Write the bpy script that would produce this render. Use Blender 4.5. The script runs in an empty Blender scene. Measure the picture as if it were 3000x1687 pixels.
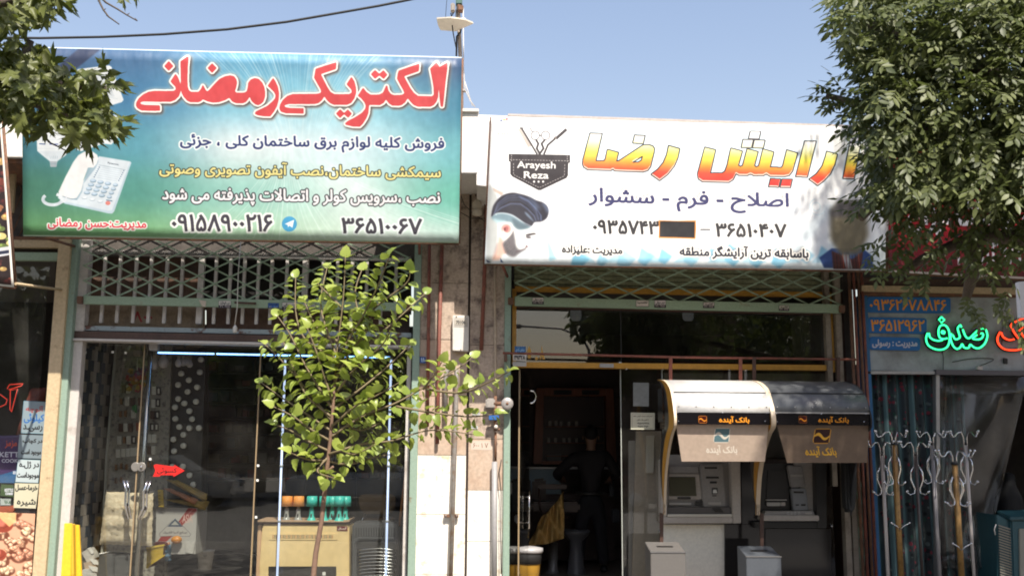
import bpy, bmesh, math, random
import numpy as np
from mathutils import Vector, Matrix, Euler

# ------------------------------------------------------------------ camera, light, exposure
SC = bpy.context.scene
COL = SC.collection
FPX, CX, CY = 2916.0, 1500.0, 843.5            # photograph is 3000 x 1687
CAM = Vector((0.0, -9.9, 1.6))
PITCH, YAW, ROLL = math.radians(8.98), math.radians(1.6), math.radians(0.38)
fwd = Vector((math.sin(YAW)*math.cos(PITCH), math.cos(YAW)*math.cos(PITCH), math.sin(PITCH)))
rt0 = fwd.cross(Vector((0, 0, 1))).normalized()
up0 = rt0.cross(fwd).normalized()
rgt = (rt0*math.cos(ROLL) + up0*math.sin(ROLL)).normalized()
upv = rgt.cross(fwd).normalized()
cam = bpy.data.cameras.new('camera'); camo = bpy.data.objects.new('camera', cam); COL.objects.link(camo)
cam.sensor_width = 36; cam.lens = 36*FPX/3000; cam.clip_start = 0.05; cam.clip_end = 2000
camo.matrix_world = Matrix(((rgt.x, upv.x, -fwd.x, CAM.x), (rgt.y, upv.y, -fwd.y, CAM.y), (rgt.z, upv.z, -fwd.z, CAM.z), (0, 0, 0, 1)))
SC.camera = camo

SUN = Vector((0.28, -1.0, 1.45)).normalized()   # direction towards the sun
w = bpy.data.worlds.new('World'); SC.world = w; w.use_nodes = True
nt = w.node_tree; bg = nt.nodes['Background']
sky = nt.nodes.new('ShaderNodeTexSky'); sky.sky_type = 'NISHITA'; sky.sun_disc = False
sky.sun_elevation = math.asin(SUN.z); sky.sun_rotation = math.atan2(SUN.x, SUN.y)
sky.altitude = 900; sky.air_density = 1.9; sky.dust_density = 3.5; sky.ozone_density = 0.55
tint = nt.nodes.new('ShaderNodeVectorMath'); tint.operation = 'MULTIPLY'; tint.inputs[1].default_value = (1.08, .99, 1.06)
nt.links.new(sky.outputs[0], tint.inputs[0]); nt.links.new(tint.outputs[0], bg.inputs[0]); bg.inputs[1].default_value = 0.104
sl = bpy.data.lights.new('sun', 'SUN'); sl.energy = 5.0; sl.angle = math.radians(0.53); sl.color = (1.0, 0.935, 0.84)
slo = bpy.data.objects.new('sun', sl); COL.objects.link(slo)
slo.rotation_euler = SUN.to_track_quat('Z', 'Y').to_euler(); slo.location = (3, -12, 20)
SC.view_settings.view_transform = 'Standard'; SC.view_settings.look = 'None'
SC.view_settings.exposure = 0.74; SC.view_settings.gamma = 1; SC.view_settings.use_curve_mapping = False
SC.cycles.use_denoising = True; SC.cycles.filter_width = 1.9
SC.cycles.max_bounces = 8; SC.cycles.transparent_max_bounces = 16; SC.cycles.diffuse_bounces = 4
SC.cycles.glossy_bounces = 4; SC.cycles.transmission_bounces = 6
SC.cycles.sample_clamp_indirect = 6.0; SC.cycles.caustics_reflective = False; SC.cycles.caustics_refractive = False

R = random.Random(7)

def P(x, y, Y):
    """the world point at depth plane Y seen at pixel x, y of the photograph"""
    d = fwd*FPX + rgt*(x-CX) - upv*(y-CY)
    t = (Y-CAM.y)/d.y
    return CAM + d*t
def Zat(y, Y, x=1500): return P(x, y, Y).z
def Xat(x, Y, y=1300): return P(x, y, Y).x

# ------------------------------------------------------------------ object helpers
def link(o, parent=None):
    COL.objects.link(o)
    if parent is not None: o.parent = parent
    return o
def tag(o, label=None, cat=None, group=None, kind=None):
    if label: o['label'] = label
    if cat: o['category'] = cat
    if group: o['group'] = group
    if kind: o['kind'] = kind
    return o
def thing(name, label, cat, loc=(0, 0, 0), group=None, rz=0):
    o = bpy.data.objects.new(name, None); COL.objects.link(o)
    o.location = loc; o.rotation_euler = (0, 0, rz); o.empty_display_size = 0.1
    return tag(o, label, cat, group)
def mesh(name, verts, faces, m=None, parent=None, smooth=False, uvs=None, world=True):
    """verts are world coordinates; they are stored relative to the parent's place"""
    me = bpy.data.meshes.new(name)
    off = Vector((0, 0, 0))
    if parent is not None and world:
        q = parent
        while q is not None: off = off + q.location; q = q.parent
    me.from_pydata([tuple(Vector(v)-off) for v in verts], [], faces)
    if uvs is not None:
        l = me.uv_layers.new(name='UVMap')
        for i, lp in enumerate(me.loops): l.data[i].uv = uvs[lp.vertex_index]
    if m is not None: me.materials.append(m)
    if smooth:
        for p in me.polygons: p.use_smooth = True
    me.update()
    return link(bpy.data.objects.new(name, me), parent)
class MB:
    """collects shapes for one mesh object"""
    def __init__(s): s.v = []; s.f = []; s.sm = []
    def add(s, v, f, smooth=False):
        n = len(s.v); s.v += [Vector(a) for a in v]
        for q in f: s.f.append([n+i for i in q]); s.sm.append(smooth)
        return s
    def box(s, a, b):
        x0, y0, z0 = a; x1, y1, z1 = b
        return s.add([(x0,y0,z0),(x1,y0,z0),(x1,y1,z0),(x0,y1,z0),(x0,y0,z1),(x1,y0,z1),(x1,y1,z1),(x0,y1,z1)],
              [(0,3,2,1),(4,5,6,7),(0,1,5,4),(1,2,6,5),(2,3,7,6),(3,0,4,7)])
    def prism(s, poly, d):
        """closed polygon of world points swept by vector d"""
        n = len(poly); d = Vector(d); p = [Vector(a) for a in poly]
        f = [list(range(n)), [n+i for i in reversed(range(n))]] + [[i, n+i, n+(i+1) % n, (i+1) % n] for i in range(n)]
        return s.add(p+[a+d for a in p], f)
    def px(s, pts, Y, t):
        """polygon given as photograph pixels on depth plane Y, swept back by t"""
        return s.prism([P(x, y, Y) for x, y in pts], (0, t, 0))
    def rect(s, x0, y0, x1, y1, Y, t, dy=0):
        return s.px([(x0, y0), (x1, y0+dy), (x1, y1+dy), (x0, y1)], Y, t)
    def tube(s, pts, r, n=8, cap=True):
        pts = [Vector(p) for p in pts]
        rs = r if isinstance(r, (list, tuple)) else [r]*len(pts)
        v = []; f = []; ref = None
        for i, p in enumerate(pts):
            a = pts[max(0, i-1)]; b = pts[min(len(pts)-1, i+1)]
            t = (b-a).normalized() if (b-a).length > 1e-9 else Vector((0, 0, 1))
            if ref is None: ref = Vector((1, 0, 0)) if abs(t.x) < .8 else Vector((0, 1, 0))
            u = (ref - t*ref.dot(t)).normalized(); ref = u; w_ = t.cross(u)
            for k in range(n):
                a_ = 2*math.pi*k/n
                v.append(p + (u*math.cos(a_)+w_*math.sin(a_))*rs[i])
        for i in range(len(pts)-1):
            for k in range(n):
                f.append((i*n+k, i*n+(k+1) % n, (i+1)*n+(k+1) % n, (i+1)*n+k))
        s.add(v, f, True)
        if cap:
            m = len(s.v)-len(v)
            s.f.append([m+k for k in reversed(range(n))]); s.sm.append(False)
            s.f.append([m+(len(pts)-1)*n+k for k in range(n)]); s.sm.append(False)
        return s
    def lathe(s, c, prof, n=16, axis='z', smooth=True):
        """profile [(radius, height)...] round a point"""
        c = Vector(c); v = []; f = []
        for r, h in prof:
            for k in range(n):
                a = 2*math.pi*k/n
                if axis == 'z': v.append(c+Vector((r*math.cos(a), r*math.sin(a), h)))
                elif axis == 'y': v.append(c+Vector((r*math.cos(a), h, r*math.sin(a))))
                else: v.append(c+Vector((h, r*math.cos(a), r*math.sin(a))))
        for i in range(len(prof)-1):
            for k in range(n):
                f.append((i*n+k, i*n+(k+1) % n, (i+1)*n+(k+1) % n, (i+1)*n+k))
        if prof[0][0] > 1e-4: f.append([k for k in reversed(range(n))])
        if prof[-1][0] > 1e-4: f.append([(len(prof)-1)*n+k for k in range(n)])
        return s.add(v, f, smooth)
    def ball(s, c, r, n=10, sc=(1, 1, 1)):
        c = Vector(c); v = []; f = []; m = max(4, n//2)
        for i in range(m+1):
            t = math.pi*i/m
            for k in range(n):
                a = 2*math.pi*k/n
                v.append(c+Vector((r*sc[0]*math.sin(t)*math.cos(a), r*sc[1]*math.sin(t)*math.sin(a), r*sc[2]*math.cos(t))))
        for i in range(m):
            for k in range(n): f.append((i*n+k, (i+1)*n+k, (i+1)*n+(k+1) % n, i*n+(k+1) % n))
        return s.add(v, f, True)
    def build(s, name, m=None, parent=None, bevel=0.0, label=None, kind=None, cat=None, group=None):
        me = bpy.data.meshes.new(name)
        off = Vector((0, 0, 0)); q = parent
        while q is not None: off = off + q.location; q = q.parent
        me.from_pydata([tuple(v-off) for v in s.v], [], s.f)
        me.polygons.foreach_set('use_smooth', s.sm)
        me.validate()
        bm = bmesh.new(); bm.from_mesh(me)
        bmesh.ops.recalc_face_normals(bm, faces=bm.faces)
        if bevel > 0:
            ed = [e for e in bm.edges if len(e.link_faces) == 2 and e.calc_face_angle(0) > 0.6]
            bmesh.ops.bevel(bm, geom=ed, offset=bevel, segments=2, affect='EDGES', clamp_overlap=True)
        bm.to_mesh(me); bm.free()
        if m is not None: me.materials.append(m)
        o = link(bpy.data.objects.new(name, me), parent)
        return tag(o, label, cat, group, kind)
def copy_tree(o, parent=None):
    c = o.copy(); COL.objects.link(c); c.parent = parent
    for ch in list(o.children): copy_tree(ch, c)
    return c

# ------------------------------------------------------------------ materials
MATS = {}
def lin(c):
    return tuple((x/12.92 if x <= .04045 else ((x+.055)/1.055)**2.4) for x in c)
def rgb8(r, g, b): return lin((r/255, g/255, b/255))
def mat(name, col, rough=.6, metal=0.0, var=.0, col2=None, scale=6.0, bump=0.0, bscale=40.0, emit=None, es=0.0, spec=.5, trans=0.0, ramp=(.45, .65), stretch=None, coat=0.0):
    if name in MATS: return MATS[name]
    m = bpy.data.materials.new(name); m.use_nodes = True; n = m.node_tree.nodes; L = m.node_tree.links
    b = n['Principled BSDF']
    b.inputs['Base Color'].default_value = (*col, 1); b.inputs['Roughness'].default_value = rough
    b.inputs['Metallic'].default_value = metal; b.inputs['Specular IOR Level'].default_value = spec
    b.inputs['Coat Weight'].default_value = coat
    if trans: b.inputs['Transmission Weight'].default_value = trans
    tc = n.new('ShaderNodeTexCoord'); src = tc.outputs['Object']
    if stretch:
        mp = n.new('ShaderNodeMapping'); mp.inputs['Scale'].default_value = stretch; L.new(src, mp.inputs[0]); src = mp.outputs[0]
    if col2 is not None or var > 0:
        nz = n.new('ShaderNodeTexNoise'); nz.inputs['Scale'].default_value = scale; nz.inputs['Detail'].default_value = 8; nz.inputs['Roughness'].default_value = .65
        L.new(src, nz.inputs['Vector'])
        mr = n.new('ShaderNodeMapRange'); mr.inputs['From Min'].default_value = ramp[0]; mr.inputs['From Max'].default_value = ramp[1]
        L.new(nz.outputs['Fac'], mr.inputs['Value'])
        mx = n.new('ShaderNodeMix'); mx.data_type = 'RGBA'
        c2 = col2 if col2 is not None else tuple(c*(1-var) for c in col)
        mx.inputs['A'].default_value = (*col, 1); mx.inputs['B'].default_value = (*c2, 1)
        L.new(mr.outputs[0], mx.inputs['Factor'])
        # fine second octave
        n2 = n.new('ShaderNodeTexNoise'); n2.inputs['Scale'].default_value = scale*7; n2.inputs['Detail'].default_value = 5
        L.new(src, n2.inputs['Vector'])
        m2 = n.new('ShaderNodeMapRange'); m2.inputs['To Min'].default_value = 1-max(var, .12)*.7; m2.inputs['To Max'].default_value = 1+max(var, .12)*.5
        m2.inputs['From Min'].default_value = .3; m2.inputs['From Max'].default_value = .7
        L.new(n2.outputs['Fac'], m2.inputs['Value'])
        sc = n.new('ShaderNodeVectorMath'); sc.operation = 'SCALE'
        L.new(mx.outputs['Result'], sc.inputs[0]); L.new(m2.outputs[0], sc.inputs['Scale'])
        L.new(sc.outputs[0], b.inputs['Base Color'])
    if bump > 0:
        nb = n.new('ShaderNodeTexNoise'); nb.inputs['Scale'].default_value = bscale; nb.inputs['Detail'].default_value = 6
        L.new(src, nb.inputs['Vector'])
        bp = n.new('ShaderNodeBump'); bp.inputs['Strength'].default_value = bump; bp.inputs['Distance'].default_value = .01
        L.new(nb.outputs['Fac'], bp.inputs['Height']); L.new(bp.outputs[0], b.inputs['Normal'])
    if emit is not None:
        b.inputs['Emission Color'].default_value = (*emit, 1); b.inputs['Emission Strength'].default_value = es
    MATS[name] = m
    return m
def glass_mat(name, tint=(.93, .95, .94), ior=1.5, boost=1.0, rough=.0, dirt=.02):
    m = bpy.data.materials.new(name); m.use_nodes = True; n = m.node_tree.nodes; L = m.node_tree.links
    n.remove(n['Principled BSDF']); out = n['Material Output']
    tr = n.new('ShaderNodeBsdfTransparent'); tr.inputs[0].default_value = (*tint, 1)
    gl = n.new('ShaderNodeBsdfGlossy'); gl.inputs['Roughness'].default_value = rough
    fr = n.new('ShaderNodeFresnel'); fr.inputs[0].default_value = ior
    ge = n.new('ShaderNodeNewGeometry'); mi = n.new('ShaderNodeMapRange'); mi.inputs['To Min'].default_value = ior; mi.inputs['To Max'].default_value = 1/ior
    L.new(ge.outputs['Backfacing'], mi.inputs['Value']); L.new(mi.outputs[0], fr.inputs[0])     # both faces of a pane reflect alike
    ml = n.new('ShaderNodeMath'); ml.operation = 'MULTIPLY'; ml.inputs[1].default_value = boost; ml.use_clamp = True
    L.new(fr.outputs[0], ml.inputs[0])
    mx = n.new('ShaderNodeMixShader'); L.new(ml.outputs[0], mx.inputs[0]); L.new(tr.outputs[0], mx.inputs[1]); L.new(gl.outputs[0], mx.inputs[2])
    df = n.new('ShaderNodeBsdfDiffuse'); df.inputs[0].default_value = (.6, .57, .5, 1)
    nz = n.new('ShaderNodeTexNoise'); nz.inputs['Scale'].default_value = 3; nz.inputs['Detail'].default_value = 6
    tc = n.new('ShaderNodeTexCoord'); L.new(tc.outputs['Object'], nz.inputs['Vector'])
    mr = n.new('ShaderNodeMapRange'); mr.inputs['From Min'].default_value = .35; mr.inputs['From Max'].default_value = .8; mr.inputs['To Max'].default_value = dirt*2
    L.new(nz.outputs['Fac'], mr.inputs['Value'])
    m2 = n.new('ShaderNodeMixShader'); L.new(mr.outputs[0], m2.inputs[0]); L.new(mx.outputs[0], m2.inputs[1]); L.new(df.outputs[0], m2.inputs[2])
    L.new(m2.outputs[0], out.inputs[0])
    return m
def leaf_mat(name, c1, c2, trans=.35, rough=.4, tcol=None):
    m = bpy.data.materials.new(name); m.use_nodes = True; n = m.node_tree.nodes; L = m.node_tree.links
    b = n['Principled BSDF']; out = n['Material Output']
    geo = n.new('ShaderNodeNewGeometry'); oi = n.new('ShaderNodeObjectInfo')
    ad = n.new('ShaderNodeMath'); ad.operation = 'ADD'; L.new(geo.outputs['Random Per Island'], ad.inputs[0]); L.new(oi.outputs['Random'], ad.inputs[1])
    fr = n.new('ShaderNodeMath'); fr.operation = 'FRACT'; L.new(ad.outputs[0], fr.inputs[0])
    mx = n.new('ShaderNodeMix'); mx.data_type = 'RGBA'; mx.inputs['A'].default_value = (*c1, 1); mx.inputs['B'].default_value = (*c2, 1)
    L.new(fr.outputs[0], mx.inputs['Factor'])
    L.new(mx.outputs['Result'], b.inputs['Base Color']); b.inputs['Roughness'].default_value = rough; b.inputs['Specular IOR Level'].default_value = .5
    tl = n.new('ShaderNodeBsdfTranslucent')
    tl.inputs[0].default_value = (*(tcol or tuple(min(1, c*1.6) for c in c2)), 1)
    ms = n.new('ShaderNodeMixShader'); ms.inputs[0].default_value = trans
    L.new(b.outputs[0], ms.inputs[1]); L.new(tl.outputs[0], ms.inputs[2]); L.new(ms.outputs[0], out.inputs[0])
    return m

# ------------------------------------------------------------------ Persian lettering
FORMS = {'ا':(0xFE8D,0xFE8E),'آ':(0xFE81,0xFE82),'ب':(0xFE8F,0xFE90,0xFE91,0xFE92),'پ':(0xFB56,0xFB57,0xFB58,0xFB59),'ت':(0xFE95,0xFE96,0xFE97,0xFE98),
'ج':(0xFE9D,0xFE9E,0xFE9F,0xFEA0),'چ':(0xFB7A,0xFB7B,0xFB7C,0xFB7D),'ح':(0xFEA1,0xFEA2,0xFEA3,0xFEA4),'خ':(0xFEA5,0xFEA6,0xFEA7,0xFEA8),'د':(0xFEA9,0xFEAA),'ذ':(0xFEAB,0xFEAC),
'ر':(0xFEAD,0xFEAE),'ز':(0xFEAF,0xFEB0),'ژ':(0xFB8A,0xFB8B),'س':(0xFEB1,0xFEB2,0xFEB3,0xFEB4),'ش':(0xFEB5,0xFEB6,0xFEB7,0xFEB8),'ص':(0xFEB9,0xFEBA,0xFEBB,0xFEBC),
'ض':(0xFEBD,0xFEBE,0xFEBF,0xFEC0),'ط':(0xFEC1,0xFEC2,0xFEC3,0xFEC4),'ع':(0xFEC9,0xFECA,0xFECB,0xFECC),'غ':(0xFECD,0xFECE,0xFECF,0xFED0),'ف':(0xFED1,0xFED2,0xFED3,0xFED4),
'ق':(0xFED5,0xFED6,0xFED7,0xFED8),'ک':(0xFB8E,0xFB8F,0xFB90,0xFB91),'گ':(0xFB92,0xFB93,0xFB94,0xFB95),'ل':(0xFEDD,0xFEDE,0xFEDF,0xFEE0),'م':(0xFEE1,0xFEE2,0xFEE3,0xFEE4),
'ن':(0xFEE5,0xFEE6,0xFEE7,0xFEE8),'و':(0xFEED,0xFEEE),'ه':(0xFEE9,0xFEEA,0xFEEB,0xFEEC),'ی':(0xFBFC,0xFBFD,0xFBFE,0xFBFF),'ئ':(0xFE89,0xFE8A,0xFE8B,0xFE8C)}
def shape(s):
    out = []; i = 0; n = len(s)
    def joins_next(c): return c in FORMS and len(FORMS[c]) == 4
    prev = False
    digits = []
    def flush():
        if digits: out.append(''.join(digits)); digits.clear()
    while i < n:
        c = s[i]
        if c in FORMS:
            flush()
            nx = s[i+1] if i+1 < n else ''
            if c == 'ل' and nx == 'ا':
                out.append(chr(0xFEFC if prev else 0xFEFB)); prev = False; i += 2; continue
            jn = joins_next(c) and nx in FORMS
            F = FORMS[c]
            k = (3 if jn else 1) if prev else (2 if jn else 0)
            if len(F) == 2: k = 1 if prev else 0
            out.append(chr(F[k])); prev = jn
        elif '\u06f0' <= c <= '\u06f9' or (c.isascii() and c.isalnum()):
            digits.append(c); prev = False
        else:
            flush(); out.append(c); prev = False
        i += 1
    flush()
    return ''.join(reversed(out))
def text_edges(body, res=3):
    cu = bpy.data.curves.new('t', 'FONT'); cu.body = body; cu.size = 100; cu.resolution_u = res; cu.fill_mode = 'NONE'
    o = bpy.data.objects.new('t', cu); COL.objects.link(o)
    dg = bpy.context.evaluated_depsgraph_get(); me = o.evaluated_get(dg).to_mesh()
    n = len(me.vertices)
    co = np.zeros(n*3); me.vertices.foreach_get('co', co); co = co.reshape(-1, 3)[:, :2]
    nxt = set()
    for e in me.edges:
        a, b = e.vertices
        if abs(a-b) == 1: nxt.add(min(a, b))
    E = []; st = 0
    for i in range(n):
        if i in nxt: E.append((i, i+1))
        else: E.append((i, st)); st = i+1
    o.evaluated_get(dg).to_mesh_clear(); bpy.data.objects.remove(o); bpy.data.curves.remove(cu)
    if not E: return np.zeros((0, 4))
    E = np.array(E); return np.hstack([co[E[:, 0]], co[E[:, 1]]])

def fill_edges(E, x0, y0, w_, h_, ss=3):
    """nonzero winding fill with ss x ss antialiasing, edges in canvas pixels"""
    W, H = w_*ss, h_*ss
    acc = np.zeros((H, W+1), dtype=np.int32)
    if len(E):
        E = (E - np.array([x0, y0, x0, y0]))*ss
        ya, yb = E[:, 1], E[:, 3]
        sgn = np.where(yb > ya, 1, -1)
        lo = np.minimum(ya, yb); hi = np.maximum(ya, yb)
        r0 = np.ceil(lo-.5).astype(int); r1 = np.ceil(hi-.5).astype(int)
        cnt = np.maximum(0, r1-r0)
        idx = np.repeat(np.arange(len(E)), cnt)
        rows = np.arange(cnt.sum()) - np.repeat(np.cumsum(cnt)-cnt, cnt) + r0[idx]
        t = (rows+.5-ya[idx])/(yb[idx]-ya[idx]+1e-12)
        xs = np.clip(np.ceil(E[idx, 0]+t*(E[idx, 2]-E[idx, 0])-.5).astype(int), 0, W)
        ok = (rows >= 0) & (rows < H)
        np.add.at(acc, (rows[ok], xs[ok]), sgn[idx][ok])
    m = (np.cumsum(acc, axis=1)[:, :W] != 0).astype(np.float32)
    return m.reshape(h_, ss, w_, ss).mean(axis=(1, 3))
def distance(mask, Rm):
    b = mask > .5; h_, w_ = b.shape; ix = np.arange(w_)[None, :].repeat(h_, 0)
    l = np.maximum.accumulate(np.where(b, ix, -10**6), axis=1); r = np.minimum.accumulate(np.where(b, ix, 10**6)[:, ::-1], axis=1)[:, ::-1]
    g = np.minimum(ix-l, r-ix).astype(np.float32); g = np.minimum(g, Rm+2)**2
    D = g.copy(); k = int(Rm)+1
    for dy in range(1, k+1):
        D[dy:] = np.minimum(D[dy:], g[:-dy]+dy*dy); D[:-dy] = np.minimum(D[:-dy], g[dy:]+dy*dy)
    return np.sqrt(D)
def dilate(m, r):
    if r <= 0: return m
    return np.maximum(m, np.clip(r+.5-distance(m, r+1), 0, 1))
def erode(m, r): return 1-dilate(1-m, r)
def blur(m, r):
    r = max(1, int(r))
    for _ in range(2):
        for ax in (0, 1):
            p = np.concatenate([np.repeat(np.take(m, [0], ax), r+1, ax), m, np.repeat(np.take(m, [-1], ax), r, ax)], ax)
            c = np.cumsum(p, axis=ax, dtype=np.float64); n = m.shape[ax]
            m = ((np.take(c, range(2*r+1, 2*r+1+n), ax)-np.take(c, range(0, n), ax))/(2*r+1)).astype(np.float32)
    return m
def homography(src, dst):
    A = []; B = []
    for (x, y), (u, v) in zip(src, dst):
        A.append([x, y, 1, 0, 0, 0, -u*x, -u*y]); B.append(u); A.append([0, 0, 0, x, y, 1, -v*x, -v*y]); B.append(v)
    return np.append(np.linalg.solve(np.array(A, float), np.array(B, float)), 1).reshape(3, 3)
class Canvas:
    """a flat print; drawn in the pixel coordinates of its own sheet, quad = the sheet's corners TL TR BR BL in those coordinates"""
    def __init__(s, quad, k=1.0, col=(1, 1, 1)):
        w_ = max(math.dist(quad[0], quad[1]), math.dist(quad[3], quad[2])); h_ = max(math.dist(quad[0], quad[3]), math.dist(quad[1], quad[2]))
        s.w = int(w_*k); s.h = int(h_*k); s.k = k
        s.H = homography(quad, [(0, 0), (s.w, 0), (s.w, s.h), (0, s.h)])
        s.a = np.ones((s.h, s.w, 3), np.float32)*np.array(col, np.float32)
    def T(s, pts):
        p = np.asarray(pts, float); q = np.c_[p, np.ones(len(p))] @ s.H.T
        return q[:, :2]/q[:, 2:]
    def comp(s, m, col, alpha=1.0, at=(0, 0)):
        x, y = at; h_, w_ = m.shape
        X0, Y0, X1, Y1 = max(0, x), max(0, y), min(s.w, x+w_), min(s.h, y+h_)
        if X1 <= X0 or Y1 <= Y0: return
        mm = (m[Y0-y:Y1-y, X0-x:X1-x]*alpha)[..., None]
        c = col[Y0-y:Y1-y, X0-x:X1-x] if isinstance(col, np.ndarray) and col.ndim == 3 else np.array(col, np.float32)
        s.a[Y0:Y1, X0:X1] = s.a[Y0:Y1, X0:X1]*(1-mm)+c*mm
    def mask(s, E, pad=0):
        x0 = int(E[:, [0, 2]].min())-pad-2; x1 = int(E[:, [0, 2]].max())+pad+3; y0 = int(E[:, [1, 3]].min())-pad-2; y1 = int(E[:, [1, 3]].max())+pad+3
        return fill_edges(E, x0, y0, x1-x0, y1-y0), (x0, y0)
    def polyE(s, polys):
        out = []
        for p in polys:
            q = s.T(p); out.append(np.hstack([q, np.roll(q, -1, 0)]))
        return np.vstack(out)
    def poly(s, polys, col, alpha=1.0, soft=0, grow=0):
        if not isinstance(polys[0][0], (tuple, list)): polys = [polys]
        m, at = s.mask(s.polyE(polys), pad=int(soft*3+grow+2))
        if grow: m = dilate(m, grow)
        if soft: m = blur(m, soft)
        s.comp(m, col, alpha, at); return m, at
    def line(s, pts, wd, col, alpha=1.0, soft=0):
        pl = []
        for a, b in zip(pts[:-1], pts[1:]):
            dx, dy = b[0]-a[0], b[1]-a[1]; L_ = math.hypot(dx, dy) or 1; nx, ny = -dy/L_*wd/2, dx/L_*wd/2; ex, ey = dx/L_*wd*.25, dy/L_*wd*.25
            pl.append([(a[0]+nx-ex, a[1]+ny-ey), (b[0]+nx+ex, b[1]+ny+ey), (b[0]-nx+ex, b[1]-ny+ey), (a[0]-nx-ex, a[1]-ny-ey)])
        s.poly(pl, col, alpha, soft)
    def disc(s, c, r, col, alpha=1.0, soft=0, ry=None):
        ry = ry or r
        s.poly([(c[0]+r*math.cos(i*math.pi/16), c[1]+ry*math.sin(i*math.pi/16)) for i in range(32)], col, alpha, soft)
    def ring(s, c, r, wd, col, ry=None, a0=0, a1=360):
        ry = ry or r; n = 28
        s.line([(c[0]+r*math.cos(math.radians(a0+(a1-a0)*i/n)), c[1]+ry*math.sin(math.radians(a0+(a1-a0)*i/n))) for i in range(n+1)], wd, col)
    def text(s, body, x0, x1, yt, yb, col, slope=0.0, bold=0, rings=(), glow=None, shear=0, latin=False):
        """ink box x0..x1, yt..yb at its left end; rings = [(radius, colour)...] outermost first"""
        E = text_edges(body if latin else shape(body))
        if not len(E): return
        xa, xb = E[:, [0, 2]].min(), E[:, [0, 2]].max(); ya, yb_ = E[:, [1, 3]].min(), E[:, [1, 3]].max()
        def tr(px, py):
            u = (px-xa)/(xb-xa); v = (py-ya)/(yb_-ya)
            X = x0+u*(x1-x0)+shear*(v-.5); Y = yb+(yt-yb)*v+slope*(X-x0); return np.stack([X, Y], 1)
        A = s.T(tr(E[:, 0], E[:, 1])); B = s.T(tr(E[:, 2], E[:, 3]))
        pad = int(max([r[0] for r in rings]+[bold, (glow[0]*4 if glow else 0)])*s.k)+6
        m, at = s.mask(np.hstack([A, B]), pad=pad)
        if bold: m = dilate(m, bold*s.k)
        if glow:
            g = blur(dilate(m, glow[0]*s.k), glow[0]*s.k); s.comp(g, glow[1], glow[2], (at[0]+int(glow[3]*s.k), at[1]+int(glow[4]*s.k)))
        for r, c in rings: s.comp(dilate(m, r*s.k), c, 1.0, at)
        s.comp(m, col, 1.0, at)
    def grid(s, rows):
        g = np.array(rows, np.float32)/255; R_, C_ = g.shape[:2]
        yy = np.linspace(0, R_-1, s.h); xx = np.linspace(0, C_-1, s.w)
        yi = np.minimum(yy.astype(int), R_-2); xi = np.minimum(xx.astype(int), C_-2); fy = (yy-yi)[:, None, None]; fx = (xx-xi)[None, :, None]
        fy = fy*fy*(3-2*fy); fx = fx*fx*(3-2*fx)
        s.a = (g[yi][:, xi]*(1-fy)*(1-fx)+g[yi+1][:, xi]*fy*(1-fx)+g[yi][:, xi+1]*(1-fy)*fx+g[yi+1][:, xi+1]*fy*fx).astype(np.float32)
    def noise(s, amt, seed=1, cell=6):
        r_ = np.random.RandomState(seed); n_ = r_.rand(s.h//cell+2, s.w//cell+2).astype(np.float32)
        n_ = np.kron(n_, np.ones((cell, cell), np.float32))[:s.h, :s.w]; s.a *= (1+amt*(blur(n_, cell//2+1)-.5)*2)[..., None]
    def material(s, name, rough=.55, emit=0, coat=0.0, wrinkle=0.0):
        im = bpy.data.images.new(name+'_print', s.w, s.h); px = np.ones((s.h, s.w, 4), np.float32); px[..., :3] = np.clip(s.a, 0, 1)[::-1]
        im.pixels.foreach_set(px.ravel()); im.update(); im.pack()
        m = bpy.data.materials.new(name); m.use_nodes = True; n = m.node_tree.nodes; L = m.node_tree.links; b = n['Principled BSDF']
        t = n.new('ShaderNodeTexImage'); t.image = im; t.extension = 'EXTEND'; L.new(t.outputs[0], b.inputs['Base Color']); b.inputs['Roughness'].default_value = rough
        if emit: L.new(t.outputs[0], b.inputs['Emission Color']); b.inputs['Emission Strength'].default_value = emit
        if wrinkle:
            tc = n.new('ShaderNodeTexCoord'); mp = n.new('ShaderNodeMapping'); mp.inputs['Scale'].default_value = (1.2, 1, .5); L.new(tc.outputs['Object'], mp.inputs[0])
            nz = n.new('ShaderNodeTexNoise'); nz.inputs['Scale'].default_value = 2.5; nz.inputs['Detail'].default_value = 3; L.new(mp.outputs[0], nz.inputs['Vector'])
            bp = n.new('ShaderNodeBump'); bp.inputs['Strength'].default_value = wrinkle; bp.inputs['Distance'].default_value = .1; L.new(nz.outputs['Fac'], bp.inputs['Height']); L.new(bp.outputs[0], b.inputs['Normal'])
        return m
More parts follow.
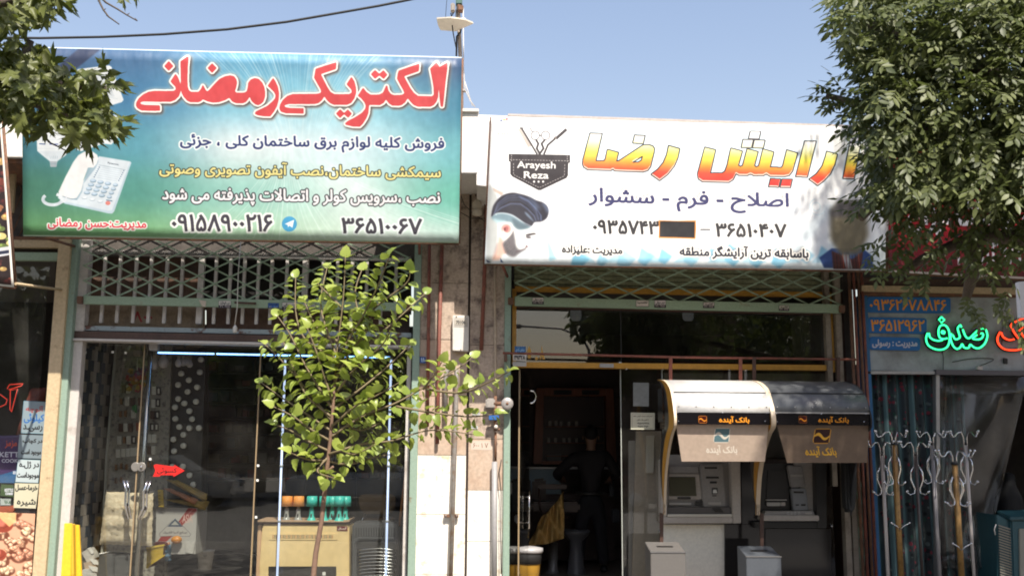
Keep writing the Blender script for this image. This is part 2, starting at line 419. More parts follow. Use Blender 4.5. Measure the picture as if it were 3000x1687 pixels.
def sheet(name, quad, m, parent=None, thick=.004, nx=1, ny=1, bulge=0.0):
    """a thin printed sheet: TL TR BR BL world corners, front printed, real thickness; optional slack"""
    TL, TR, BR, BL = [Vector(q) for q in quad]; v = []; uv = []; f = []
    nrm = (TR-TL).cross(BL-TL).normalized()
    if nrm.y > 0: nrm = -nrm
    for j in range(ny+1):
        for i in range(nx+1):
            a, b = i/nx, j/ny
            p = TL*(1-a)*(1-b)+TR*a*(1-b)+BR*a*b+BL*(1-a)*b
            if bulge: p = p + nrm*bulge*(math.sin(a*9.1+b*1.3)*.35+math.sin(a*23+b*4)*.2*b+math.sin(b*5+a*2)*.3)*min(1, 2.5*a+.2, 2.5*(1-a)+.2, 2.5*b+.4, 2.5*(1-b)+.4)
            v.append(p); uv.append((a, 1-b))
    n = len(v)
    for p in list(v): v.append(p-nrm*thick)
    uv += [(0.001, .001)]*n
    W_ = nx+1
    for j in range(ny):
        for i in range(nx):
            q = (j*W_+i, (j+1)*W_+i, (j+1)*W_+i+1, j*W_+i+1); f.append(q); f.append(tuple(n+k for k in reversed(q)))
    rim = [i for i in range(nx+1)]+[j*W_+nx for j in range(1, ny+1)]+[ny*W_+i for i in range(nx-1, -1, -1)]+[j*W_ for j in range(ny-1, 0, -1)]
    for k in range(len(rim)):
        a, b = rim[k], rim[(k+1) % len(rim)]; f.append((a, b, n+b, n+a))
    return mesh(name, v, f, m, parent, smooth=bool(bulge), uvs=uv)
# ------------------------------------------------------------------ the printed banners
def sc_(pts, ox, oy, k): return [(ox+x/k, oy+y/k) for x, y in pts]
WHITE = (.93, .93, .92)
def rotpts(cx, cy, w_, h_, a):
    a = math.radians(a); c, s = math.cos(a), math.sin(a)
    return [(cx+x*c-y*s, cy+x*s+y*c) for x, y in ((-w_/2, -h_/2), (w_/2, -h_/2), (w_/2, h_/2), (-w_/2, h_/2))]
QB1 = [(63, 137), (1353, 168), (1344, 712), (68, 692)]
B = Canvas(QB1, 1.3)
B.grid([[(52,74,112),(58,98,138),(92,158,190),(92,150,182),(58,84,122)],
        [(54,98,132),(60,118,158),(118,186,208),(142,206,222),(70,134,162)],
        [(52,112,126),(84,152,168),(218,232,232),(204,230,234),(112,182,190)],
        [(56,112,90),(78,146,132),(150,202,188),(196,224,214),(104,184,164)],
        [(84,138,82),(114,168,112),(172,208,172),(206,230,208),(194,220,208)]])
rb = random.Random(3)
gl = blur(fill_edges(B.polyE([[(700,330),(960,300),(1040,440),(930,520),(1060,712),(1290,712),(980,470),(1000,330)]]), 0, 0, B.w, B.h, 1), 45)
B.comp(gl, (1, 1, 1), .35)
for i in range(46):                                  # printed light rays
    x0 = 560+i*13+rb.uniform(-5, 5); xm = 800+i*3.2; xe = 560+i*22+rb.uniform(-10, 10)
    pts = [(x0+(xm-x0)*(1-(1-t)**1.6), 140+t*300) for t in [k/8 for k in range(9)]]
    pts += [(xm+(xe-xm)*t**1.7, 440+t*260) for t in [k/8 for k in range(1, 9)]]
    B.line(pts, rb.choice([1.0, 1.3, 2.2]), (.95, 1, .98), rb.uniform(.15, .55), soft=1)
B.poly([(240,137),(300,143),(150,265),(95,262)], (.13,.17,.28), .9, soft=2)
# white pictures: switch plate, bulbs, telephone
W1 = (.88, .90, .90); W2 = (.74, .79, .81); G1 = (.45, .55, .60)
f5 = lambda p: sc_(p, 60, 180, 3.019)
B.poly(f5([(498,90),(520,75),(790,42),(812,55),(920,350),(905,370),(790,405),(770,400),(510,260)]), W1, soft=1)
B.line(f5([(560,110),(770,90)]), 1.6, G1); B.line(f5([(560,95),(620,240),(800,330),(870,340)]), 1.3, W2)
B.poly(f5([(600,150),(760,120),(840,320),(690,350)]), (.80,.83,.84), soft=1)
B.poly(f5([(380,380),(500,330),(520,470),(420,500)]), W1, soft=1)
B.poly(f5([(150,640),(147,720),(150,800),(200,842),(262,890),(268,940),(320,940),(328,890),(400,842),(440,800),(442,720),(438,640),(400,560),(220,560)]), W1, soft=1)
for y in (660, 700, 740, 780): B.line(f5([(148, y), (441, y+4)]), 1, W2, .8)
B.line(f5([(170,738),(220,742)]), 3, (.2,.3,.5)); B.line(f5([(262,742),(335,742)]), 3, (.25,.3,.55)); B.line(f5([(375,740),(400,742)]), 3, (.2,.3,.5))
B.poly(f5([(150,800),(440,800),(330,892),(262,892)]), (.80,.84,.86), .8, soft=2)
B.poly(f5([(264,892),(324,892),(320,942),(270,942)]), (.62,.66,.68)); B.line(f5([(264,915),(322,915)]), 1, G1)
for k in range(5): B.line(f5([(262+k*17,845),(270+k*14,870)]), 1, G1, .7)
B.poly(f5([(478,730),(500,700),(600,650),(700,560),(720,495),(790,470),(860,490),(890,570),(875,680),(810,745),(740,738),(640,770),(540,805),(495,785)]), W1, soft=1)
for k in range(7): B.line(f5([(600+k*14,668+k*-6),(650+k*14,755-k*6)]), 1.5, (.55,.66,.75), .8)
for k in range(3): B.line(f5([(500+k*14,750-k*4),(522+k*14,785-k*4)]), 2.2, (.18,.2,.24))
B.poly(f5([(700,848),(975,893),(985,905),(832,1330),(815,1347),(780,1345),(390,1258),(330,1210),(560,1060)]), (.83,.87,.89), soft=1)
B.poly(f5([(832,1330),(815,1349),(780,1347),(390,1262),(390,1245),(780,1325),(815,1318),(975,900),(985,905)]), (.72,.80,.84), soft=1)
B.poly(f5([(560,812),(590,802),(640,806),(684,835),(694,870),(680,915),(650,948),(604,950),(560,1060),(545,1150),(500,1222),(440,1222),(350,1195),(338,1160),(400,1030),(470,900),(515,840)]), (.91,.91,.90), soft=1)
B.poly(f5([(600,950),(650,948),(680,915),(694,870),(694,900),(668,955),(560,1090),(550,1160),(505,1232),(440,1226),(500,1212),(540,1150)]), (.58,.68,.73), .9, soft=1)
B.line(f5([(350,1190),(440,1220),(500,1225)]), 2, G1)
B.text('Panasonic', *f5([(778,900)])[0][:1], f5([(875,900)])[0][0], 477.5, 482.5, (.1,.15,.2), slope=.16, bold=.3, latin=True)
B.line(f5([(700,925),(935,968)]), 1, G1)
for k in range(6):
    a = f5([(690-k*9, 945+k*17)])[0]; B.line([(a[0]+12, a[1]+1), (a[0]+70, a[1]+12)], .8, (.62,.70,.75)); B.disc((a[0]+4, a[1]), 2, (.35,.45,.55)); B.disc((a[0]+76, a[1]+10), 1.8, (.35,.45,.55))
for r_ in range(4):
    for c_ in range(4):
        x = 645+c_*66-r_*18; y = 1060+c_*12+r_*35; a = f5([(x, y)])[0]
        B.disc((a[0]+.6, a[1]+1.4), 9.3 if c_ < 3 else 7.5, (.40,.50,.55), ry=5); B.disc(a, 8.8 if c_ < 3 else 7, (.66,.75,.82), ry=4.3); B.disc((a[0]-1, a[1]-1), 5, (.78,.85,.90), ry=2)
for k in range(3): a = f5([(570+k*70, 1212+k*16)])[0]; B.disc(a, 8, (.55,.63,.68), ry=4); B.disc((a[0], a[1]-1), 7.5, (.88,.91,.92), ry=3.4)
B.disc(f5([(778,1258)])[0], 7.5, (.85,.50,.45), ry=6); B.line(f5([(765,1232),(815,1240)]), 3, (.3,.4,.5))
f = f5([(285,1225)])[0]
B.ring(f, 28, 9, (.86,.89,.90), ry=16, a0=-60, a1=215); B.line(f5([(350,1262),(400,1240),(415,1185)]), 4, (.86,.88,.9))
for k in range(22):
    a_ = math.radians(20+k*9); B.line([(f[0]+22*math.cos(a_), f[1]+12*math.sin(a_)), (f[0]+33*math.cos(a_), f[1]+21*math.sin(a_))], 1, (.6,.68,.72), .9)
# the red headline, traced
c1 = lambda p: sc_(p, 380, 140, 5.152)
c2 = lambda p: sc_(p, 860, 140, 5.152)
HEAD = [c1([(603,207),(675,288),(603,363),(533,288)]),
 c1([(705,402),(745,460),(770,530),(783,600),(780,680),(755,750),(700,805),(630,832),(400,832),(220,828),(180,840),(172,850),(185,868),(240,880),(470,886),(472,968),(300,970),(190,965),(130,930),(108,890),(115,840),(150,780),(220,720),(300,680),(400,665),(560,668),(680,665),(712,640),(700,600),(660,560),(628,520)]),
 c1([(778,213),(885,135),(905,145),(890,300),(886,500),(890,600),(905,650),(935,678),(1050,678),(1085,640),(1115,568),(1135,600),(1160,650),(1185,672),(1220,640),(1290,560),(1370,480),(1450,440),(1530,425),(1590,440),(1625,490),(1633,540),(1620,610),(1600,670),(1625,690),(1740,690),(1780,670),(1795,600),(1800,540),(1840,490),(1900,466),(1960,480),(2010,530),(2045,600),(2058,680),(2055,760),(2030,830),(1990,865),(1950,882),(1900,865),(1850,815),(1822,750),(1800,790),(1770,830),(1725,852),(1620,852),(1560,825),(1515,768),(1450,805),(1360,835),(1270,842),(1190,825),(1115,792),(1090,820),(1050,837),(930,837),(880,815),(830,760),(795,690),(787,600),(783,400)]),
 c1([(1257,240),(1328,315),(1257,392),(1187,315)]),
 c1([(2178,463),(2215,520),(2250,600),(2268,700),(2262,800),(2235,900),(2190,980),(2135,1052),(2040,1050),(1950,1035),(1897,1012),(1915,975),(1990,940),(2090,890),(2160,830),(2205,780),(2215,730),(2190,680),(2140,630),(2093,587)]),
 c2([(345,327),(660,222),(652,332),(425,410),(470,500),(520,600),(570,680),(630,715),(850,715),(890,690),(885,650),(850,610),(810,565),(885,448),(930,520),(955,620),(955,700),(930,780),(880,850),(820,877),(620,877),(560,850),(510,800),(478,748),(440,810),(390,850),(330,865),(-60,864),(-130,885),(-110,912),(-40,924),(165,927),(165,1010),(-100,1005),(-180,980),(-203,930),(-190,870),(-150,800),(-80,740),(0,712),(360,710),(410,700),(430,680),(420,640),(380,570),(322,465)]),
 c2([(715,942),(773,1000),(830,945),(893,1010),(835,1075),(773,1020),(715,1080),(650,1010)]),
 c2([(1905,245),(1895,365),(1675,443),(1720,530),(1770,620),(1820,690),(1880,740),(2095,745),(2120,720),(2115,600),(2095,480),(2065,325),(2165,218),(2205,300),(2330,222),(2320,350),(2300,500),(2280,700),(2258,900),(2240,912),(2222,895),(2205,750),(2195,545),(2190,600),(2185,750),(2160,830),(2120,880),(2070,905),(1880,905),(1820,880),(1770,830),(1730,775),(1690,840),(1640,880),(1590,892),(1500,890),(1450,860),(1403,795),(1370,850),(1310,883),(1150,880),(1140,1000),(1110,1080),(1060,1160),(1012,1210),(900,1205),(800,1180),(785,1160),(830,1120),(930,1070),(1040,1000),(1090,940),(1100,890),(1080,840),(1030,780),(980,740),(1060,615),(1110,680),(1170,722),(1300,722),(1360,690),(1390,620),(1405,580),(1425,590),(1440,660),(1480,715),(1530,730),(1640,725),(1680,700),(1660,650),(1610,560),(1568,480),(1580,400),(1595,355)]),
 c2([(1240,345),(1305,405),(1365,348),(1427,418),(1370,487),(1305,430),(1240,485),(1175,412)])]
m_, at_ = B.mask(B.polyE(HEAD), pad=34); m_ = np.clip((blur(m_, 2)-.5)*4+.5, 0, 1)
B.comp(blur(dilate(m_, 12), 7), (.93,.90,.84), .55, (at_[0]+3, at_[1]+2))
B.comp(blur(dilate(m_, 8), 5), (.22,.13,.10), .9, (at_[0]+4, at_[1]+5))
B.comp(dilate(m_, 7), (.96,.96,.93), 1, at_); B.comp(dilate(m_, .6), (.84,.26,.27), 1, at_)
NV = (.13,.17,.40); DK = (.22,.20,.24)
B.text("فروش کلیه لوازم برق ساختمان کلی ، جزئی", 530, 1301, 396, 443, NV, slope=.013, bold=1.6, rings=[(4.5, (.93,.96,.95))])
B.text("سیمکشی ساختمان،نصب آیفون تصویری وصوتی", 469, 1291, 474, 519, (.93,.88,.55), slope=.015, bold=1.3, rings=[(3.4, (.25,.27,.22))])
B.text("نصب ،سرویس کولر و اتصالات پذیرفته می شود", 477, 1289, 551, 599, (.94,.93,.93), slope=.014, bold=1.6, rings=[(3.8, (.22,.22,.24))])
B.text("۰۹۱۵۸۹۰۰۲۱۶", 506, 799, 630, 677, DK, slope=.004, bold=2.2, rings=[(6, (.95,.97,.93))])
B.text("۳۶۵۱۰۰۶۷", 1004, 1236, 640, 683, DK, slope=.012, bold=2.2, rings=[(5.5, (.93,.97,.95))])
B.text("مدیریت:حسن رمضانی", 141, 429, 639, 671, (.85,.22,.28), slope=.016, bold=1.3, rings=[(3.6, (.93,.95,.90))])
B.disc((850,657), 22, (.25,.62,.80)); B.poly([(836,657),(864,645),(859,668),(850,662),(846,667),(845,660)], (.95,.97,.98))
B.a[:, ::3] *= .975; B.noise(.035, 4, 9)
B.a[-5:] = (.75,.85,.75); B.a[:4] = (.80,.86,.90)
B.a = B.a*.84+.03
M_B1 = B.material('blue_green_banner_print', .5, wrinkle=.35)

QB2 = [(1440, 341), (2597, 377), (2594, 793), (1420, 772)]
D = Canvas(QB2, 1.3, (.925,.925,.92))
D.grid([[(238,238,236)]*4+[(232,230,216)], [(238,238,236)]*4+[(236,234,226)], [(236,238,238)]*5, [(232,240,242)]*4+[(222,232,232)]])
rd = random.Random(5)
for k in range(13):                                  # pale blue diamonds along the foot
    cx = 1700+k*66+rd.uniform(-9, 9); cy = 754+rd.uniform(-6, 9)+(k > 5)*-4; s_ = rd.uniform(20, 34)
    D.poly([(cx-s_*.4, cy-s_), (cx+s_, cy), (cx, cy+s_), (cx-s_*.8, cy+s_*.5)], (.42,.70,.82), rd.uniform(.45, .85), soft=3)
for k in range(9): cx = 1680+k*100; D.poly([(cx,770),(cx+36,735),(cx+72,770)], (.50,.76,.86), .5, soft=3)
for k in range(3): cx = 2150+k*110; D.poly([(cx,790),(cx+160,600),(cx+200,600),(cx+50,790)], (.75,.87,.92), .25, soft=8)
D.ring((2395,607), 12, 2, (.78,.86,.88)); D.ring((2400,607), 24, 2, (.78,.86,.88), a0=30, a1=250)
cr = lambda p: sc_(p, 1690, 370, 6.133)
cs = lambda p: sc_(p, 2030, 370, 4.954)
HD2 = [cr([(270,135),(490,145),(375,635),(520,638),(545,610),(585,432),(785,485),(750,645),(800,630),(1230,350),(1330,340),(1410,365),(1438,410),(1430,480),(1370,730),(1320,800),(1240,825),(720,812),(685,785),(650,805),(230,795),(155,750),(135,690),(140,620)]),
 cr([(1080,168),(1268,175),(1235,325),(1045,312)]),
 cr([(1695,355),(1895,410),(1860,580),(1800,720),(1680,870),(1535,980),(1380,870),(1500,780),(1600,660),(1660,520)]),
 cs([(210,310),(365,350),(290,685),(460,688),(500,660),(530,580),(585,325),(750,370),(695,575),(725,595),(755,575),(820,335),(975,380),(925,580),(950,600),(985,585),(1045,340),(1200,385),(1150,600),(1310,610),(1330,580),(1385,355),(1540,400),(1470,660),(1420,725),(1350,740),(1150,735),(1095,700),(1050,725),(920,725),(870,700),(820,722),(700,718),(660,695),(620,780),(560,820),(180,810),(120,770),(105,700)]),
 cs([(865,78),(1015,83),(990,192),(840,187)]), cs([(760,200),(906,205),(881,320),(735,315)]), cs([(924,208),(1075,213),(1050,325),(899,321)]),
 cs([(1155,770),(1298,775),(1273,893),(1130,885)]), cs([(1322,778),(1465,780),(1440,898),(1295,893)]),
 cs([(1640,225),(1805,228),(1680,750),(1515,740)]),
 cs([(1955,375),(2110,415),(2075,560),(2010,700),(1920,800),(1830,870),(1705,780),(1810,700),(1890,590),(1935,460)]),
 cs([(2285,250),(2440,255),(2350,770),(2190,765)]), cs([(2250,150),(2330,190),(2420,165),(2500,150),(2480,205),(2400,225),(2310,235),(2240,200)])]
hole = cr([(1225,545),(1205,620),(1150,655),(1040,660)])
m_, at_ = D.mask(D.polyE(HD2), pad=14)
for q in [hole]:
    mh, ah = D.mask(D.polyE([q])); hh, wh = mh.shape; dx, dy = ah[0]-at_[0], ah[1]-at_[1]; m_[dy:dy+hh, dx:dx+wh] *= 1-mh
D.comp(blur(dilate(m_, 5), 3), (.78,.92,.97), .8, at_)
D.comp(dilate(m_, 3.3), (.14,.12,.14), 1, at_)
inn = erode(m_, 2.0)
hh, wh = m_.shape; yy = np.arange(hh)[:, None]+at_[1]; xx = np.arange(wh)[None, :]+at_[0]
Y_ = (yy-.0-(xx*.012))/D.h; stops = [(.08,(.93,.93,.93)),(.155,(.94,.93,.72)),(.22,(.94,.88,.30)),(.275,(.95,.62,.18)),(.335,(.93,.28,.17)),(.43,(.86,.12,.14))]
G_ = np.zeros((hh, wh, 3), np.float32)
for c_ in range(3): G_[..., c_] = np.interp(Y_, [s0 for s0, _ in stops], [q[c_] for _, q in stops])
D.comp(inn, G_, 1, at_)
sh = np.zeros_like(inn); sh[:-4] = inn[4:]; D.comp(np.clip(inn-sh, 0, 1)*(Y_ > .25), (.96,.93,.85), .9, at_)
IN = (.20,.20,.38); SH = (.45,.40,.38)
D.text("اصلاح - فرم - سشوار", 1731, 2315, 552, 612, IN, slope=.028, bold=2.0, rings=[(6, (.96,.95,.93))], glow=(5, SH, .75, -2, -2))
D.text("۰۹۳۵۷۴۳", 1745, 1938, 645, 683, (.15,.14,.15), slope=.018, bold=2.3, rings=[(4.5, (.96,.95,.93))], glow=(4, SH, .6, -2, -2))
D.poly([(1938,645),(1990,647),(2047,646),(2048,668),(2046,701),(1995,699),(1937,698),(1939,670)], (.80,.52,.20)); D.poly([(1942,648),(2044,650),(2043,697),(1990,695),(1941,694)], (.07,.05,.05))
D.text("-", 2060, 2089, 671, 675, (.2,.2,.22), rings=[(4, (.96,.96,.95))], glow=(3, SH, .5, -1, -1))
D.text("۳۶۵۱۰۴۰۷", 2106, 2308, 655, 693, (.15,.14,.15), slope=.018, bold=2.3, rings=[(4.5, (.96,.95,.93))], glow=(4, SH, .6, -2, -2))
D.text("باسابقه ترین آرایشگر منطقه", 2000, 2372, 719, 756, (.12,.13,.18), slope=.02, bold=1.8, rings=[(4, (.96,.94,.90))], glow=(4, SH, .7, -2, -2))
D.text("مدیریت :علیزاده", 1652, 1830, 719, 746, (.12,.13,.16), slope=.02, bold=1.6, rings=[(3.5, (.96,.94,.90))], glow=(4, SH, .7, -2, -2))
f6 = lambda p: sc_(p, 1400, 330, 3.22)
KK = (.17,.14,.15)
D.poly(f6([(385,165),(425,148),(515,322),(482,338)]), (.78,.74,.70)); D.line(f6([(405,150),(430,152)]), 4, KK)
for k in range(26):
    t = k/26; D.line(f6([(388+t*98,168+t*168),(412+t*98,158+t*168)]), .6, (.5,.47,.45), .7)
D.line(f6([(418,150),(520,318),(568,398)]), 5, KK)
for cx in (550, 650): D.ring(f6([(cx,222)])[0], 12.5, 2, KK)
D.line(f6([(500,150),(522,185)]), 2, KK); D.line(f6([(590,222),(610,222)]), 3, KK)
D.line(f6([(560,264),(580,300),(565,345),(596,400)]), 6, KK); D.line(f6([(642,264),(612,300),(630,345),(590,400)]), 6, KK)
D.line(f6([(845,168),(755,248)]), 8.5, KK); D.line(f6([(748,238),(735,252)]), 6, (.5,.45,.42)); D.line(f6([(740,254),(672,312),(635,398)]), 5.5, KK)
D.poly(f6([(295,395),(885,408),(885,480),(868,485),(865,600),(850,625),(605,738),(580,738),(330,610),(310,585),(310,470),(295,465)]), KK)
def dash(p, n):
    p = f6(p); L_ = sum(math.dist(a, b) for a, b in zip(p, p[1:])); k = 0
    for a, b in zip(p, p[1:]):
        m__ = max(1, round(n*math.dist(a, b)/L_))
        for i in range(m__): t0, t1 = (i+.2)/m__, (i+.75)/m__; D.line([(a[0]+(b[0]-a[0])*t0, a[1]+(b[1]-a[1])*t0), (a[0]+(b[0]-a[0])*t1, a[1]+(b[1]-a[1])*t1)], 1.3, (.8,.78,.76))
dash([(300,450),(880,464)], 20); dash([(322,400),(322,470)], 3); dash([(858,410),(858,478)], 3)
dash([(342,480),(342,592),(590,715),(830,605),(835,490)], 30)
D.text('Arayesh', 1400+378/3.22, 1400+745/3.22, 330+465/3.22, 330+548/3.22, (.93,.92,.9), slope=.02, bold=1.0, latin=True)
D.text('Reza', 1400+443/3.22, 1400+678/3.22, 330+562/3.22, 330+625/3.22, (.93,.92,.9), slope=.02, bold=1.0, latin=True)
for cx in (540, 583, 627): D.disc(f6([(cx,658)])[0], 3, (.93,.92,.9))
# small round maker's mark, top left
D.ring((1470,373), 30, .8, (.82,.82,.80)); D.disc((1469,354), 4, (.2,.25,.4)); D.disc((1478,352), 4, (.93,.86,.3)); D.disc((1486,350), 4, (.85,.3,.3))
for k in range(16): a = (1452+(k % 5)*9+rd.uniform(-2, 2), 366+(k//5)*7); D.line([a, (a[0]+rd.uniform(3, 7), a[1]+rd.uniform(-2, 3))], .9, (.6,.6,.55))
D.text('۰۹۱۵۳۲', 1454, 1492, 390, 397, (.62,.58,.45), bold=.5)
# barber picture: head in profile
def smooth_loop(p, k=5):
    out = []; n = len(p)
    for i in range(n):
        a, b, c, d = p[(i-1) % n], p[i], p[(i+1) % n], p[(i+2) % n]
        for j in range(k):
            t_ = j/k; out.append(tuple(.5*((2*b[q])+(-a[q]+c[q])*t_+(2*a[q]-5*b[q]+4*c[q]-d[q])*t_**2+(-a[q]+3*b[q]-3*c[q]+d[q])*t_**3) for q in (0, 1)))
    return out
fh = lambda p, sm=True: sc_(smooth_loop(p) if sm else p, 1410, 540, 3.278)
D.poly(fh([(62,60),(120,60),(160,150),(110,300),(165,380),(150,600),(110,720),(50,735)]), (.66,.67,.65), .75, soft=4)
D.poly(fh([(175,360),(300,350),(370,440),(480,420),(530,480),(520,520),(470,560),(455,600),(440,620),(380,650),(330,695),(280,690),(230,665),(190,720),(110,725),(140,640),(170,520)]), (.93,.93,.91), soft=2)
D.poly(fh([(175,500),(215,540),(225,600),(260,660),(230,668),(195,690),(180,725),(108,722),(145,640),(165,560)]), (.84,.66,.58), .85, soft=4)
D.poly(fh([(140,600),(165,560),(150,660),(125,722),(108,722)]), (.55,.45,.42), .5, soft=3)
D.poly(fh([(98,318),(130,290),(200,278),(300,300),(400,360),(486,412),(440,432),(370,440),(310,400),(300,375),(240,365),(180,372),(150,365),(110,340)]), (.42,.52,.56), .95, soft=4)
D.poly(fh([(300,330),(400,380),(470,415),(400,435),(340,425)]), (.26,.32,.35), .55, soft=4); D.poly(fh([(110,335),(170,345),(240,360),(180,400),(160,380)]), (.74,.86,.87), .7, soft=4)
D.poly(fh([(312,440),(330,520),(340,590),(380,630),(440,612),(445,622),(390,655),(330,695),(285,692),(240,662),(215,600),(212,565),(260,520),(290,480)]), (.27,.25,.26), .86, soft=4)
D.poly(fh([(300,500),(330,560),(300,650),(250,600),(260,540)]), (.45,.42,.42), .5, soft=5)
for k in range(40): x, y = rd.uniform(225, 335), rd.uniform(500, 670); D.line(sc_([(x, y), (x-8, y+14)], 1410, 540, 3.278), .8, (.15,.14,.16), .35)
D.poly(fh([(345,480),(400,500),(430,560),(420,600),(370,615),(345,560)]), (.74,.80,.80), .45, soft=6)
D.poly(fh([(432,488),(470,476),(520,470),(536,482),(500,490),(460,498)]), (.22,.19,.20), .95, soft=1); D.poly(fh([(436,500),(462,500),(492,512),(470,522),(446,518)]), (.20,.17,.19), .9, soft=2)
D.poly(fh([(436,580),(448,592),(466,600),(448,606),(428,618),(436,600)]), (.38,.26,.28), .95, soft=1); D.line(sc_([(340,650),(385,636),(428,622)], 1410, 540, 3.278), 1.6, (.32,.20,.22), .8)
D.poly(fh([(185,400),(215,378),(265,378),(305,410),(300,470),(250,520),(205,510),(180,460)]), (.92,.87,.84), 1, soft=2)
D.poly(fh([(195,420),(225,388),(270,392),(292,425),(278,462),(245,468),(240,440),(215,430),(205,470)]), (.82,.58,.54), .9, soft=2)
D.poly(fh([(218,420),(255,405),(268,430),(250,462),(222,452)]), (.62,.34,.33), .85, soft=2); D.poly(fh([(222,425),(240,422),(236,450),(224,446)]), (.38,.18,.18), .8, soft=1)
D.poly(fh([(98,315),(105,250),(125,195),(180,130),(240,98),(310,86),(390,100),(470,125),(540,160),(600,178),(645,215),(660,270),(640,330),(590,362),(545,366),(518,372),(488,408),(440,390),(380,345),(300,295),(200,276),(130,290)]), (.15,.14,.18), soft=2)
HP = [(120,300),(135,215),(230,125),(330,110),(430,180),(530,300),(560,355)]
for k in range(70):
    v = rd.random(); e = rd.uniform(-6, 6)
    pts = [(125+30*v+e,290-25*v),(160+40*v,190+50*v+e),(250+45*v,118+90*v+e),(360+30*v,105+110*v+e),(460-10*v,150+110*v),(540-25*v,250+70*v),(570-40*v,345+15*v)] if k % 2 else [(330+60*v,95+40*v+e),(430+40*v,125+50*v+e),(520+30*v,190+70*v),(560+30*v,280+30*v),(570+20*v,350)]
    D.line(sc_(pts, 1410, 540, 3.278), rd.uniform(.7, 1.8), rd.choice([(.30,.34,.46), (.07,.06,.08), (.40,.45,.58), (.11,.10,.13)]), .38, soft=1)
for (a, b, c_) in (((455,128),(540,250),.5), ((590,185),(650,280),.65), ((500,150),(570,260),.35)):
    D.poly(fh([a, (a[0]+30,a[1]+12), (b[0]+8,b[1]-30), b, (b[0]-22,b[1]-40)]), (.50,.60,.74), c_, soft=5)
D.poly(fh([(425,265),(470,300),(520,365),(490,345),(440,300)]), (.50,.58,.66), .75, soft=2)
D.line(sc_(smooth_loop([(150,300),(220,283),(300,303),(400,362),(488,412)])[:20], 1410, 540, 3.278), 1.6, (.80,.88,.90), .8, soft=1)
D.poly(fh([(45,722),(95,750),(60,750)], False), (.2,.25,.38)); D.poly(fh([(185,705),(218,750),(190,748)], False), (.28,.38,.52)); D.poly(fh([(640,540),(668,560),(736,718),(668,738)], False), (.62,.82,.88), .8, soft=3)
D.poly(sc_([(108,35),(222,88),(195,118),(120,68)], 1410, 540, 3.278), (.62,.50,.42), .6, soft=2)
# right end: a dim portrait, collar and blue jacket
D.poly([(2418,785),(2404,755),(2440,728),(2530,728),(2556,750),(2560,788)], (.16,.27,.48), soft=2)
D.poly([(2440,735),(2500,760),(2530,735),(2525,788),(2445,788)], (.28,.10,.09), soft=2); D.poly([(2470,745),(2490,745),(2500,788),(2482,788)], (.55,.55,.56), soft=1)
for k in range(9): D.line([(2445+k*9, 740+rd.uniform(0, 8)), (2448+k*9, 786)], 2, rd.choice([(.6,.25,.12), (.08,.06,.07), (.45,.12,.1)]), .8)
D.poly([(2436,616),(2460,592),(2520,592),(2540,616),(2546,690),(2520,745),(2465,748),(2436,700)], (.44,.40,.30), .95, soft=9)
D.poly([(2436,622),(2458,590),(2520,588),(2542,620),(2500,632),(2445,640)], (.28,.27,.29), .8, soft=8)
D.a[:, ::3] *= .985; D.noise(.02, 5, 11)
D.a *= .95
M_B2 = D.material('white_barber_banner_print', .5, wrinkle=.35)
# ------------------------------------------------------------------ materials of the place
m_road = mat('dusty_asphalt', (.115,.108,.10), .9, var=.3, scale=1.5, bump=.4, bscale=60)
m_pave = mat('pavement', (.18,.165,.145), .85, var=.25, scale=2, bump=.3, bscale=25)
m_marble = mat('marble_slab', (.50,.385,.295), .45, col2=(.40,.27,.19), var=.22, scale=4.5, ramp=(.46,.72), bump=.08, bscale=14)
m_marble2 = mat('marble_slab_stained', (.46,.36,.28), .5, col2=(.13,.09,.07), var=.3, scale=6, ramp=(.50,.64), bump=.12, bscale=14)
m_marble3 = mat('marble_slab_sunlit', (.86,.81,.72), .5, col2=(.58,.43,.24), var=.16, scale=6.5, ramp=(.54,.70), bump=.08, bscale=14)  # sun glare on the lower slabs put into a paler marble; yellow stains kept
m_white = mat('white_parapet_paint', (.80,.77,.73), .6, var=.06, scale=3)
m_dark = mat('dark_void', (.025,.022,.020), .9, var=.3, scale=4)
m_green = mat('pale_green_paint', (.28,.37,.26), .5, col2=(.24,.20,.13), var=.15, scale=9, ramp=(.62,.74), bump=.1)
m_greend = mat('dull_green_slat', (.27,.29,.17), .6, var=.25, scale=5)
m_teal = mat('teal_post_paint', (.25,.34,.27), .55, col2=(.20,.14,.08), var=.15, scale=7, ramp=(.62,.72), bump=.1)
m_cream = mat('cream_post_paint', (.52,.40,.24), .6, col2=(.20,.12,.06), var=.2, scale=6, ramp=(.6,.72), bump=.15)
m_jamb = mat('white_jamb_paint', (.55,.51,.47), .55, col2=(.34,.29,.25), var=.1, scale=5, ramp=(.58,.72))
m_brown = mat('dark_brown_steel', (.075,.038,.026), .5, var=.3, scale=6, bump=.1)
m_bluegrey = mat('blue_grey_flaking_paint', (.30,.36,.38), .55, col2=(.12,.05,.03), var=.15, scale=9, ramp=(.56,.64))
m_rust = mat('rust_red_pipe', (.24,.075,.05), .65, col2=(.12,.05,.035), var=.25, scale=8, bump=.15)
m_rustd = mat('old_rusty_iron', (.13,.07,.045), .8, col2=(.22,.10,.05), var=.3, scale=14, bump=.3)
m_galv = mat('galvanised_pipe', (.36,.33,.30), .45, metal=.4, col2=(.26,.15,.08), var=.2, scale=7, ramp=(.5,.7))
m_steel = mat('polished_steel', (.62,.62,.62), .22, metal=1.0)
m_chrome = mat('chrome', (.8,.8,.8), .08, metal=1.0)
m_alu = mat('aluminium_frame', (.42,.41,.40), .4, metal=.5, var=.08)
m_ply = mat('plywood_sheet', (.27,.20,.13), .8, col2=(.18,.13,.085), var=.25, scale=12)
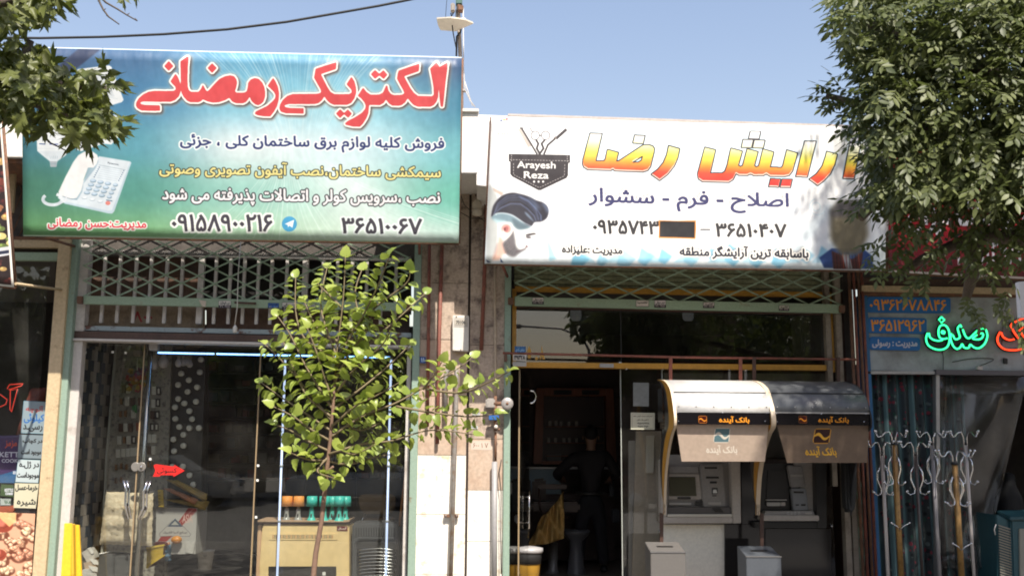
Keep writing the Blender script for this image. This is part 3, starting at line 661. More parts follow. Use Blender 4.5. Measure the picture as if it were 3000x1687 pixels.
m_plyd = mat('brown_cardboard_in_shade', (.13,.075,.05), .85, col2=(.07,.05,.045), var=.3, scale=3)
m_yellow = mat('ochre_frame_paint', (.55,.28,.035), .5, var=.15, scale=4)
m_wire = mat('black_cable', (.02,.02,.02), .6)
m_wirew = mat('white_cable', (.6,.57,.52), .6)
m_glass = glass_mat('shop_glass', tint=(.90,.91,.89), boost=1.6, dirt=.009)
m_glass2 = glass_mat('transom_glass', tint=(.55,.55,.55), boost=2.4, dirt=.01)
m_floor = mat('shop_floor_tiles', (.24,.20,.165), .35, var=.2, scale=2)
m_inwall = mat('interior_wall', (.14,.12,.11), .8, var=.15, scale=2)
m_inbrown = mat('interior_brown_panel', (.08,.045,.035), .7, var=.25, scale=3)
m_ceil = mat('interior_ceiling', (.12,.11,.10), .9, var=.1)

def sbox(name, a, b, m, parent=None, bevel=0.0, kind=None, **kw):
    return MB().box(a, b).build(name, m, parent, bevel, kind=kind, **kw)
# ------------------------------------------------------------------ ground
sbox('road', (-60, -60, -.5), (60, -6.6, -.14), m_road, kind='structure')
sbox('pavement', (-60, -6.45, -.5), (60, 8, 0), m_pave, kind='structure')
sbox('kerb', (-60, -6.6, -.5), (60, -6.452, .004), mat('kerb_stone', (.34,.32,.29), .8, var=.2), kind='structure', bevel=.01)
sbox('far_pavement', (-60, -60, -.499), (60, -21, -.02), m_pave, kind='structure')
# ------------------------------------------------------------------ the row of shops
BLD = thing('shop_building', 'low row of shops with marble pillar between two glass shopfronts', 'building')
XL = [Xat(173, .05), Xat(1213, .05), Xat(1485, .05), Xat(2478, .05)]   # inner sides: left shop, pillar, right shop
ROOF = Zat(300, 0, 1300)
def bpart(name, a, b, m, bevel=0.0, label=None): return sbox(name, a, b, m, BLD, bevel, label=label)
# white boxed parapet behind the banners
ztop = Zat(330, -.3, 1900); 
par = MB(); par.px([(1158,318),(1402,318),(1402,508),(1158,508)], -.78, 1.0)
par.build('parapet_box', m_white, BLD, .008)
MB().px([(1150,315),(1403,318),(1403,328),(1150,326)], -.81, 1.1).build('coping', mat('coping_stone', (.62,.58,.54), .6, var=.1), BLD, .004)
MB().px([(1396,336),(2640,375),(2640,690),(1396,544)], -.78, 1.0).build('parapet_box', m_white, BLD, .008)
MB().px([(1488,333),(2640,371),(2640,380),(1488,341)], -.82, 1.1).build('coping', mat('coping_brown_edge', (.50,.44,.40), .6, var=.15), BLD, .003)
MB().px([(2640,380),(3300,400),(3300,690),(2640,690)], -.74, 1.0).build('parapet_box', m_white, BLD, .008)
MB().px([(-220,350),(66,356),(66,462),(-220,458)], -.7, 1.0).build('parapet_box', m_white, BLD, .008)
MB().px([(-220,462),(200,466),(200,482),(-220,478)], -.66, .96).build('coping', m_rustd, BLD, .004)
zc = Zat(540, .3, 1300)
bpart('roof_slab', (-12, .35, zc), (12, 7, zc+.35), m_ceil)
bpart('upper_wall', (-12, .12, Zat(760, .12)), (12, .34, zc+.3), mat('dark_upper_wall', (.10,.085,.075), .9, var=.3, scale=3))
# ---- pillar with marble slabs
PX0, PX1, PX2 = Xat(1224, 0), Xat(1369, 0), Xat(1476, 0)
bpart('pillar_core', (PX0+.01, .03, 0), (PX2-.01, .6, zc), mat('pillar_mortar', (.05,.035,.03), .95, var=.2))
slabs = []
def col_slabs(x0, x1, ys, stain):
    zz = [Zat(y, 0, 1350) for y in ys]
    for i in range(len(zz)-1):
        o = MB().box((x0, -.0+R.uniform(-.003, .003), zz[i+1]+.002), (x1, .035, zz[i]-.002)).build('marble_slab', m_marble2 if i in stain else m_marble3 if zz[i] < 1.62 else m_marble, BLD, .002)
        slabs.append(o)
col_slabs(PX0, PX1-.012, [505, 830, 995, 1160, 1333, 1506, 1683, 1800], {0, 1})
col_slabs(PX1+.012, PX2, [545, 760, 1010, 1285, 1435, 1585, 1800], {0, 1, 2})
# ---- left shopfront frame
YF = .08
def vpost(name, pxc, wpx, m, y0, z0, z1, d=.08, bev=.004):
    w_ = wpx/2916*(9.9+y0); x = Xat(pxc, y0)
    return sbox(name, (x-w_/2, y0, z0), (x+w_/2, y0+d, z1), m, BLD, bev)
vpost('cream_post', 143, 36, m_cream, -.06, 0, Zat(640, 0), .14)
vpost('door_post', 173, 24, m_teal, -.02, 0, Zat(640, 0), .14)
vpost('jamb', 203, 33, m_jamb, .05, 0, Zat(640, 0), .1)
vpost('door_post', 1213, 21, m_teal, -.04, 0, Zat(640, 0), .16)
vpost('jamb', 1193, 12, m_jamb, .10, 0, Zat(995, 0), .1)
vpost('door_post', 1485, 19, m_teal, -.04, 0, Zat(700, 0), .16)
m_dull = mat('dull_beige_paint', (.26,.22,.17), .6, col2=(.14,.10,.07), var=.2, scale=6, ramp=(.5,.7))
vpost('jamb', 2474, 17, m_dull, .02, 0, Zat(700, 0), .1)
vpost('jamb', 2442, 16, m_dull, .06, Zat(1420, 0), Zat(700, 0), .08)
vpost('door_post', 2512, 14, mat('worn_green_post', (.20,.30,.22), .7, col2=(.16,.10,.07), var=.2, scale=8, ramp=(.45,.6)), .0, 0, Zat(1380, 0), .08)
vpost('cream_post', 2495, 17, m_dull, .02, 0, Zat(1360, 0), .1)
# transom grid of the left shop: white bars
def hbar(name, x0, x1, ya, yb, m, Y, t, slope=.022, xr=None, bev=.003):
    return MB().px([(x0, ya), (x1, ya+slope*(x1-x0)), (x1, yb+slope*(x1-x0)), (x0, yb)], Y, t).build(name, m, BLD, bev)
hbar('transom_bar', 236, 1205, 728, 744, m_jamb, .12, .05)
hbar('transom_bar', 228, 1205, 640, 655, m_jamb, .12, .05)
hbar('sill_bar', 216, 1205, 953, 967, m_bluegrey, .07, .08)
hbar('lintel', 214, 1210, 969, 990, m_brown, .04, .2)
hbar('door_head', 212, 1206, 990, 997, m_jamb, .02, .2)
bars = [(310,9),(355,9),(402,9),(446,9),(492,9),(537,9),(593,17),(636,9),(678,9),(719,9),(760,9),(799,9),(843,9),(897,17),(949,9),(991,9),(1034,9),(1077,9),(1120,9),(1162,9)]
zt, zb = Zat(630, .13), Zat(957, .13)
for x, w_ in bars:
    xx = P(x, 728, .13).x; ww = w_/2916*10
    MB().box((xx-ww/2, .13, zb), (xx+ww/2, .13+(.03 if w_ < 12 else .05), zt)).build('glazing_bar', m_jamb, BLD, .002)
xx = P(262, 728, .12).x; MB().box((xx-.03, .12, zb), (xx+.025, .17, zt)).build('glazing_bar', m_jamb, BLD, .002)
# panels behind the transom bars
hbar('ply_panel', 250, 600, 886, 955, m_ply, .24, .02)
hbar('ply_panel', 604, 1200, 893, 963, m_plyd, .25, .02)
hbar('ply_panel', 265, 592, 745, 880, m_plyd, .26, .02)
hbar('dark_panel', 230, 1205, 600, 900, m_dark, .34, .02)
# ---- right shopfront
hbar('yellow_head', 1508, 2445, 838, 853, m_yellow, .12, .05, .020)
xl, xr = P(1506, 980, .1).x, P(2433, 980, .1).x
sbox('yellow_frame', (xl-.02, .1, Zat(1066, .1)), (xl+.022, .16, Zat(845, .1)), m_yellow, BLD, .003)
sbox('yellow_frame', (xr-.033, .1, Zat(1090, .1, 2430)), (xr+.033, .16, Zat(870, .1, 2430)), m_yellow, BLD, .003)
hbar('yellow_frame', 1508, 2443, 1060, 1076, m_yellow, .09, .08, .0095)
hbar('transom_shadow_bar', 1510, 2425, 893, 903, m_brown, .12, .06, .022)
MB().px([(1511,893),(2425,914),(2425,1070),(1511,1062)], .14, .008).build('transom_glass', m_glass2, BLD)
xx = P(1819, 980, .138).x; sbox('glass_joint', (xx-.003, .130, Zat(1062, .138)), (xx+.003, .137, Zat(900, .138)), m_wire, BLD)
for k in range(5):
    hbar('shutter_slat', 1506, 2462, 776+k*13.5, 788+k*13.5, m_greend, .20-.012*(k % 2), .03, .022)
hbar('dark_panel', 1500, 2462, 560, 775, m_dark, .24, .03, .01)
for x in (1560, 1655, 1775, 1900, 1990, 2090, 2200, 2310): hbar('dividing_post', x, x+14, 700, 800, m_greend, .19, .03, .02)
# ---- interiors: floors, side walls, back walls, ceilings
def room(x0, x1, y0, y1, zc_, mw, mf, name):
    bpart('shop_floor', (x0, y0, -.01), (x1, y1, .03), mf)
    bpart('side_wall', (x0-.06, y0, 0), (x0, y1, zc_), mw); bpart('side_wall', (x1, y0, 0), (x1+.06, y1, zc_), mw)
    bpart('back_wall', (x0, y1, 0), (x1, y1+.1, zc_), mw); bpart('shop_ceiling', (x0-.05, y0, zc_), (x1+.05, y1+.1, zc_+.08), m_ceil)
XS0 = Xat(196, .3); XS1 = Xat(1224, 0)+.05
room(XS0, XS1, .36, 5.0, Zat(985, .3)+.02, m_inwall, m_floor, 'left')
XR0, XR1 = Xat(1480, .3), Xat(2470, .3)
room(XR0, XR1, .28, 4.6, Zat(870, .3)+.1, m_inbrown, m_floor, 'right')
XQ0 = Xat(2535, .3); room(XQ0, XQ0+4.2, .36, 4.6, Zat(1080, .3), m_inwall, m_floor, 'right end')
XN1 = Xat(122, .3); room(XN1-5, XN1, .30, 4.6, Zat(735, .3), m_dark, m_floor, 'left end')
# outer walls left of the frame and right of the frame so no light leaks in
bpart('outer_wall', (-12, .36, 0), (XN1-5.06, .6, zc), m_inwall); bpart('outer_wall', (XQ0+4.26, 0, 0), (13, .6, zc), m_marble)
for a, b in ((XN1+.06, XS0-.06), (XS1+.06, XR0-.06), (XR1+.06, XQ0-.06)):
    if b > a: bpart('party_wall', (a, .3, 0), (b, 5.1, zc), m_inwall)
# tiled side wall of the left shop, brick-laid tiles
tm = [mat('tile_brown', (.42,.37,.32), .3, var=.15), mat('tile_brown_pale', (.52,.46,.40), .3, var=.15), mat('tile_slate_blue', (.13,.155,.20), .25, var=.2)]
tmesh = [MB().box((0, -.078, -.0555), (.012, .078, .0555)).build('tile', m_, BLD, .002) for m_ in tm]
used = [False]*3
z = Zat(1001, .7)
row = 0
while z > .05:
    for c_ in range(6):
        y = .42+c_*.16+(row % 2)*.08
        if y > 1.25: continue
        k = 2 if (c_+row) % 2 == 0 else (row*7+c_*3) % 2
        o = tmesh[k] if not used[k] else tmesh[k].copy()
        if used[k]: COL.objects.link(o)
        used[k] = True
        o.location = (XS0+.001, y, z-.06)
    z -= .115; row += 1
# ------------------------------------------------------------------ banners in place
def banner(name, q, Yt, Yb, m, label, bulge=.02, cat='banner'):
    c = [P(*q[0], Yt), P(*q[1], Yt), P(*q[2], Yb), P(*q[3], Yb)]
    base = (c[2]+c[3])/2
    t = thing(name, label, cat, base)
    sheet('printed_sheet', c, m, t, .004, 48, 16, bulge)
    off = Vector((0, .035, 0))
    for a, b in ((0, 1), (1, 2), (3, 2), (0, 3)):
        MB().tube([c[a]+off, c[b]+off], .014, 6).build('frame_rail', m_rustd, t)
    return t
banner('shop_banner', QB1, -1.08, -.88, M_B1, 'large blue and green Persian banner with red headline and telephone picture', .02)
banner('shop_banner', QB2, -.84, -.86, M_B2, 'white Persian barber banner with orange headline and dark haired profile', .03)
# left edge banner with dates
Q3 = [(-150,330), (4,352), (41,842), (-150,822)]
C3 = Canvas(Q3, 1.0, (.13,.07,.06)); r3 = random.Random(2)
for k in range(150):
    x, y = r3.uniform(-150, 40), r3.uniform(340, 840); c_ = r3.choice([(.40,.18,.13),(.30,.12,.10),(.55,.36,.24),(.22,.08,.07),(.62,.5,.3)] if y < 620 or y > 730 else [(.55,.08,.12),(.75,.70,.45),(.35,.4,.2)])
    rx = r3.uniform(9, 17); C3.disc((x+2, y+3), rx, (.05,.02,.02), .6, 1, ry=rx*.7); C3.disc((x, y), rx, c_, 1, ry=rx*.68); C3.disc((x-rx*.3, y-rx*.25), rx*.3, tuple(min(1, q*1.7) for q in c_), .7, 1)
C3.poly([(-150,735),(41,700),(41,728),(-150,770)], (.72,.72,.72)); C3.poly([(-150,745),(41,712),(41,722),(-150,758)], (.12,.14,.22))
C3.a[:, -7:] = (.82,.80,.76); C3.a[-6:] = (.80,.80,.76)
banner('shop_banner', Q3, -.95, -.9, C3.material('dates_banner_print', .5), 'narrow end of a banner printed with dates at the left edge')
# red banner at the right
Q4 = [(2603,400), (3250,425), (3250,830), (2603,797)]
C4 = Canvas(Q4, .8, (.62,.05,.08)); r4 = random.Random(4)
C4.grid([[(190,25,35)]*4, [(200,24,38)]*4, [(170,16,32)]*4, [(90,12,24)]*4])
for j in range(9):
    for i in range(80): C4.disc((2606+i*8+(j % 2)*4, 728+j*8+i*.1), 1.8, (.55,.10,.15), .8)
for k in range(26): a = (r4.uniform(2640, 3200), r4.uniform(470, 700)); C4.poly([(a[0]+r4.uniform(-22, 22), a[1]+r4.uniform(-22, 22)) for _ in range(5)], r4.choice([(.93,.20,.20), (.94,.90,.88), (.75,.05,.08), (.95,.75,.30), (.15,.55,.40)]), .9)
C4.text("فروش پوشاک ارزان", 2660, 3150, 560, 700, (.93,.91,.90), bold=3, rings=[(5, (.55,.02,.05))])
C4.text("۳۶۵۱۲۹۶۲", 2800, 3000, 700, 775, (.93,.91,.90), bold=2)
C4.a[-5:] = (.85,.82,.8)
banner('shop_banner', Q4, -.8, -.8, C4.material('red_banner_print', .5), 'red banner with white letters hidden behind the leafy tree')
# ------------------------------------------------------------------ folding security grilles
def grille(x0, x1, xm0, yt, yb, slope, cells, rows, label, beam_y, stick):
    Y = .0
    t = thing('security_grille', label, 'security grille', P((x0+x1)/2, yb, Y))
    TL, TR, BR, BL = P(x0, yt, Y), P(x1, yt+slope*(x1-x0), Y), P(x1, yb+slope*(x1-x0), Y), P(x0, yb, Y)
    def q(a, b): return TL*(1-a)*(1-b)+TR*a*(1-b)+BR*a*b+BL*(1-a)*b
    n = 0
    for sgn in (1, -1):
        for k in range(-rows*2, cells*2+rows*2+1, 2):
            # line a = (k + sgn*b*rows)/ (2*cells) clipped to 0..1
            pts = []
            for b in [i/(rows*8) for i in range(rows*8+1)]:
                a = (k+sgn*b*rows*2/1.0)/(2*cells)
                if 0 <= a <= 1: pts.append((a, b))
            if len(pts) < 2: continue
            p0, p1 = q(*pts[0])+Vector((R.uniform(-.008, .008), 0, 0)), q(*pts[-1])+Vector((R.uniform(-.008, .008), 0, 0)); off = Vector((0, .006*sgn, 0))
            d = (p1-p0).normalized(); nn = Vector((0, 1, 0)).cross(d)*.0078
            MB().prism([p0+off-nn, p1+off-nn, p1+off+nn, p0+off+nn], (0, .004, 0)).build('lattice_strip', m_green, t)
    rv = MB()
    for j in range(rows*2+1):
        for i in range(cells*2+1):
            if (i+j) % 2 == 0:
                p = q(i/(2*cells), j/(2*rows)); rv.lathe(p+Vector((0, -.014, 0)), [(.008, 0), (.008, .012)], 6, 'y')
    rv.build('rivets', m_green, t, kind='stuff')
    a0, a1 = beam_y
    MB().px([(x0-2, a0), (x1, a0+slope*(x1-x0)), (x1, a1+slope*(x1-x0)), (x0-2, a1)], -.035, .05).build('bottom_rail', m_green, t, .003)
    for x, y in ((x0-14, (a0+a1)/2), (x1+2, (a0+a1)/2+slope*(x1-x0))):
        MB().px([(x-8, y-11), (x+9, y-11), (x+9, y+11), (x-8, y+11)], -.06, .05).build('corner_clamp', m_rustd, t, .006)
    return t
G1 = grille(246, 1196, 0, 600, 868, .022, 10, 6, 'pale green folding grille drawn up below the blue banner', (866, 890), None)
G2 = grille(1510, 2466, 0, 700, 872, .0235, 10, 4, 'pale green folding grille drawn up below the white barber banner', (869, 895), None)
# stickers on the rails
def plate(name, q, Y, canvas_fn, label, cat='sticker', k=2.0, t=.003, col=(.85,.83,.8), rough=.5, group=None, emit=0):
    c = Canvas(q, k, col); canvas_fn(c)
    o = sheet(name, [P(x, y, Y) for x, y in q], c.material(name+'_print', rough, emit), None, t)
    return tag(o, label, cat, group)
def stick(x, y, w_, h_, txt, colr, label, lat=False, dark=True):
    q = [(x, y), (x+w_, y+.6), (x+w_, y+h_+.6), (x, y+h_)]
    def fn(c):
        if dark: c.poly([(x, y+h_*.62), (x+w_, y+h_*.62), (x+w_, y+h_), (x, y+h_)], (.16,.13,.15))
        for s_ in ((x, y, x+w_, y), (x, y+h_, x+w_, y+h_), (x, y, x, y+h_), (x+w_, y, x+w_, y+h_)): c.line([s_[:2], s_[2:]], 2, (.2,.18,.2))
        c.text(txt, x+w_*.12, x+w_*.88, y+h_*.14, y+h_*.58, (.12,.12,.15), bold=.5)
        c.text('۰۹۱۵ ۳۱', x+w_*.12, x+w_*.88, y+h_*.68, y+h_*.92, (.85,.8,.8), bold=.3)
    return plate('sticker', q, -.040, fn, label, col=colr)
stick(640, 880, 37, 22, 'درب اتوماتیک', (.80,.78,.74), 'small white printed sticker on the left rail, nearest the hanging bulb')
stick(785, 887, 32, 15, 'کلید سازی', (.10,.33,.62), 'small blue sticker on the left grille rail among the leaves', dark=False)
stick(826, 885, 46, 20, 'درب برقی', (.78,.76,.72), 'white and black shield shaped sticker right of the blue one')
stick(884, 889, 40, 20, 'درب برقی', (.70,.70,.66), 'pale sticker on the left rail, partly behind leaves')
stick(1559, 871, 34, 20, 'درب برقی', (.80,.76,.74), 'torn dark and white sticker at the left end of the barber rail')
stick(1863, 879, 38, 19, 'نصب', (.78,.74,.70), 'plain pale sticker left of the middle of the barber rail', dark=False)
stick(1917, 879, 34, 22, 'درب برقی', (.80,.76,.76), 'boxed black and white sticker near the middle of the barber rail')
stick(2060, 885, 33, 17, 'کلید', (.75,.70,.68), 'worn black sticker right of the middle of the barber rail')
stick(2282, 894, 30, 16, 'کلید', (.75,.73,.68), 'small white sticker near the right end of the barber rail')
MB().px([(582,878),(604,882),(602,899),(592,897)], -.042, .003).build('paper_scrap', mat('paper_scrap', (.55,.47,.38), .8), None, label='torn beige paper scrap stuck on the left rail', cat='paper scrap')
# red price mark on the plywood
plate('painted_mark', [(378,905),(455,907),(455,950),(378,948)], .234, lambda c: c.text('۸۰۰', 388, 446, 913, 943, (.55,.10,.14), bold=1), 'red painted number on the plywood behind the bars', 'painted number', col=(.54,.47,.38))
# handle of the left grille
MB().tube([P(689,886,-.05), P(689,886,-.08), P(748,889,-.08), P(748,889,-.05)], .012, 6).build('handle', m_brown, G1)
# hanging bulb holder
t = thing('hanging_lamp_holder', 'white bulb holder hanging on a thin flex in front of the left rail', 'lamp holder', P(686,962,-.12))
MB().tube([P(706,700,-.12), P(698,800,-.12), P(695,900,-.12), P(688,950,-.12)], .005, 5).build('flex', m_wirew, t)
MB().lathe(P(688,974,-.12), [(.016,0),(.022,.012),(.022,.05),(.012,.065),(.006,.075)], 12).build('socket', m_wirew, t)
# ------------------------------------------------------------------ pillar: pipes, meter, gas fittings
def pipe(name, pts, r, m, label, cat='pipe', n=10): return tag(MB().tube([P(x, y, Y) for x, y, Y in pts], r, n).build(name, m, None), label, cat)
pipe('conduit_pipe', [(1259,640,-.05),(1252,1250,-.05)], .016, m_rust, 'thin red pipe running down beside the left shop post')
pipe('conduit_pipe', [(1297,640,-.05),(1284,1085,-.05),(1284,1110,-.05),(1281,1300,-.05)], .019, m_rust, 'second red pipe from the left on the marble pillar')
pipe('conduit_pipe', [(1426,520,-.06),(1420,780,-.06),(1410,1026,-.06)], .019, m_rust, 'red pipe right of the dark groove, ending above the street')
pipe('gas_pipe', [(1305,1220,-.06),(1306,1100,-.06),(1312,1085,-.06),(1326,1078,-.06),(1337,1084,-.06),(1338,1110,-.06),(1334,1250,-.06),(1317,1776,-.06)], .023, m_galv, 'stained galvanised pipe with a bend, down the middle of the pillar')
t = thing('pipe_clamp', 'rusty two eared clamp holding the galvanised pipe', 'pipe clamp', P(1323,1510,-.06))
MB().px([(1300,1505),(1343,1507),(1343,1516),(1300,1514)], -.05, .03).build('clamp_bar', m_rustd, t, .003)
for x in (1306, 1338): MB().lathe(P(x, 1510, -.06), [(.008,0),(.008,.012)], 6, 'y').build('bolt', m_galv, t)
pipe('conduit_pipe', [(1449,745,-.05),(1450,900,-.05),(1452,1080,-.05),(1451,1165,-.05)], .012, mat('beige_pipe', (.50,.40,.30), .6, var=.15), 'thin beige pipe below the white banner corner')
pipe('gas_riser', [(1452,1265,-.06),(1452,1350,-.06)], .012, m_rustd, 'short rusty rod above the grey pipe')
pipe('gas_riser', [(1449,1352,-.07),(1448,1776,-.07)], .027, mat('grey_plastic_pipe', (.30,.29,.29), .5, var=.1), 'thick grey pipe rising from the ground right of the groove')
pipe('loose_wire', [(1469,1345,-.06),(1462,1385,-.06),(1468,1440,-.06),(1467,1560,-.06),(1468,1680,-.06)], .005, m_wire, 'thin black wire beside the grey pipe', 'wire')
t = thing('gas_meter', 'old gas regulator with round dial beside the barber door post', 'gas regulator', P(1460,1182,-.1))
MB().px([(1423,1166),(1450,1166),(1450,1196),(1423,1196)], -.12, .09).build('housing', mat('regulator_grey', (.34,.31,.28), .5, var=.2), t, .012)
MB().tube([P(1440,1182,-.09), P(1486,1182,-.09)], .022, 10).build('neck', m_rustd, t)
MB().lathe(P(1486,1182,-.16), [(.02,-.012),(.055,-.01),(.06,0),(.06,.05),(.05,.07)], 20, 'y').build('dial', mat('regulator_dial', (.40,.37,.35), .4, metal=.3, var=.15), t)
MB().lathe(P(1486,1182,-.175), [(.014,0),(.014,.02)], 10, 'y').build('hub', m_rustd, t)
MB().tube([P(1451,1160,-.09), P(1451,1262,-.09)], .016, 8).build('stem', m_rustd, t)
MB().px([(1432,1216),(1462,1216),(1462,1230),(1432,1230)], -.12, .05).build('blue_handle', mat('blue_enamel', (.03,.12,.35), .4), t, .004)
MB().ball(P(1453,1250,-.1), .022, 8).build('valve', mat('pale_valve', (.6,.55,.48), .5), t)
MB().ball(P(1462,1258,-.1), .015, 8).build('valve', m_rustd, t)
t = thing('electricity_meter_box', 'white electricity meter box on the marble pillar', 'meter box', P(1350,976,-.02))
MB().px([(1326,923),(1374,924),(1373,1029),(1326,1027)], -.09, .09).build('case', mat('meter_case_white', (.66,.62,.56), .5, var=.08), t, .006)
MB().px([(1330,930),(1370,931),(1370,958),(1330,957)], -.093, .003).build('label_panel', mat('meter_label_grey', (.45,.42,.38), .6, var=.1), t)
for x, y in ((1337,927),(1363,927),(1350,1024)): MB().lathe(P(x, y, -.1), [(.006,0),(.006,.012)], 6, 'y').build('screw', m_rustd, t)
plate('meter_number', [(1332,936),(1369,937),(1369,952),(1332,951)], -.0965, lambda c: (c.text('70106', 1336, 1363, 939, 949, (.2,.2,.2), bold=.6, latin=True)), 'printed number strip on the meter box', 'number strip', col=(.70,.67,.62))
plate('number_plate', [(1230,1044),(1247,1045),(1247,1064),(1230,1063)], -.045, lambda c: c.text('۱۱', 1234, 1243, 1048, 1060, (.8,.85,.9), bold=.5), 'tiny blue house plate on the left pillar edge', 'house plate', col=(.08,.26,.50))
plate('house_number', [(1508,1014),(1540,1015),(1540,1034),(1508,1033)], -.06, lambda c: c.text('خیابان آزادی', 1511, 1537, 1018, 1030, (.75,.82,.88), bold=.4), 'small blue street plate above the white number plate', 'street plate', col=(.12,.36,.58))
plate('house_number', [(1503,1037),(1542,1039),(1542,1058),(1503,1056)], -.062, lambda c: c.text('۴۹۳۲۸', 1507, 1538, 1041, 1053, (.12,.12,.15), bold=.8), 'white number plate on the barber door frame', 'number plate', col=(.80,.78,.75))
MB().px([(1502,1059),(1542,1060),(1542,1073),(1502,1072)], -.06, .004).build('blank_plate', mat('grey_plate', (.45,.44,.42), .5), None, label='blank grey plate below the white number plate', cat='plate')
for (x, y, l) in ((1384,1206,'upper white paper sticker right of the pillar groove'), (1377,1246,'lower bluish paper sticker right of the pillar groove')):
    plate('sticker', [(x, y), (x+23, y+1), (x+23, y+10), (x, y+9)], -.008, lambda c: c.text('نصب ماهواره', x+2, x+21, y+2, y+7, (.2,.25,.35), bold=.3), l, col=(.72,.72,.70))
plate('chalk_writing', [(1380,1290),(1442,1292),(1442,1318),(1380,1316)], -.004, lambda c: c.text('۷ ۱ ۶۰۰', 1386, 1430, 1297, 1311, (.42,.32,.26), bold=.3), 'faint pencilled numbers on the marble right of the groove', 'pencil writing', col=(.78,.71,.65))
# lamp and wires under the parapet gap
t = thing('outdoor_lamp', 'small white plastic spotlight hung between the two banners', 'outdoor lamp', P(1398,600,-.2))
MB().lathe(P(1398,612,-.2), [(.03,0),(.05,.01),(.045,.06),(.028,.085),(.012,.1)], 14).build('shade', mat('old_white_plastic', (.62,.55,.45), .5, var=.1), t)
MB().lathe(P(1398,632,-.2), [(.035,0),(.05,.01),(.05,.06),(.02,.075)], 14).build('lower_shade', MATS['old_white_plastic'], t)
MB().tube([P(1398,588,-.2), P(1400,575,-.15), P(1405,566,-.05)], .008, 6).build('arm', m_rustd, t)
for i, (pts, l) in enumerate([([(1346,560,-.1),(1360,600,-.1),(1385,625,-.1),(1430,655,-.1)], 'black wire sagging below the gap, upper one'),
    ([(1348,500,-.1),(1355,535,-.12),(1375,520,-.12),(1390,490,-.1)], 'black wire loop tucked under the white parapet'),
    ([(1346,620,-.1),(1380,640,-.1),(1425,640,-.1)], 'black wire sagging below the gap, lower one')]):
    pipe('loose_wire', pts, .004, m_wire, l, 'wire', 5)
tag(MB().px([(1343,480),(1352,480),(1352,520),(1343,520)], -.35, .3).build('sign_bracket', m_rustd, None), 'rusty bracket behind the right edge of the blue banner', 'bracket')
tag(MB().tube([P(1395,572,-.05), P(1428,570,-.4)], .015, 6).build('sign_bracket', m_rustd, None), 'rusty bracket behind the left edge of the white banner', 'bracket')
for (a, b, l) in (((1229,700,-.85),(1229,745,0),'red stay under the right end of the blue banner'), ((1470,772,-.83),(1487,812,0),'red stay under the left end of the white banner'), ((110,690,-.85),(220,722,0),'rusty stay under the left end of the blue banner'), ((46,831,-.88),(180,849,-.05),'pale rusty bar from the dates banner to the cream post')):
    tag(MB().tube([P(*a), P(*b)], .014, 6).build('banner_stay', m_rust if 'red' in l else m_cream if 'pale' in l else m_rustd, None), l, 'stay bar')
tag(MB().px([(30,478),(47,478),(38,622),(20,622)], -.3, .03).build('angle_bracket', m_cream, None, .003), 'slanting beige angle iron left of the blue banner', 'bracket')
# left neighbour: beams above the dark opening
hb = lambda n_, x0, x1, a, b, m, Y, t_, s_: MB().px([(x0,a),(x1,a+s_*(x1-x0)),(x1,b+s_*(x1-x0)),(x0,b)], Y, t_).build(n_, m, BLD, .003)
hb('cream_beam', -200, 184, 700, 722, m_cream, .0, .08, .01); hb('green_beam', -200, 182, 736, 760, m_green, .02, .06, .01); hb('cream_beam', -200, 186, 690, 700, m_rustd, .0, .08, .01)
t = thing('security_grille', 'dark folded lattice grille left of the blue banner', 'security grille', P(60,620,.06))
for k in range(7):
    for s_ in (1, -1):
        x0 = 30+k*24; MB().tube([P(x0, 480, .05+s_*.006), P(x0+s_*95, 695, .05+s_*.006)], .006, 4).build('lattice_strip', m_rustd, t)
# red pole with hangers over the barber door
t = thing('hanging_rail', 'rust red rail across the barber front carrying the cash machine hoods', 'rail', P(1990,1048,-.3))
MB().tube([P(1473,1034,-.16), P(1990,1046,-.16), P(2512,1053,-.16)], .012, 8).build('rail_tube', m_rust, t)
for x, y0, m_ in ((1965,1044,m_rust),(2170,1046,m_rust),(2210,1046,m_alu),(2457,1046,m_alu)):
    MB().px([(x-5, y0), (x+5, y0), (x+5, 1120), (x-5, 1120)], -.175, .02).build('hanger', m_rust if m_ is m_rust else m_brown, t, .002)
MB().px([(1478,1036),(1486,1036),(1486,1056),(1478,1056)], -.18, .15).build('end_bracket', m_rustd, t)
# right-hand red pipes
for k, x in enumerate((2484, 2497, 2510, 2521)):
    tag(MB().tube([P(x, 740, -.04), Vector((P(x,740,-.04).x, -.04, 0))], .016, 8).build('conduit_pipe', m_rust if k % 2 else m_rustd, None), ['brown pipe nearest the barber frame, right side','dark red pipe second in the right cluster','brown pipe third in the right cluster','dark red pipe touching the blue column'][k], 'pipe')
# ------------------------------------------------------------------ antenna mast, panel aerial, cable
ma = mat('mast_beige', (.42,.35,.28), .6, var=.1); mw_ = mat('panel_aerial_cream', (.74,.66,.52), .5, var=.05)
t = thing('antenna_mast', 'beige roof mast with clamps and cables above the banner gap', 'antenna mast', P(1352,330,0))
MB().tube([P(1352,330,0), P(1352,250,0), P(1343,40,0), P(1341,-60,0)], .021, 10).build('mast_pole', ma, t)
MB().px([(1335,-10),(1354,-10),(1354,12),(1335,12)], -.06, .09).build('green_tape', mat('green_tape', (.05,.13,.11), .6, var=.3, scale=30), t, .008)
MB().px([(1320,8),(1333,9),(1332,32),(1320,32)], -.1, .08).build('junction_box', mat('grey_box', (.30,.27,.24), .6, var=.2), t, .01)
MB().px([(1340,12),(1358,16),(1356,31),(1342,30)], -.09, .08).build('clamp', m_rustd, t, .006)
MB().tube([P(1337,30,-.03), P(1337,60,-.05), P(1352,78,-.04), P(1349,95,-.03), P(1338,108,-.03), P(1337,165,-.03)], .010, 7).build('cable', m_wire, t)
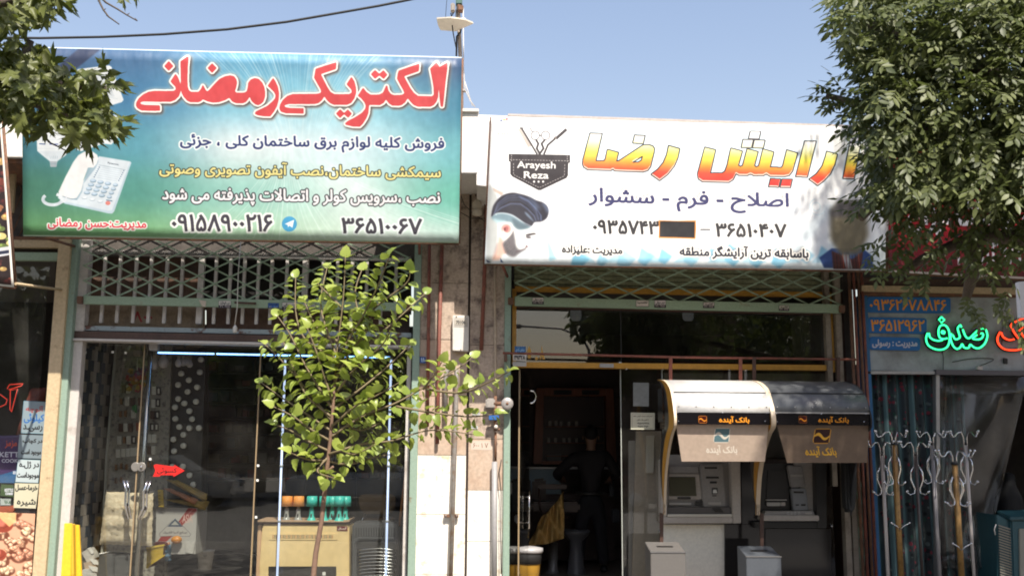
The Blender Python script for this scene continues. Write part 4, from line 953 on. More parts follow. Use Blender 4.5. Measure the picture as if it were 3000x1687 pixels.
MB().tube([P(1321,40,-.03), P(1322,50,-.04), P(1330,36,-.04)], .007, 6).build('cable', m_wire, t)
MB().tube([P(1357,24,-.03), P(1358,200,-.02), P(1362,262,0), P(1378,296,.0), P(1392,314,.05)], .006, 6).build('cable', m_wirew, t)
MB().tube([P(1362,240,0), P(1384,312,.05)], .005, 5).build('cable', m_wirew, t)
MB().px([(1349,259),(1364,261),(1364,267),(1349,265)], -.04, .06).build('clamp', m_galv, t, .003)
t = thing('panel_aerial', 'flat cream coloured panel aerial tilted on the roof mast', 'aerial', P(1333,70,-.1))
MB().prism([P(1279,57,-.30), P(1321,55,-.40), P(1360,60,-.40), P(1387,71,-.30), P(1355,83,-.06), P(1335,94,-.02), P(1290,90,-.06), P(1283,76,-.16)], (0, 0, .02)).build('panel', mw_, t, .004)
MB().px([(1318,53),(1365,53),(1365,62),(1318,62)], -.06, .06).build('mounting_bracket', mat('bracket_white', (.7,.68,.64), .5), t, .004)
MB().tube([P(1325,75,-.3), P(1328,100,-.2), P(1336,140,-.05)], .006, 6).build('cable', m_wire, t)
MB().tube([P(1305,55,-.04), P(1309,0,-.04), P(1312,-20,-.04)], .003, 5).build('whip', m_wire, t)
cb = [P(x, y, -3.0) for x, y in ((-120,106),(0,111),(116,112.5),(300,109),(480,101),(664,87),(840,65),(1013,35),(1110,18),(1200,0),(1310,-24))]
tag(MB().tube(cb, .009, 6).build('overhead_cable', m_wire, None), 'black overhead cable sagging across the sky', 'cable')
# ------------------------------------------------------------------ left shop: glazing
YG = .26
def pane(name, x0, x1, ya, yb, label=None, m=None, Y=YG, parent=BLD):
    a, b = P(x0, 1304, Y).x, P(x1, 1304, Y).x
    return MB().box((a, Y, yb), (b, Y+.01, ya)).build(name, m or m_glass, parent, 0, label)
zt_ = Zat(997, YG)
m_gedge = mat('glass_edge_tan', (.30,.22,.13), .3)
for (x0, x1) in ((221, 404), (408, 750), (754, 1190)):
    pane('glass_pane', x0, x1, zt_, .03)
for x in (406, 752):
    a = P(x, 1304, YG).x; MB().box((a-.008, YG-.004, .03), (a+.004, YG+.014, zt_)).build('glass_edge', m_gedge, BLD)
a = P(424, 1304, YG+.12).x; MB().tube([(a, YG+.12, .03), (a, YG+.12, zt_)], .024, 12).build('steel_post', m_steel, BLD)
MB().px([(436,1003),(462,1003),(462,1026),(436,1026)], YG-.03, .07).build('patch_hinge', m_alu, BLD, .006)
MB().px([(256,1000),(286,1001),(284,1014),(256,1013)], YG+.05, .05).build('door_closer', m_wire, BLD, .004)
for (pts, l) in (([(362,1406),(369,1432),(367,1478),(376,1519)], 'bent chrome pull handle left of the glass joint'), ([(432,1409),(421,1440),(420,1488),(403,1521)], 'bent chrome pull handle right of the glass joint')):
    t = thing('door_handle', l, 'handle', P(pts[0][0], pts[0][1], YG-.05))
    for d in (0, 9):
        MB().tube([P(x+d, y, YG-.05+d*.004) for x, y in pts], .012, 8).build('grip', m_chrome, t)
    for x, y in pts[1:3]: MB().tube([P(x+4, y, YG), P(x+4, y, YG-.05)], .02, 8).build('standoff', m_chrome, t)
m_lockd = mat('dull_lock_steel', (.30,.28,.25), .35, metal=.5)
t = thing('glass_lock', 'round steel lock disc on the glass doors', 'lock', P(413,1367,YG-.02))
for x in (397, 414): MB().lathe(P(x,1367,YG-.02-.004*(x > 400)), [(.0,-.006),(.040,-.006),(.046,0),(.046,.008)], 24, 'y', False).build('disc', m_lockd, t)
MB().lathe(P(413,1367,YG-.045), [(.0,-.004),(.014,0),(.016,.02)], 12, 'y').build('keyhole', m_chrome, t)
mws = mat('white_sticker_square', (.72,.72,.68), .6)
for (x, y, l) in ((250,1032,'high on the left door, above the tiles'),(330,1031,'beside the top of the stone board'),(368,1033,'on the stone board, high up'),(440,1344,'just above the red arrow'),(756,1363,'uppermost on the right glass joint'),(754,1406,'middle one on the right glass joint'),(750,1514,'lowest on the right glass joint')):
    tag(MB().px([(x-3.4,y-3.4),(x+3.4,y-3.4),(x+3.4,y+3.4),(x-3.4,y+3.4)], YG-.004, .003).build('glass_sticker', mws, None), 'tiny white square sticker '+l, 'sticker', 'tiny white square stickers on the glass')
# red arrow sign
cA = Canvas([(446,1358),(544,1358),(544,1398),(446,1398)], 3, (.80,.12,.10))
cA.text('کسوئی', 460, 518, 1369, 1388, (.08,.03,.03), bold=.5); cA.line([(470,1393),(508,1393)], 2, (.08,.03,.03))
AR = [(450,1362),(458,1359),(508,1366),(511,1361),(541,1378),(508,1396),(507,1391),(470,1391),(468,1395),(448,1395),(455,1378)]
H_ = cA.H; ar = []; 
def flat_print(name, pts, canvas, Y, t, label, cat, rough=.5):
    v = [P(x, y, Y) for x, y in pts]; n = len(v); uv = []
    q = canvas.T(pts)
    for a, b in q: uv.append((a/canvas.w, 1-b/canvas.h))
    vv = v+[p+Vector((0, t, 0)) for p in v]
    f = [list(range(n))[::-1], [n+i for i in range(n)]]+[[i, (i+1) % n, n+(i+1) % n, n+i] for i in range(n)]
    o = mesh(name, vv, f, canvas.material(name+'_print', rough), None, uvs=uv*2)
    bm = bmesh.new(); bm.from_mesh(o.data); bmesh.ops.recalc_face_normals(bm, faces=bm.faces); bm.to_mesh(o.data); bm.free()
    return tag(o, label, cat)
flat_print('arrow_sign', AR, cA, YG-.008, .003, 'red paper arrow with one Persian word on the glass', 'arrow sign')
# LED strips
m_led = mat('led_strip_lit', (.5,.6,.8), .4, emit=(.05,.24,1.0), es=1.5)
m_ledw = mat('led_strip_white', (.8,.85,1.0), .4, emit=(.55,.68,1.0), es=.85)
m_ledh = mat('led_clip', (.35,.38,.42), .4)
def led(pts, m, label, dots=0):
    t = thing('led_strip', label, 'light strip', P(*pts[0], .40))
    a, b = P(*pts[0], .40), P(*pts[1], .40)
    MB().tube([a, b], .011, 6).build('strip', m, t)
    n = 4
    for k in range(n+1):
        p = a.lerp(b, k/n); d = (b-a).normalized()*.012
        MB().tube([p-d, p+d], .019, 8).build('clip', m_ledh, t)
    if dots:
        mb = MB()
        for k in range(dots): p = a.lerp(b, (k+.5)/dots); mb.ball(p+Vector((0, -.011, 0)), .0065, 5)
        mb.build('diodes', mat('led_diode', (.7,.9,1), .4, emit=(.45,.85,1.0), es=3), t, kind='stuff')
led([(460,1033),(1146,1047)], m_led, 'blue lit strip across the top of the left shop window', 150)
led([(836,1050),(812,1690)], m_ledw, 'bluish white light strip standing left of the mulberry trunk')
led([(1146,1050),(1130,1690)], m_ledw, 'bluish white light strip standing near the marble pillar')
# ------------------------------------------------------------------ display boards
m_gran = mat('speckled_granite_board', (.34,.32,.27), .6, col2=(.12,.11,.10), var=.3, scale=22, ramp=(.5,.62))
t = thing('display_board', 'speckled stone display board with rows of sockets', 'display board', P(405,1500,1.2))
MB().px([(341,1008),(503,1010),(490,1440),(487,1700),(296,1700),(312,1340)], 1.2, .04).build('board', m_gran, t)
MB().px([(337,1008),(342,1008),(313,1340),(297,1700),(291,1700),(308,1340)], 1.17, .07).build('edge_trim', mat('board_edge', (.5,.5,.45), .6), t)
SW = [(555,620,'b'),(605,625,'w'),(525,765,'o'),(592,768,'w'),(655,772,'b'),(745,770,'b'),(515,910,'o'),(572,905,'o'),(678,850,'g'),(665,910,'w'),(520,1065,'b'),(577,1065,'w'),(630,1065,'b'),(722,1055,'r'),(505,1210,'w'),(560,1210,'o'),(612,1210,'w'),(665,1205,'k'),(720,1200,'o'),(490,1362,'w'),(552,1355,'w'),(607,1350,'w'),(657,1345,'w'),(705,1340,'w'),
 (905,640,'w'),(950,645,'k'),(897,790,'w'),(943,780,'k'),(885,920,'b'),(935,920,'k'),(877,1060,'k'),(925,1060,'k'),(850,1190,'w'),(903,1190,'w'),(850,1325,'b'),(897,1325,'w')]
scol = {'b':(.09,.045,.03),'w':(.72,.70,.62),'o':(.30,.15,.06),'g':(.05,.28,.08),'r':(.30,.07,.04),'k':(.04,.035,.035)}
smats = {k: mat('switch_'+k, c, .4) for k, c in scol.items()}
for x, y, c in SW:
    px, py = 220+x/3.917, 980+y/3.917; w_, h_ = (3.2, 9) if c == 'o' else (6, 12)
    MB().px([(px-w_, py-h_), (px+w_, py-h_), (px+w_, py+h_), (px-w_, py+h_)], 1.165, .034).build('switch_plate', smats[c], t, .003)
    if c in 'wk': MB().px([(px-w_*.1, py-h_*.6), (px+w_*.7, py-h_*.6), (px+w_*.7, py+h_*.6), (px-w_*.1, py+h_*.6)], 1.155, .01).build('rocker', smats['w'], t, .002)
for x, y in ((470,190),(530,175),(590,185),(465,340),(530,335),(845,160),(885,155),(470,345)):
    px, py = 220+x/3.948, 1320+y/3.948; MB().px([(px-2.5,py-8),(px+2.5,py-8),(px+2.5,py+8),(px-2.5,py+8)], 1.17, .03).build('hanging_part', smats['o'], t)
m_spot = mat('downlight_cover', (.85,.83,.72), .5, var=.1)
t = thing('display_board', 'black ribbed panel dotted with round pale downlights', 'display board', P(545,1500,1.25))
MB().px([(509,1022),(604,1024),(590,1360),(590,1480),(487,1480),(492,1340)], 1.25, .03).build('board', mat('black_ribbed_board', (.018,.018,.018), .5, var=.3, scale=10, stretch=(30,1,.2)), t)
for x, y in ((1440,285),(1215,445),(1428,430),(1302,520),(1180,575),(1398,602),(1288,655),(1180,735),(1385,768),(1250,787),(1143,832),(1308,875),(1147,965),(1340,967),(1192,1057),(1308,1070),(1418,1070),(1240,1147),(1125,1200),(1240,1273),(1133,1335)):
    MB().lathe(P(220+x/3.917, 980+y/3.917, 1.21), [(0,-.006),(.026,-.004),(.031,0),(.031,.03)], 16, 'y').build('downlight', m_spot, t)
for x, y in ((1120,180),(1242,180),(1320,283),(1362,390)):
    MB().lathe(P(220+x/3.948, 1320+y/3.948, 1.21), [(0,-.006),(.026,-.004),(.031,0),(.031,.03)], 16, 'y').build('downlight', m_spot, t)
# artificial flowers
t = thing('artificial_flowers', 'hanging bunch of red purple and yellow cloth flowers', 'flowers', P(402,1112,1.05))
rf = random.Random(9)
for k in range(26):
    x, y = rf.uniform(376, 424), rf.uniform(1080, 1142); c = rf.choice([(.35,.03,.04),(.25,.03,.16),(.38,.14,.04),(.40,.25,.04),(.12,.10,.20)])
    m_ = mat('petal_%d' % int(c[0]*100+c[2]*50), c, .7); mb = MB(); p = P(x, y, 1.02+rf.uniform(0, .12))
    for j in range(6):
        a = j*1.05+rf.random(); d = Vector((math.cos(a), rf.uniform(-.4, .2), math.sin(a)))*rf.uniform(.025, .045); s_ = Vector((-d.z, 0, d.x))*.45
        mb.add([p, p+d*.6+s_, p+d, p+d*.6-s_], [(0, 1, 2, 3)])
    mb.build('flower', m_, t)
MB().tube([P(402,1085,1.05), P(402,1048,1.05)], .006, 5).build('hanging_wire', m_wirew, t)
t = thing('wall_fitting', 'beige plug fitting at the top of the stone board', 'electrical fitting', P(400,1030,1.1))
MB().px([(390,1024),(411,1025),(411,1043),(390,1042)], 1.08, .08).build('box', mat('fitting_cream', (.42,.36,.27), .5), t, .005)
MB().lathe(P(405,1022,1.12), [(.03,-.02),(.02,.03),(.04,.05)], 10).build('neck', MATS['fitting_cream'], t)
# hanging bulbs on a rail
mbul = mat('bulb_milky', (.60,.56,.55), .35)
for (x, y, r, Yb, l) in ((479,1062,.052,.95,'widest milky bulb hanging left of the black panel'),(452,1068,.048,1.0,'milky bulb half hidden by the steel post'),(523,1064,.036,.9,'first of the small bulbs in front of the black panel'),(536,1062,.034,1.0,'second small bulb in the row, from the left'),(547,1061,.033,1.05,'third small bulb in the row, from the left'),(556,1067,.032,1.08,'rightmost small bulb in the row')):
    t = thing('light_bulb', l, 'bulb', P(x, y, Yb))
    MB().lathe(P(x, y, Yb), [(0,-r*1.15),(r*.6,-r*1.0),(r,-r*.3),(r,r*.3),(r*.75,r*.9),(r*.45,r*1.4)], 14).build('globe', mbul, t)
    MB().lathe(P(x, y, Yb), [(r*.46,r*1.4),(r*.46,r*2.1),(r*.2,r*2.2)], 10).build('cap', mat('bulb_cap', (.45,.38,.28), .5), t)
tag(MB().px([(458,1022),(560,1040),(560,1050),(458,1032)], 1.0, .04).build('bulb_rail', mat('wood_rail', (.22,.16,.1), .6), None), 'wooden rail from which the bulbs hang', 'rail')
t = thing('ceiling_lamp', 'large round gold ceiling lamp high behind the glass', 'ceiling lamp', P(549,1008,1.6))
MB().lathe(P(549,1016,1.6), [(0,-.05),(.12,-.02),(.22,.06),(.24,.12),(.1,.14)], 20).build('bowl', mat('gold_bowl', (.32,.22,.11), .45, col2=(.18,.12,.07), var=.2, scale=12), t)
MB().ball(P(542,1014,1.38), .015, 6).build('knob', m_wire, t)
# back shelves with small goods
t = thing('goods_shelf', 'dark steel shelving with small boxed goods deep in the shop', 'shelf', P(720,1500,3.6))
for k in range(9): MB().px([(600,1040+k*46),(1180,1050+k*44),(1180,1053+k*44),(600,1044+k*46)], 3.3, .4).build('shelf_board', mat('shelf_dark', (.05,.045,.04), .5), t)
for x in (604, 745, 890, 1040, 1176): MB().px([(x,1020),(x+5,1020),(x+5,1480),(x,1480)], 3.28, .04).build('upright', MATS['shelf_dark'], t)
rs_ = random.Random(12); gcol = [(.18,.02,.02),(.12,.10,.09),(.05,.05,.06),(.22,.2,.18),(.10,.04,.03),(.03,.06,.10),(.16,.12,.06)]
gm = [mat('goods_box_%d' % i, c, .5) for i, c in enumerate(gcol)]
for k in range(8):
    x = 612
    while x < 1165:
        w_ = rs_.uniform(10, 30); h_ = rs_.uniform(14, 34); y = 1086+k*45
        if rs_.random() < .8: MB().px([(x,y-h_),(x+w_,y-h_),(x+w_,y-1),(x,y-1)], 3.32+rs_.uniform(0, .1), .15).build('boxed_goods', rs_.choice(gm), t)
        x += w_+rs_.uniform(1, 8)
# ------------------------------------------------------------------ bag of wood wool, boxes, crate, bucket
m_wool = mat('wood_wool', (.90,.76,.55), .9, col2=(.72,.56,.37), var=.3, scale=26, bump=1.0, bscale=90, stretch=(1,1,2.2))
def pillow(name, q, Y, depth, m, parent, nx=18, ny=20, seed=1, amp=.012):
    TL, TR, BR, BL = [P(x, y, Y) for x, y in q]; rr = random.Random(seed); v = []; f = []
    for side in (-1, 1):
        for j in range(ny+1):
            for i in range(nx+1):
                a, b = i/nx, j/ny; p = TL*(1-a)*(1-b)+TR*a*(1-b)+BR*a*b+BL*(1-a)*b
                d = (max(0, math.sin(math.pi*a))**.45)*(max(0, math.sin(math.pi*b))**.45)
                e = math.sin(b*19+seed)*.012*d+math.sin(a*11+b*7)*.008*d+rr.uniform(-amp, amp)*d
                v.append(p+Vector((rr.uniform(-amp, amp)*.5, side*(depth*d+e), rr.uniform(-amp, amp)*.5)))
    W_ = nx+1; n = W_*(ny+1)
    for s_ in range(2):
        for j in range(ny):
            for i in range(nx):
                q_ = [s_*n+j*W_+i, s_*n+(j+1)*W_+i, s_*n+(j+1)*W_+i+1, s_*n+j*W_+i+1]; f.append(q_ if s_ == 0 else q_[::-1])
    o = mesh(name, v, f, m, parent, smooth=True)
    bm = bmesh.new(); bm.from_mesh(o.data); bmesh.ops.remove_doubles(bm, verts=bm.verts, dist=.0005); bm.to_mesh(o.data); bm.free(); return o
t = thing('wood_wool_bag', 'clear plastic bag packed with pale wood wool behind the glass door', 'bag', P(378,1590,.50))
pillow('filling', [(312,1440),(449,1444),(444,1598),(292,1592)], .50, .07, m_wool, t, 24, 26, 3)
m_poly = glass_mat('clear_plastic_film', (.93,.94,.95), 1.35, 1.2, .12, .03)
pillow('plastic_film', [(308,1432),(455,1436),(454,1604),(274,1598)], .50, .085, m_poly, t, 12, 12, 5, .006)
m_card = mat('white_carton', (.42,.41,.39), .7, var=.06)
q = [(458,1485),(577,1487),(572,1622),(455,1622)]
cB = Canvas(q, 2.2, (.64,.63,.62)); gb = lambda p: sc_(p, 220, 1320, 3.948)
cB.poly(gb([(1310,660),(1405,665),(1405,700),(1240,870),(1200,820)]), (.55,.18,.17)); cB.poly(gb([(1000,990),(1130,985),(1060,1050),(945,1060)]), (.55,.18,.17))
cB.line(gb([(1215,835),(1370,668)]), 1, (.75,.6,.58)); cB.line(gb([(1245,860),(1400,695)]), 1, (.75,.6,.58))
cB.poly([gb([(1160,785),(1250,880),(1070,880)])[i] for i in range(3)], (.23,.28,.36)); cB.poly(gb([(1160,812),(1205,860),(1110,860)]), (.62,.62,.60)); cB.line(gb([(1105,868),(1220,868)]), 3, (.23,.28,.36))
cB.line(gb([(1130,810),(975,960),(985,990),(1325,992),(1340,965),(1190,810)]), 1, (.3,.3,.32))
cB.text('صنایع آسیا الکتریک', *[gb([(x, 0)])[0][0] for x in (1020, 1295)], *[gb([(0, y)])[0][1] for y in (930, 968)], (.2,.2,.22), bold=.4)
cB.text('ASIA', *[gb([(x, 0)])[0][0] for x in (1245, 1360)], *[gb([(0, y)])[0][1] for y in (735, 835)], (.75,.65,.62), latin=True, bold=.5)
cB.ring(gb([(1018,705)])[0], 6, .8, (.3,.3,.3))
t = thing('carton', 'white carton with a triangle logo and red diagonal stripe', 'carton', P(515,1622,.9))
MB().px([(458.5,1486),(577,1488),(572,1622),(455.5,1622)], .905, .4).build('box', m_card, t)
sheet('printed_face', [P(x, y, .9) for x, y in q], cB.material('carton_face_print', .7), t, .003)
MB().px([(544,1586),(571,1586),(566,1621),(545,1618)], .87, .02).build('flap', m_card, t)
m_sack = mat('ochre_plastic_sack', (.40,.27,.06), .35, var=.25, scale=6); m_sackp = mat('salmon_plastic_sack', (.50,.22,.12), .4, var=.2, scale=6)
t = thing('plastic_sack', 'ochre plastic sack folded on top of the white carton', 'sack', P(545,1480,1.0))
pillow('sack_upper', [(484,1404),(520,1406),(608,1446),(604,1470)], .98, .07, m_sack, t, 14, 10, 2, .008)
pillow('sack_lower', [(480,1462),(560,1464),(614,1468),(600,1494)], .96, .06, m_sack, t, 14, 8, 6, .008)
t = thing('plastic_sack', 'salmon coloured roll wrapped between the ochre sacks', 'sack', P(525,1455,.95))
pillow('sack_body', [(478,1430),(500,1430),(580,1462),(570,1478)], .90, .06, m_sackp, t, 14, 8, 8, .006)
t = thing('measuring_stick', 'yellow slotted strip beside the carton sacks', 'strip', P(470,1480,.85))
MB().px([(462,1434),(477,1434),(480,1484),(465,1484)], .85, .01).build('strip_body', mat('yellow_plastic', (.55,.38,.04), .45), t)
for k in range(5): MB().px([(464,1441+k*9),(470,1441+k*9),(470,1443+k*9),(464,1443+k*9)], .845, .004).build('slot', m_wire, t)
t = thing('slatted_crate', 'yellow plastic slatted crate standing under the carton', 'crate', P(450,1680,.7))
for k in range(12): MB().px([(430+k*4.2,1604-k*.8),(432.6+k*4.2,1604-k*.8),(431.8+k*4,1664-k*3.4),(429+k*4,1664-k*3.4)], .7, .02).build('slat', MATS['yellow_plastic'], t)
for y in (0, 54): MB().px([(428,1602+y),(481,1593+y*.55),(481,1598+y*.55),(428,1608+y)], .69, .03).build('rim', MATS['yellow_plastic'], t)
MB().px([(431,1604),(479,1596),(476,1632),(431,1664)], .725, .25).build('dark_inside', m_plyd, t)
pillow('x', [(484,1596),(500,1594),(500,1642),(484,1642)], .85, .05, mat('blue_sleeve', (.08,.18,.28), .5), tag(thing('blue_bottle', 'blue plastic bottle beside the yellow crate', 'bottle', P(492,1642,.85)))).name = 'bottle_body'
MB().lathe(P(492,1596,.85), [(.02,0),(.02,.03)], 8).build('bottle_cap', m_sackp, bpy.data.objects['blue_bottle'])
tag(MB().ball(P(517,1580,.85), .045, 12, (1.3,1,.9)).build('orange_ball', mat('orange_plastic', (.5,.2,.03), .4), None), 'orange plastic ball above the yellow crate', 'ball')
tag(MB().ball(P(470,1592,.8), .04, 12, (2,1,.7)).build('red_pouch', mat('red_plastic', (.35,.04,.03), .4), None), 'red pouch lying on the yellow crate', 'pouch')
t = thing('bucket', 'small white plastic bucket on the shop floor', 'bucket', P(600,1667,1.3))
MB().lathe(P(600,1667,1.3), [(.07,0),(.088,.19),(.094,.19),(.094,.205),(.08,.205),(.066,.02)], 20).build('pail', mat('bucket_white', (.42,.42,.43), .4), t)
MB().tube([P(577,1618,1.3), P(600,1628,1.2), P(623,1618,1.3)], .004, 5).build('bail', m_wire, t)
t = thing('waste_bin', 'dark metal bin with open lid below the wood wool bag', 'bin', P(330,1700,.5))
MB().px([(290,1622),(332,1625),(330,1760),(276,1755)], .46, .3).build('body', mat('bin_dark_grey', (.10,.10,.10), .35, var=.1), t, .008)
MB().px([(334,1628),(384,1622),(368,1760),(332,1760)], .50, .3).build('side', MATS['bin_dark_grey'], t, .008)
MB().tube([P(290,1622,.44), P(330,1614,.6), P(384,1620,.7)], .008, 6).build('rim', m_alu, t)
for i, (qq, l) in enumerate([([(238,1618),(262,1604),(283,1632),(256,1650)], 'small open carton with printed flap by the tiled wall'), ([(244,1648),(280,1640),(283,1668),(250,1672)], 'little cream box on the heap by the tiled wall'), ([(240,1668),(282,1662),(284,1700),(240,1700)], 'lowest white box of the heap by the tiled wall')]):
    t = thing('small_box', l, 'box', P(260, qq[2][1], .6)); MB().px(qq, .6-i*.05, .12).build('carton_body', mat('small_box_%d' % i, [(.55,.52,.48),(.5,.38,.28),(.6,.58,.54)][i], .7, var=.1), t, .002)
    MB().px([(qq[0][0]+18, qq[0][1]-12), (qq[1][0]+2, qq[1][1]-2), (qq[1][0]+14, qq[1][1]+14), (qq[0][0]+30, qq[0][1]+4)], .59-i*.05, .006).build('flap', mat('flap_white', (.72,.70,.66), .7), t)
# yellow folding stand outside
t = thing('folding_board', 'bright yellow folded A-shaped board by the left door post', 'folding board', P(208,1760,-.1))
my = mat('bright_yellow_paint', (.80,.50,.03), .45, var=.05); myd = mat('yellow_edge', (.62,.38,.03), .5)
MB().px([(188,1532),(210,1532),(206,1776),(172,1776)], -.14, .03).build('front_leaf', my, t, .004)
MB().px([(210,1534),(214,1536),(218,1776),(208,1776)], -.15, .06).build('edge', myd, t, .003)
MB().px([(212,1537),(231,1537),(243,1776),(222,1776)], -.06, .03).build('back_leaf', my, t, .004)
# ------------------------------------------------------------------ cream gas heater
m_cream2 = mat('cream_enamel', (.80,.60,.30), .4, var=.05, scale=2)
YH = .52
t = thing('gas_heater', 'cream enamelled gas heater with a dark window', 'heater', P(890,1760,YH))
gh = lambda p: sc_(p, 720, 1350, 4.3)
MB().px(gh([(210,795),(1302,797),(1300,1320),(1300,1900),(170,1900),(172,1320)]), YH, .38).build('cabinet', m_cream2, t, .012)
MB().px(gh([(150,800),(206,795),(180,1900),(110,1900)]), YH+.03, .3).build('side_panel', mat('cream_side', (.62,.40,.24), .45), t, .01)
MB().px(gh([(150,765),(1305,768),(1305,795),(150,795)]), YH-.01, .4).build('dark_top', m_plyd, t, .004)
MB().px(gh([(290,905),(1155,907),(1155,995),(290,995)]), YH-.006, .01).build('vent_panel', m_cream2, t, .003)
m_sl = mat('vent_slot_dark', (.09,.08,.06), .6); m_sl2 = mat('vent_slot_red', (.45,.18,.06), .6)
for k in range(40):
    x = 338+k*19.2; MB().px(gh([(x,927),(x+9,927),(x+9,975),(x,975)]), YH-.008, .004).build('vent_slot', m_sl if k % 3 else m_sl2, t)
cC = Canvas([(987,1540),(1018,1541),(1018,1554),(987,1553)], 4, (.38,.07,.09)); cC.text('آبسال', 990, 1015, 1543, 1551, (.85,.8,.75), bold=.5)
sheet('badge', [P(x, y, YH-.006) for x, y in [(987,1540),(1018,1541),(1018,1554),(987,1553)]], cC.material('heater_badge_print', .4), t, .004)
MB().px(gh([(285,1325),(1140,1325),(1140,1900),(285,1900)]), YH-.012, .01).build('window', mat('heater_window', (.03,.028,.025), .15), t, .004)
MB().px(gh([(965,1395),(1005,1395),(1005,1440),(965,1440)]), YH-.02, .01).build('knob', mws, t, .002)
tag(MB().px(gh([(150,742),(390,745),(1240,760),(1312,738),(1306,762),(1240,768),(150,764)]), YH-.03, .42).build('cardboard_sheet', mat('cardboard', (.45,.30,.19), .8, var=.15), None), 'thin cardboard sheet lying on the cream heater', 'cardboard')
t = thing('gas_heater', 'dark grey heater with rounded wire grill right of the cream one', 'heater', P(1098,1760,.6))
m_gh = mat('dark_grey_enamel', (.085,.087,.092), .3, var=.08)
MB().px(gh([(1340,790),(1370,768),(1900,770),(1915,800),(1905,1900),(1320,1900)]), .60, .3).build('cabinet', m_gh, t, .02)
MB().px(gh([(1340,990),(1420,960),(1870,960),(1910,1000),(1910,1040),(1870,990),(1430,990),(1385,1040),(1370,1900),(1340,1900)]), .575, .03).build('front_frame', m_gh, t, .008)
MB().px(gh([(1400,1040),(1440,1020),(1870,1020),(1900,1060),(1890,1900),(1395,1900)]), .592, .006).build('fire_back', m_wire, t)
for k in range(16): x = 1385+k*32; MB().px(gh([(x,835),(x+11,835),(x+11,950),(x,950)]), .594, .004).build('vent_slot', m_wire, t)
for k in range(11):
    y = 1100+k*42; MB().tube([P(*gh([(1415+a*47, y+ (abs(a-5)/5)**2*22)])[0], .575-.02*(1-(abs(a-5)/5)**2)) for a in range(11)], .005, 5).build('grill_wire', m_steel, t)
# table lamps
m_or = mat('orange_lampshade', (.75,.30,.07), .6, emit=(1.0,.35,.06), es=.05); m_lb = mat('clear_grey_lamp_base', (.30,.30,.29), .25)  # faint orange emission imitates sunlight coming through the unlit shades
m_tq = mat('turquoise_plastic', (.06,.52,.45), .4)
def lamp(x, Yl, hs, m1, m2, label, group=None):
    base = P(x, 1527, Yl); k = (9.9+Yl)/2916
    t = thing('table_lamp', label, 'table lamp', base)
    rr = 17*k; top = 71*k
    MB().lathe(base, [(rr*.95,0),(rr*.95,.006),(rr*.7,.02),(rr*.42,.055),(rr*.36,.09),(rr*.42,.12),(rr*.30,.135)], 14).build('base', m2, t)
    MB().lathe(base+Vector((0, 0, .13)), [(rr*.25,0),(rr*.25,.035)], 10).build('bulb_holder', m2, t)
    MB().lathe(base, [(rr*.95,top-28*k),(rr*.86,top)], 20).build('shade', m1, t)
    MB().lathe(base+Vector((0, -rr*.42, .03)), [(.008,0),(.008,.05)], 6).build('switch_panel', m_wire, t)
    return t
lamp(839, .60, 0, m_or, m_lb, 'orange shaded table lamp, left of the two'); lamp(873, .60, 0, m_or, m_lb, 'orange shaded table lamp, right of the two')
lamp(912, .60, 0, m_tq, m_tq, 'turquoise table lamp next to the orange ones'); lamp(949, .60, 0, m_tq, m_tq, 'turquoise table lamp directly behind the tree trunk'); lamp(993, .60, 0, m_tq, m_tq, 'rightmost turquoise table lamp of the front row')
lamp(972, .78, 0, m_tq, m_tq, 'turquoise table lamp in the second row, left'); lamp(1011, .78, 0, m_tq, m_tq, 'turquoise table lamp in the second row, right')
# plastic chair and stick
m_tan = mat('tan_chair_shell', (.22,.13,.06), .5, var=.1)
t = thing('chair', 'tan shell chair back behind the grey heater', 'chair', P(1104,1560,1.3))
gv = []
MB().px(gh([(1430,430),(1480,418),(1840,418),(1885,440),(1888,560),(1860,640),(1800,665),(1500,665),(1440,600),(1420,520)]), 1.3, .03).build('backrest', m_tan, t, .012)
for x in (1500, 1805): MB().tube([P(*gh([(x,660)])[0], 1.32), P(*gh([(x-40 if x < 1600 else x+30,760)])[0], 1.25)], .01, 6).build('leg', m_steel, t)
MB().px(gh([(1470,740),(1850,740),(1860,765),(1460,765)]), 1.0, .35).build('seat', m_tan, t, .01)
tag(MB().tube([P(1188,1390,.8), P(1170,1540,.7)], .014, 8).build('broom_stick', mat('orange_wood', (.45,.17,.04), .5), None), 'orange broom stick leaning near the right end of the left window', 'stick')
# ------------------------------------------------------------------ barber shop: glazing
YB = .16
def ball_fix(x, y, Y=YB):
    p = P(x, y, Y-.03)
    return tag(MB().lathe(p, [(0,-.018),(.014,-.014),(.019,0),(.014,.014),(.008,.02),(.008,.04)], 12, 'y').build('glass_fixing', m_chrome, None), None, None)
for x0, x1 in ((1822, 1941), (1945, 2128), (2140, 2432)):
    a, b = P(x0, 1304, YB).x, P(x1, 1304, YB).x
    MB().box((a, YB, .03), (b, YB+.01, Zat(1080, YB, (x0+x1)/2))).build('glass_pane', m_glass, BLD)
for x in (1820, 1943): 
    a = P(x, 1304, YB).x; MB().box((a-.004, YB-.003, .03), (a+.004, YB+.013, Zat(1080, YB, x))).build('glass_edge', mat('glass_edge_pale', (.42,.44,.40), .2), BLD)
for i, (x, y) in enumerate(((1817,1063),(1836,1078),(1943,1078),(2137,1081),(2185,1084),(2150,1554),(2437,1540),(1935,1556))):
    o = ball_fix(x, y); tag(o, 'round steel glass fixing '+['left of the entrance joint, high up','just right of the entrance joint','above the left cash machine','above the right end of the silver hood','above the joint of the two hoods','below the left cash machine, right side','low at the right end of the glass','below the left cash machine, left side'][i], 'glass fixing', 'round steel fixings on the barber glass')
for x in (2137, 2185): MB().px([(x-3,1088),(x+3,1088),(x+3,1125),(x-3,1125)], YB-.01, .02).build('clamp_strip', m_alu, BLD)
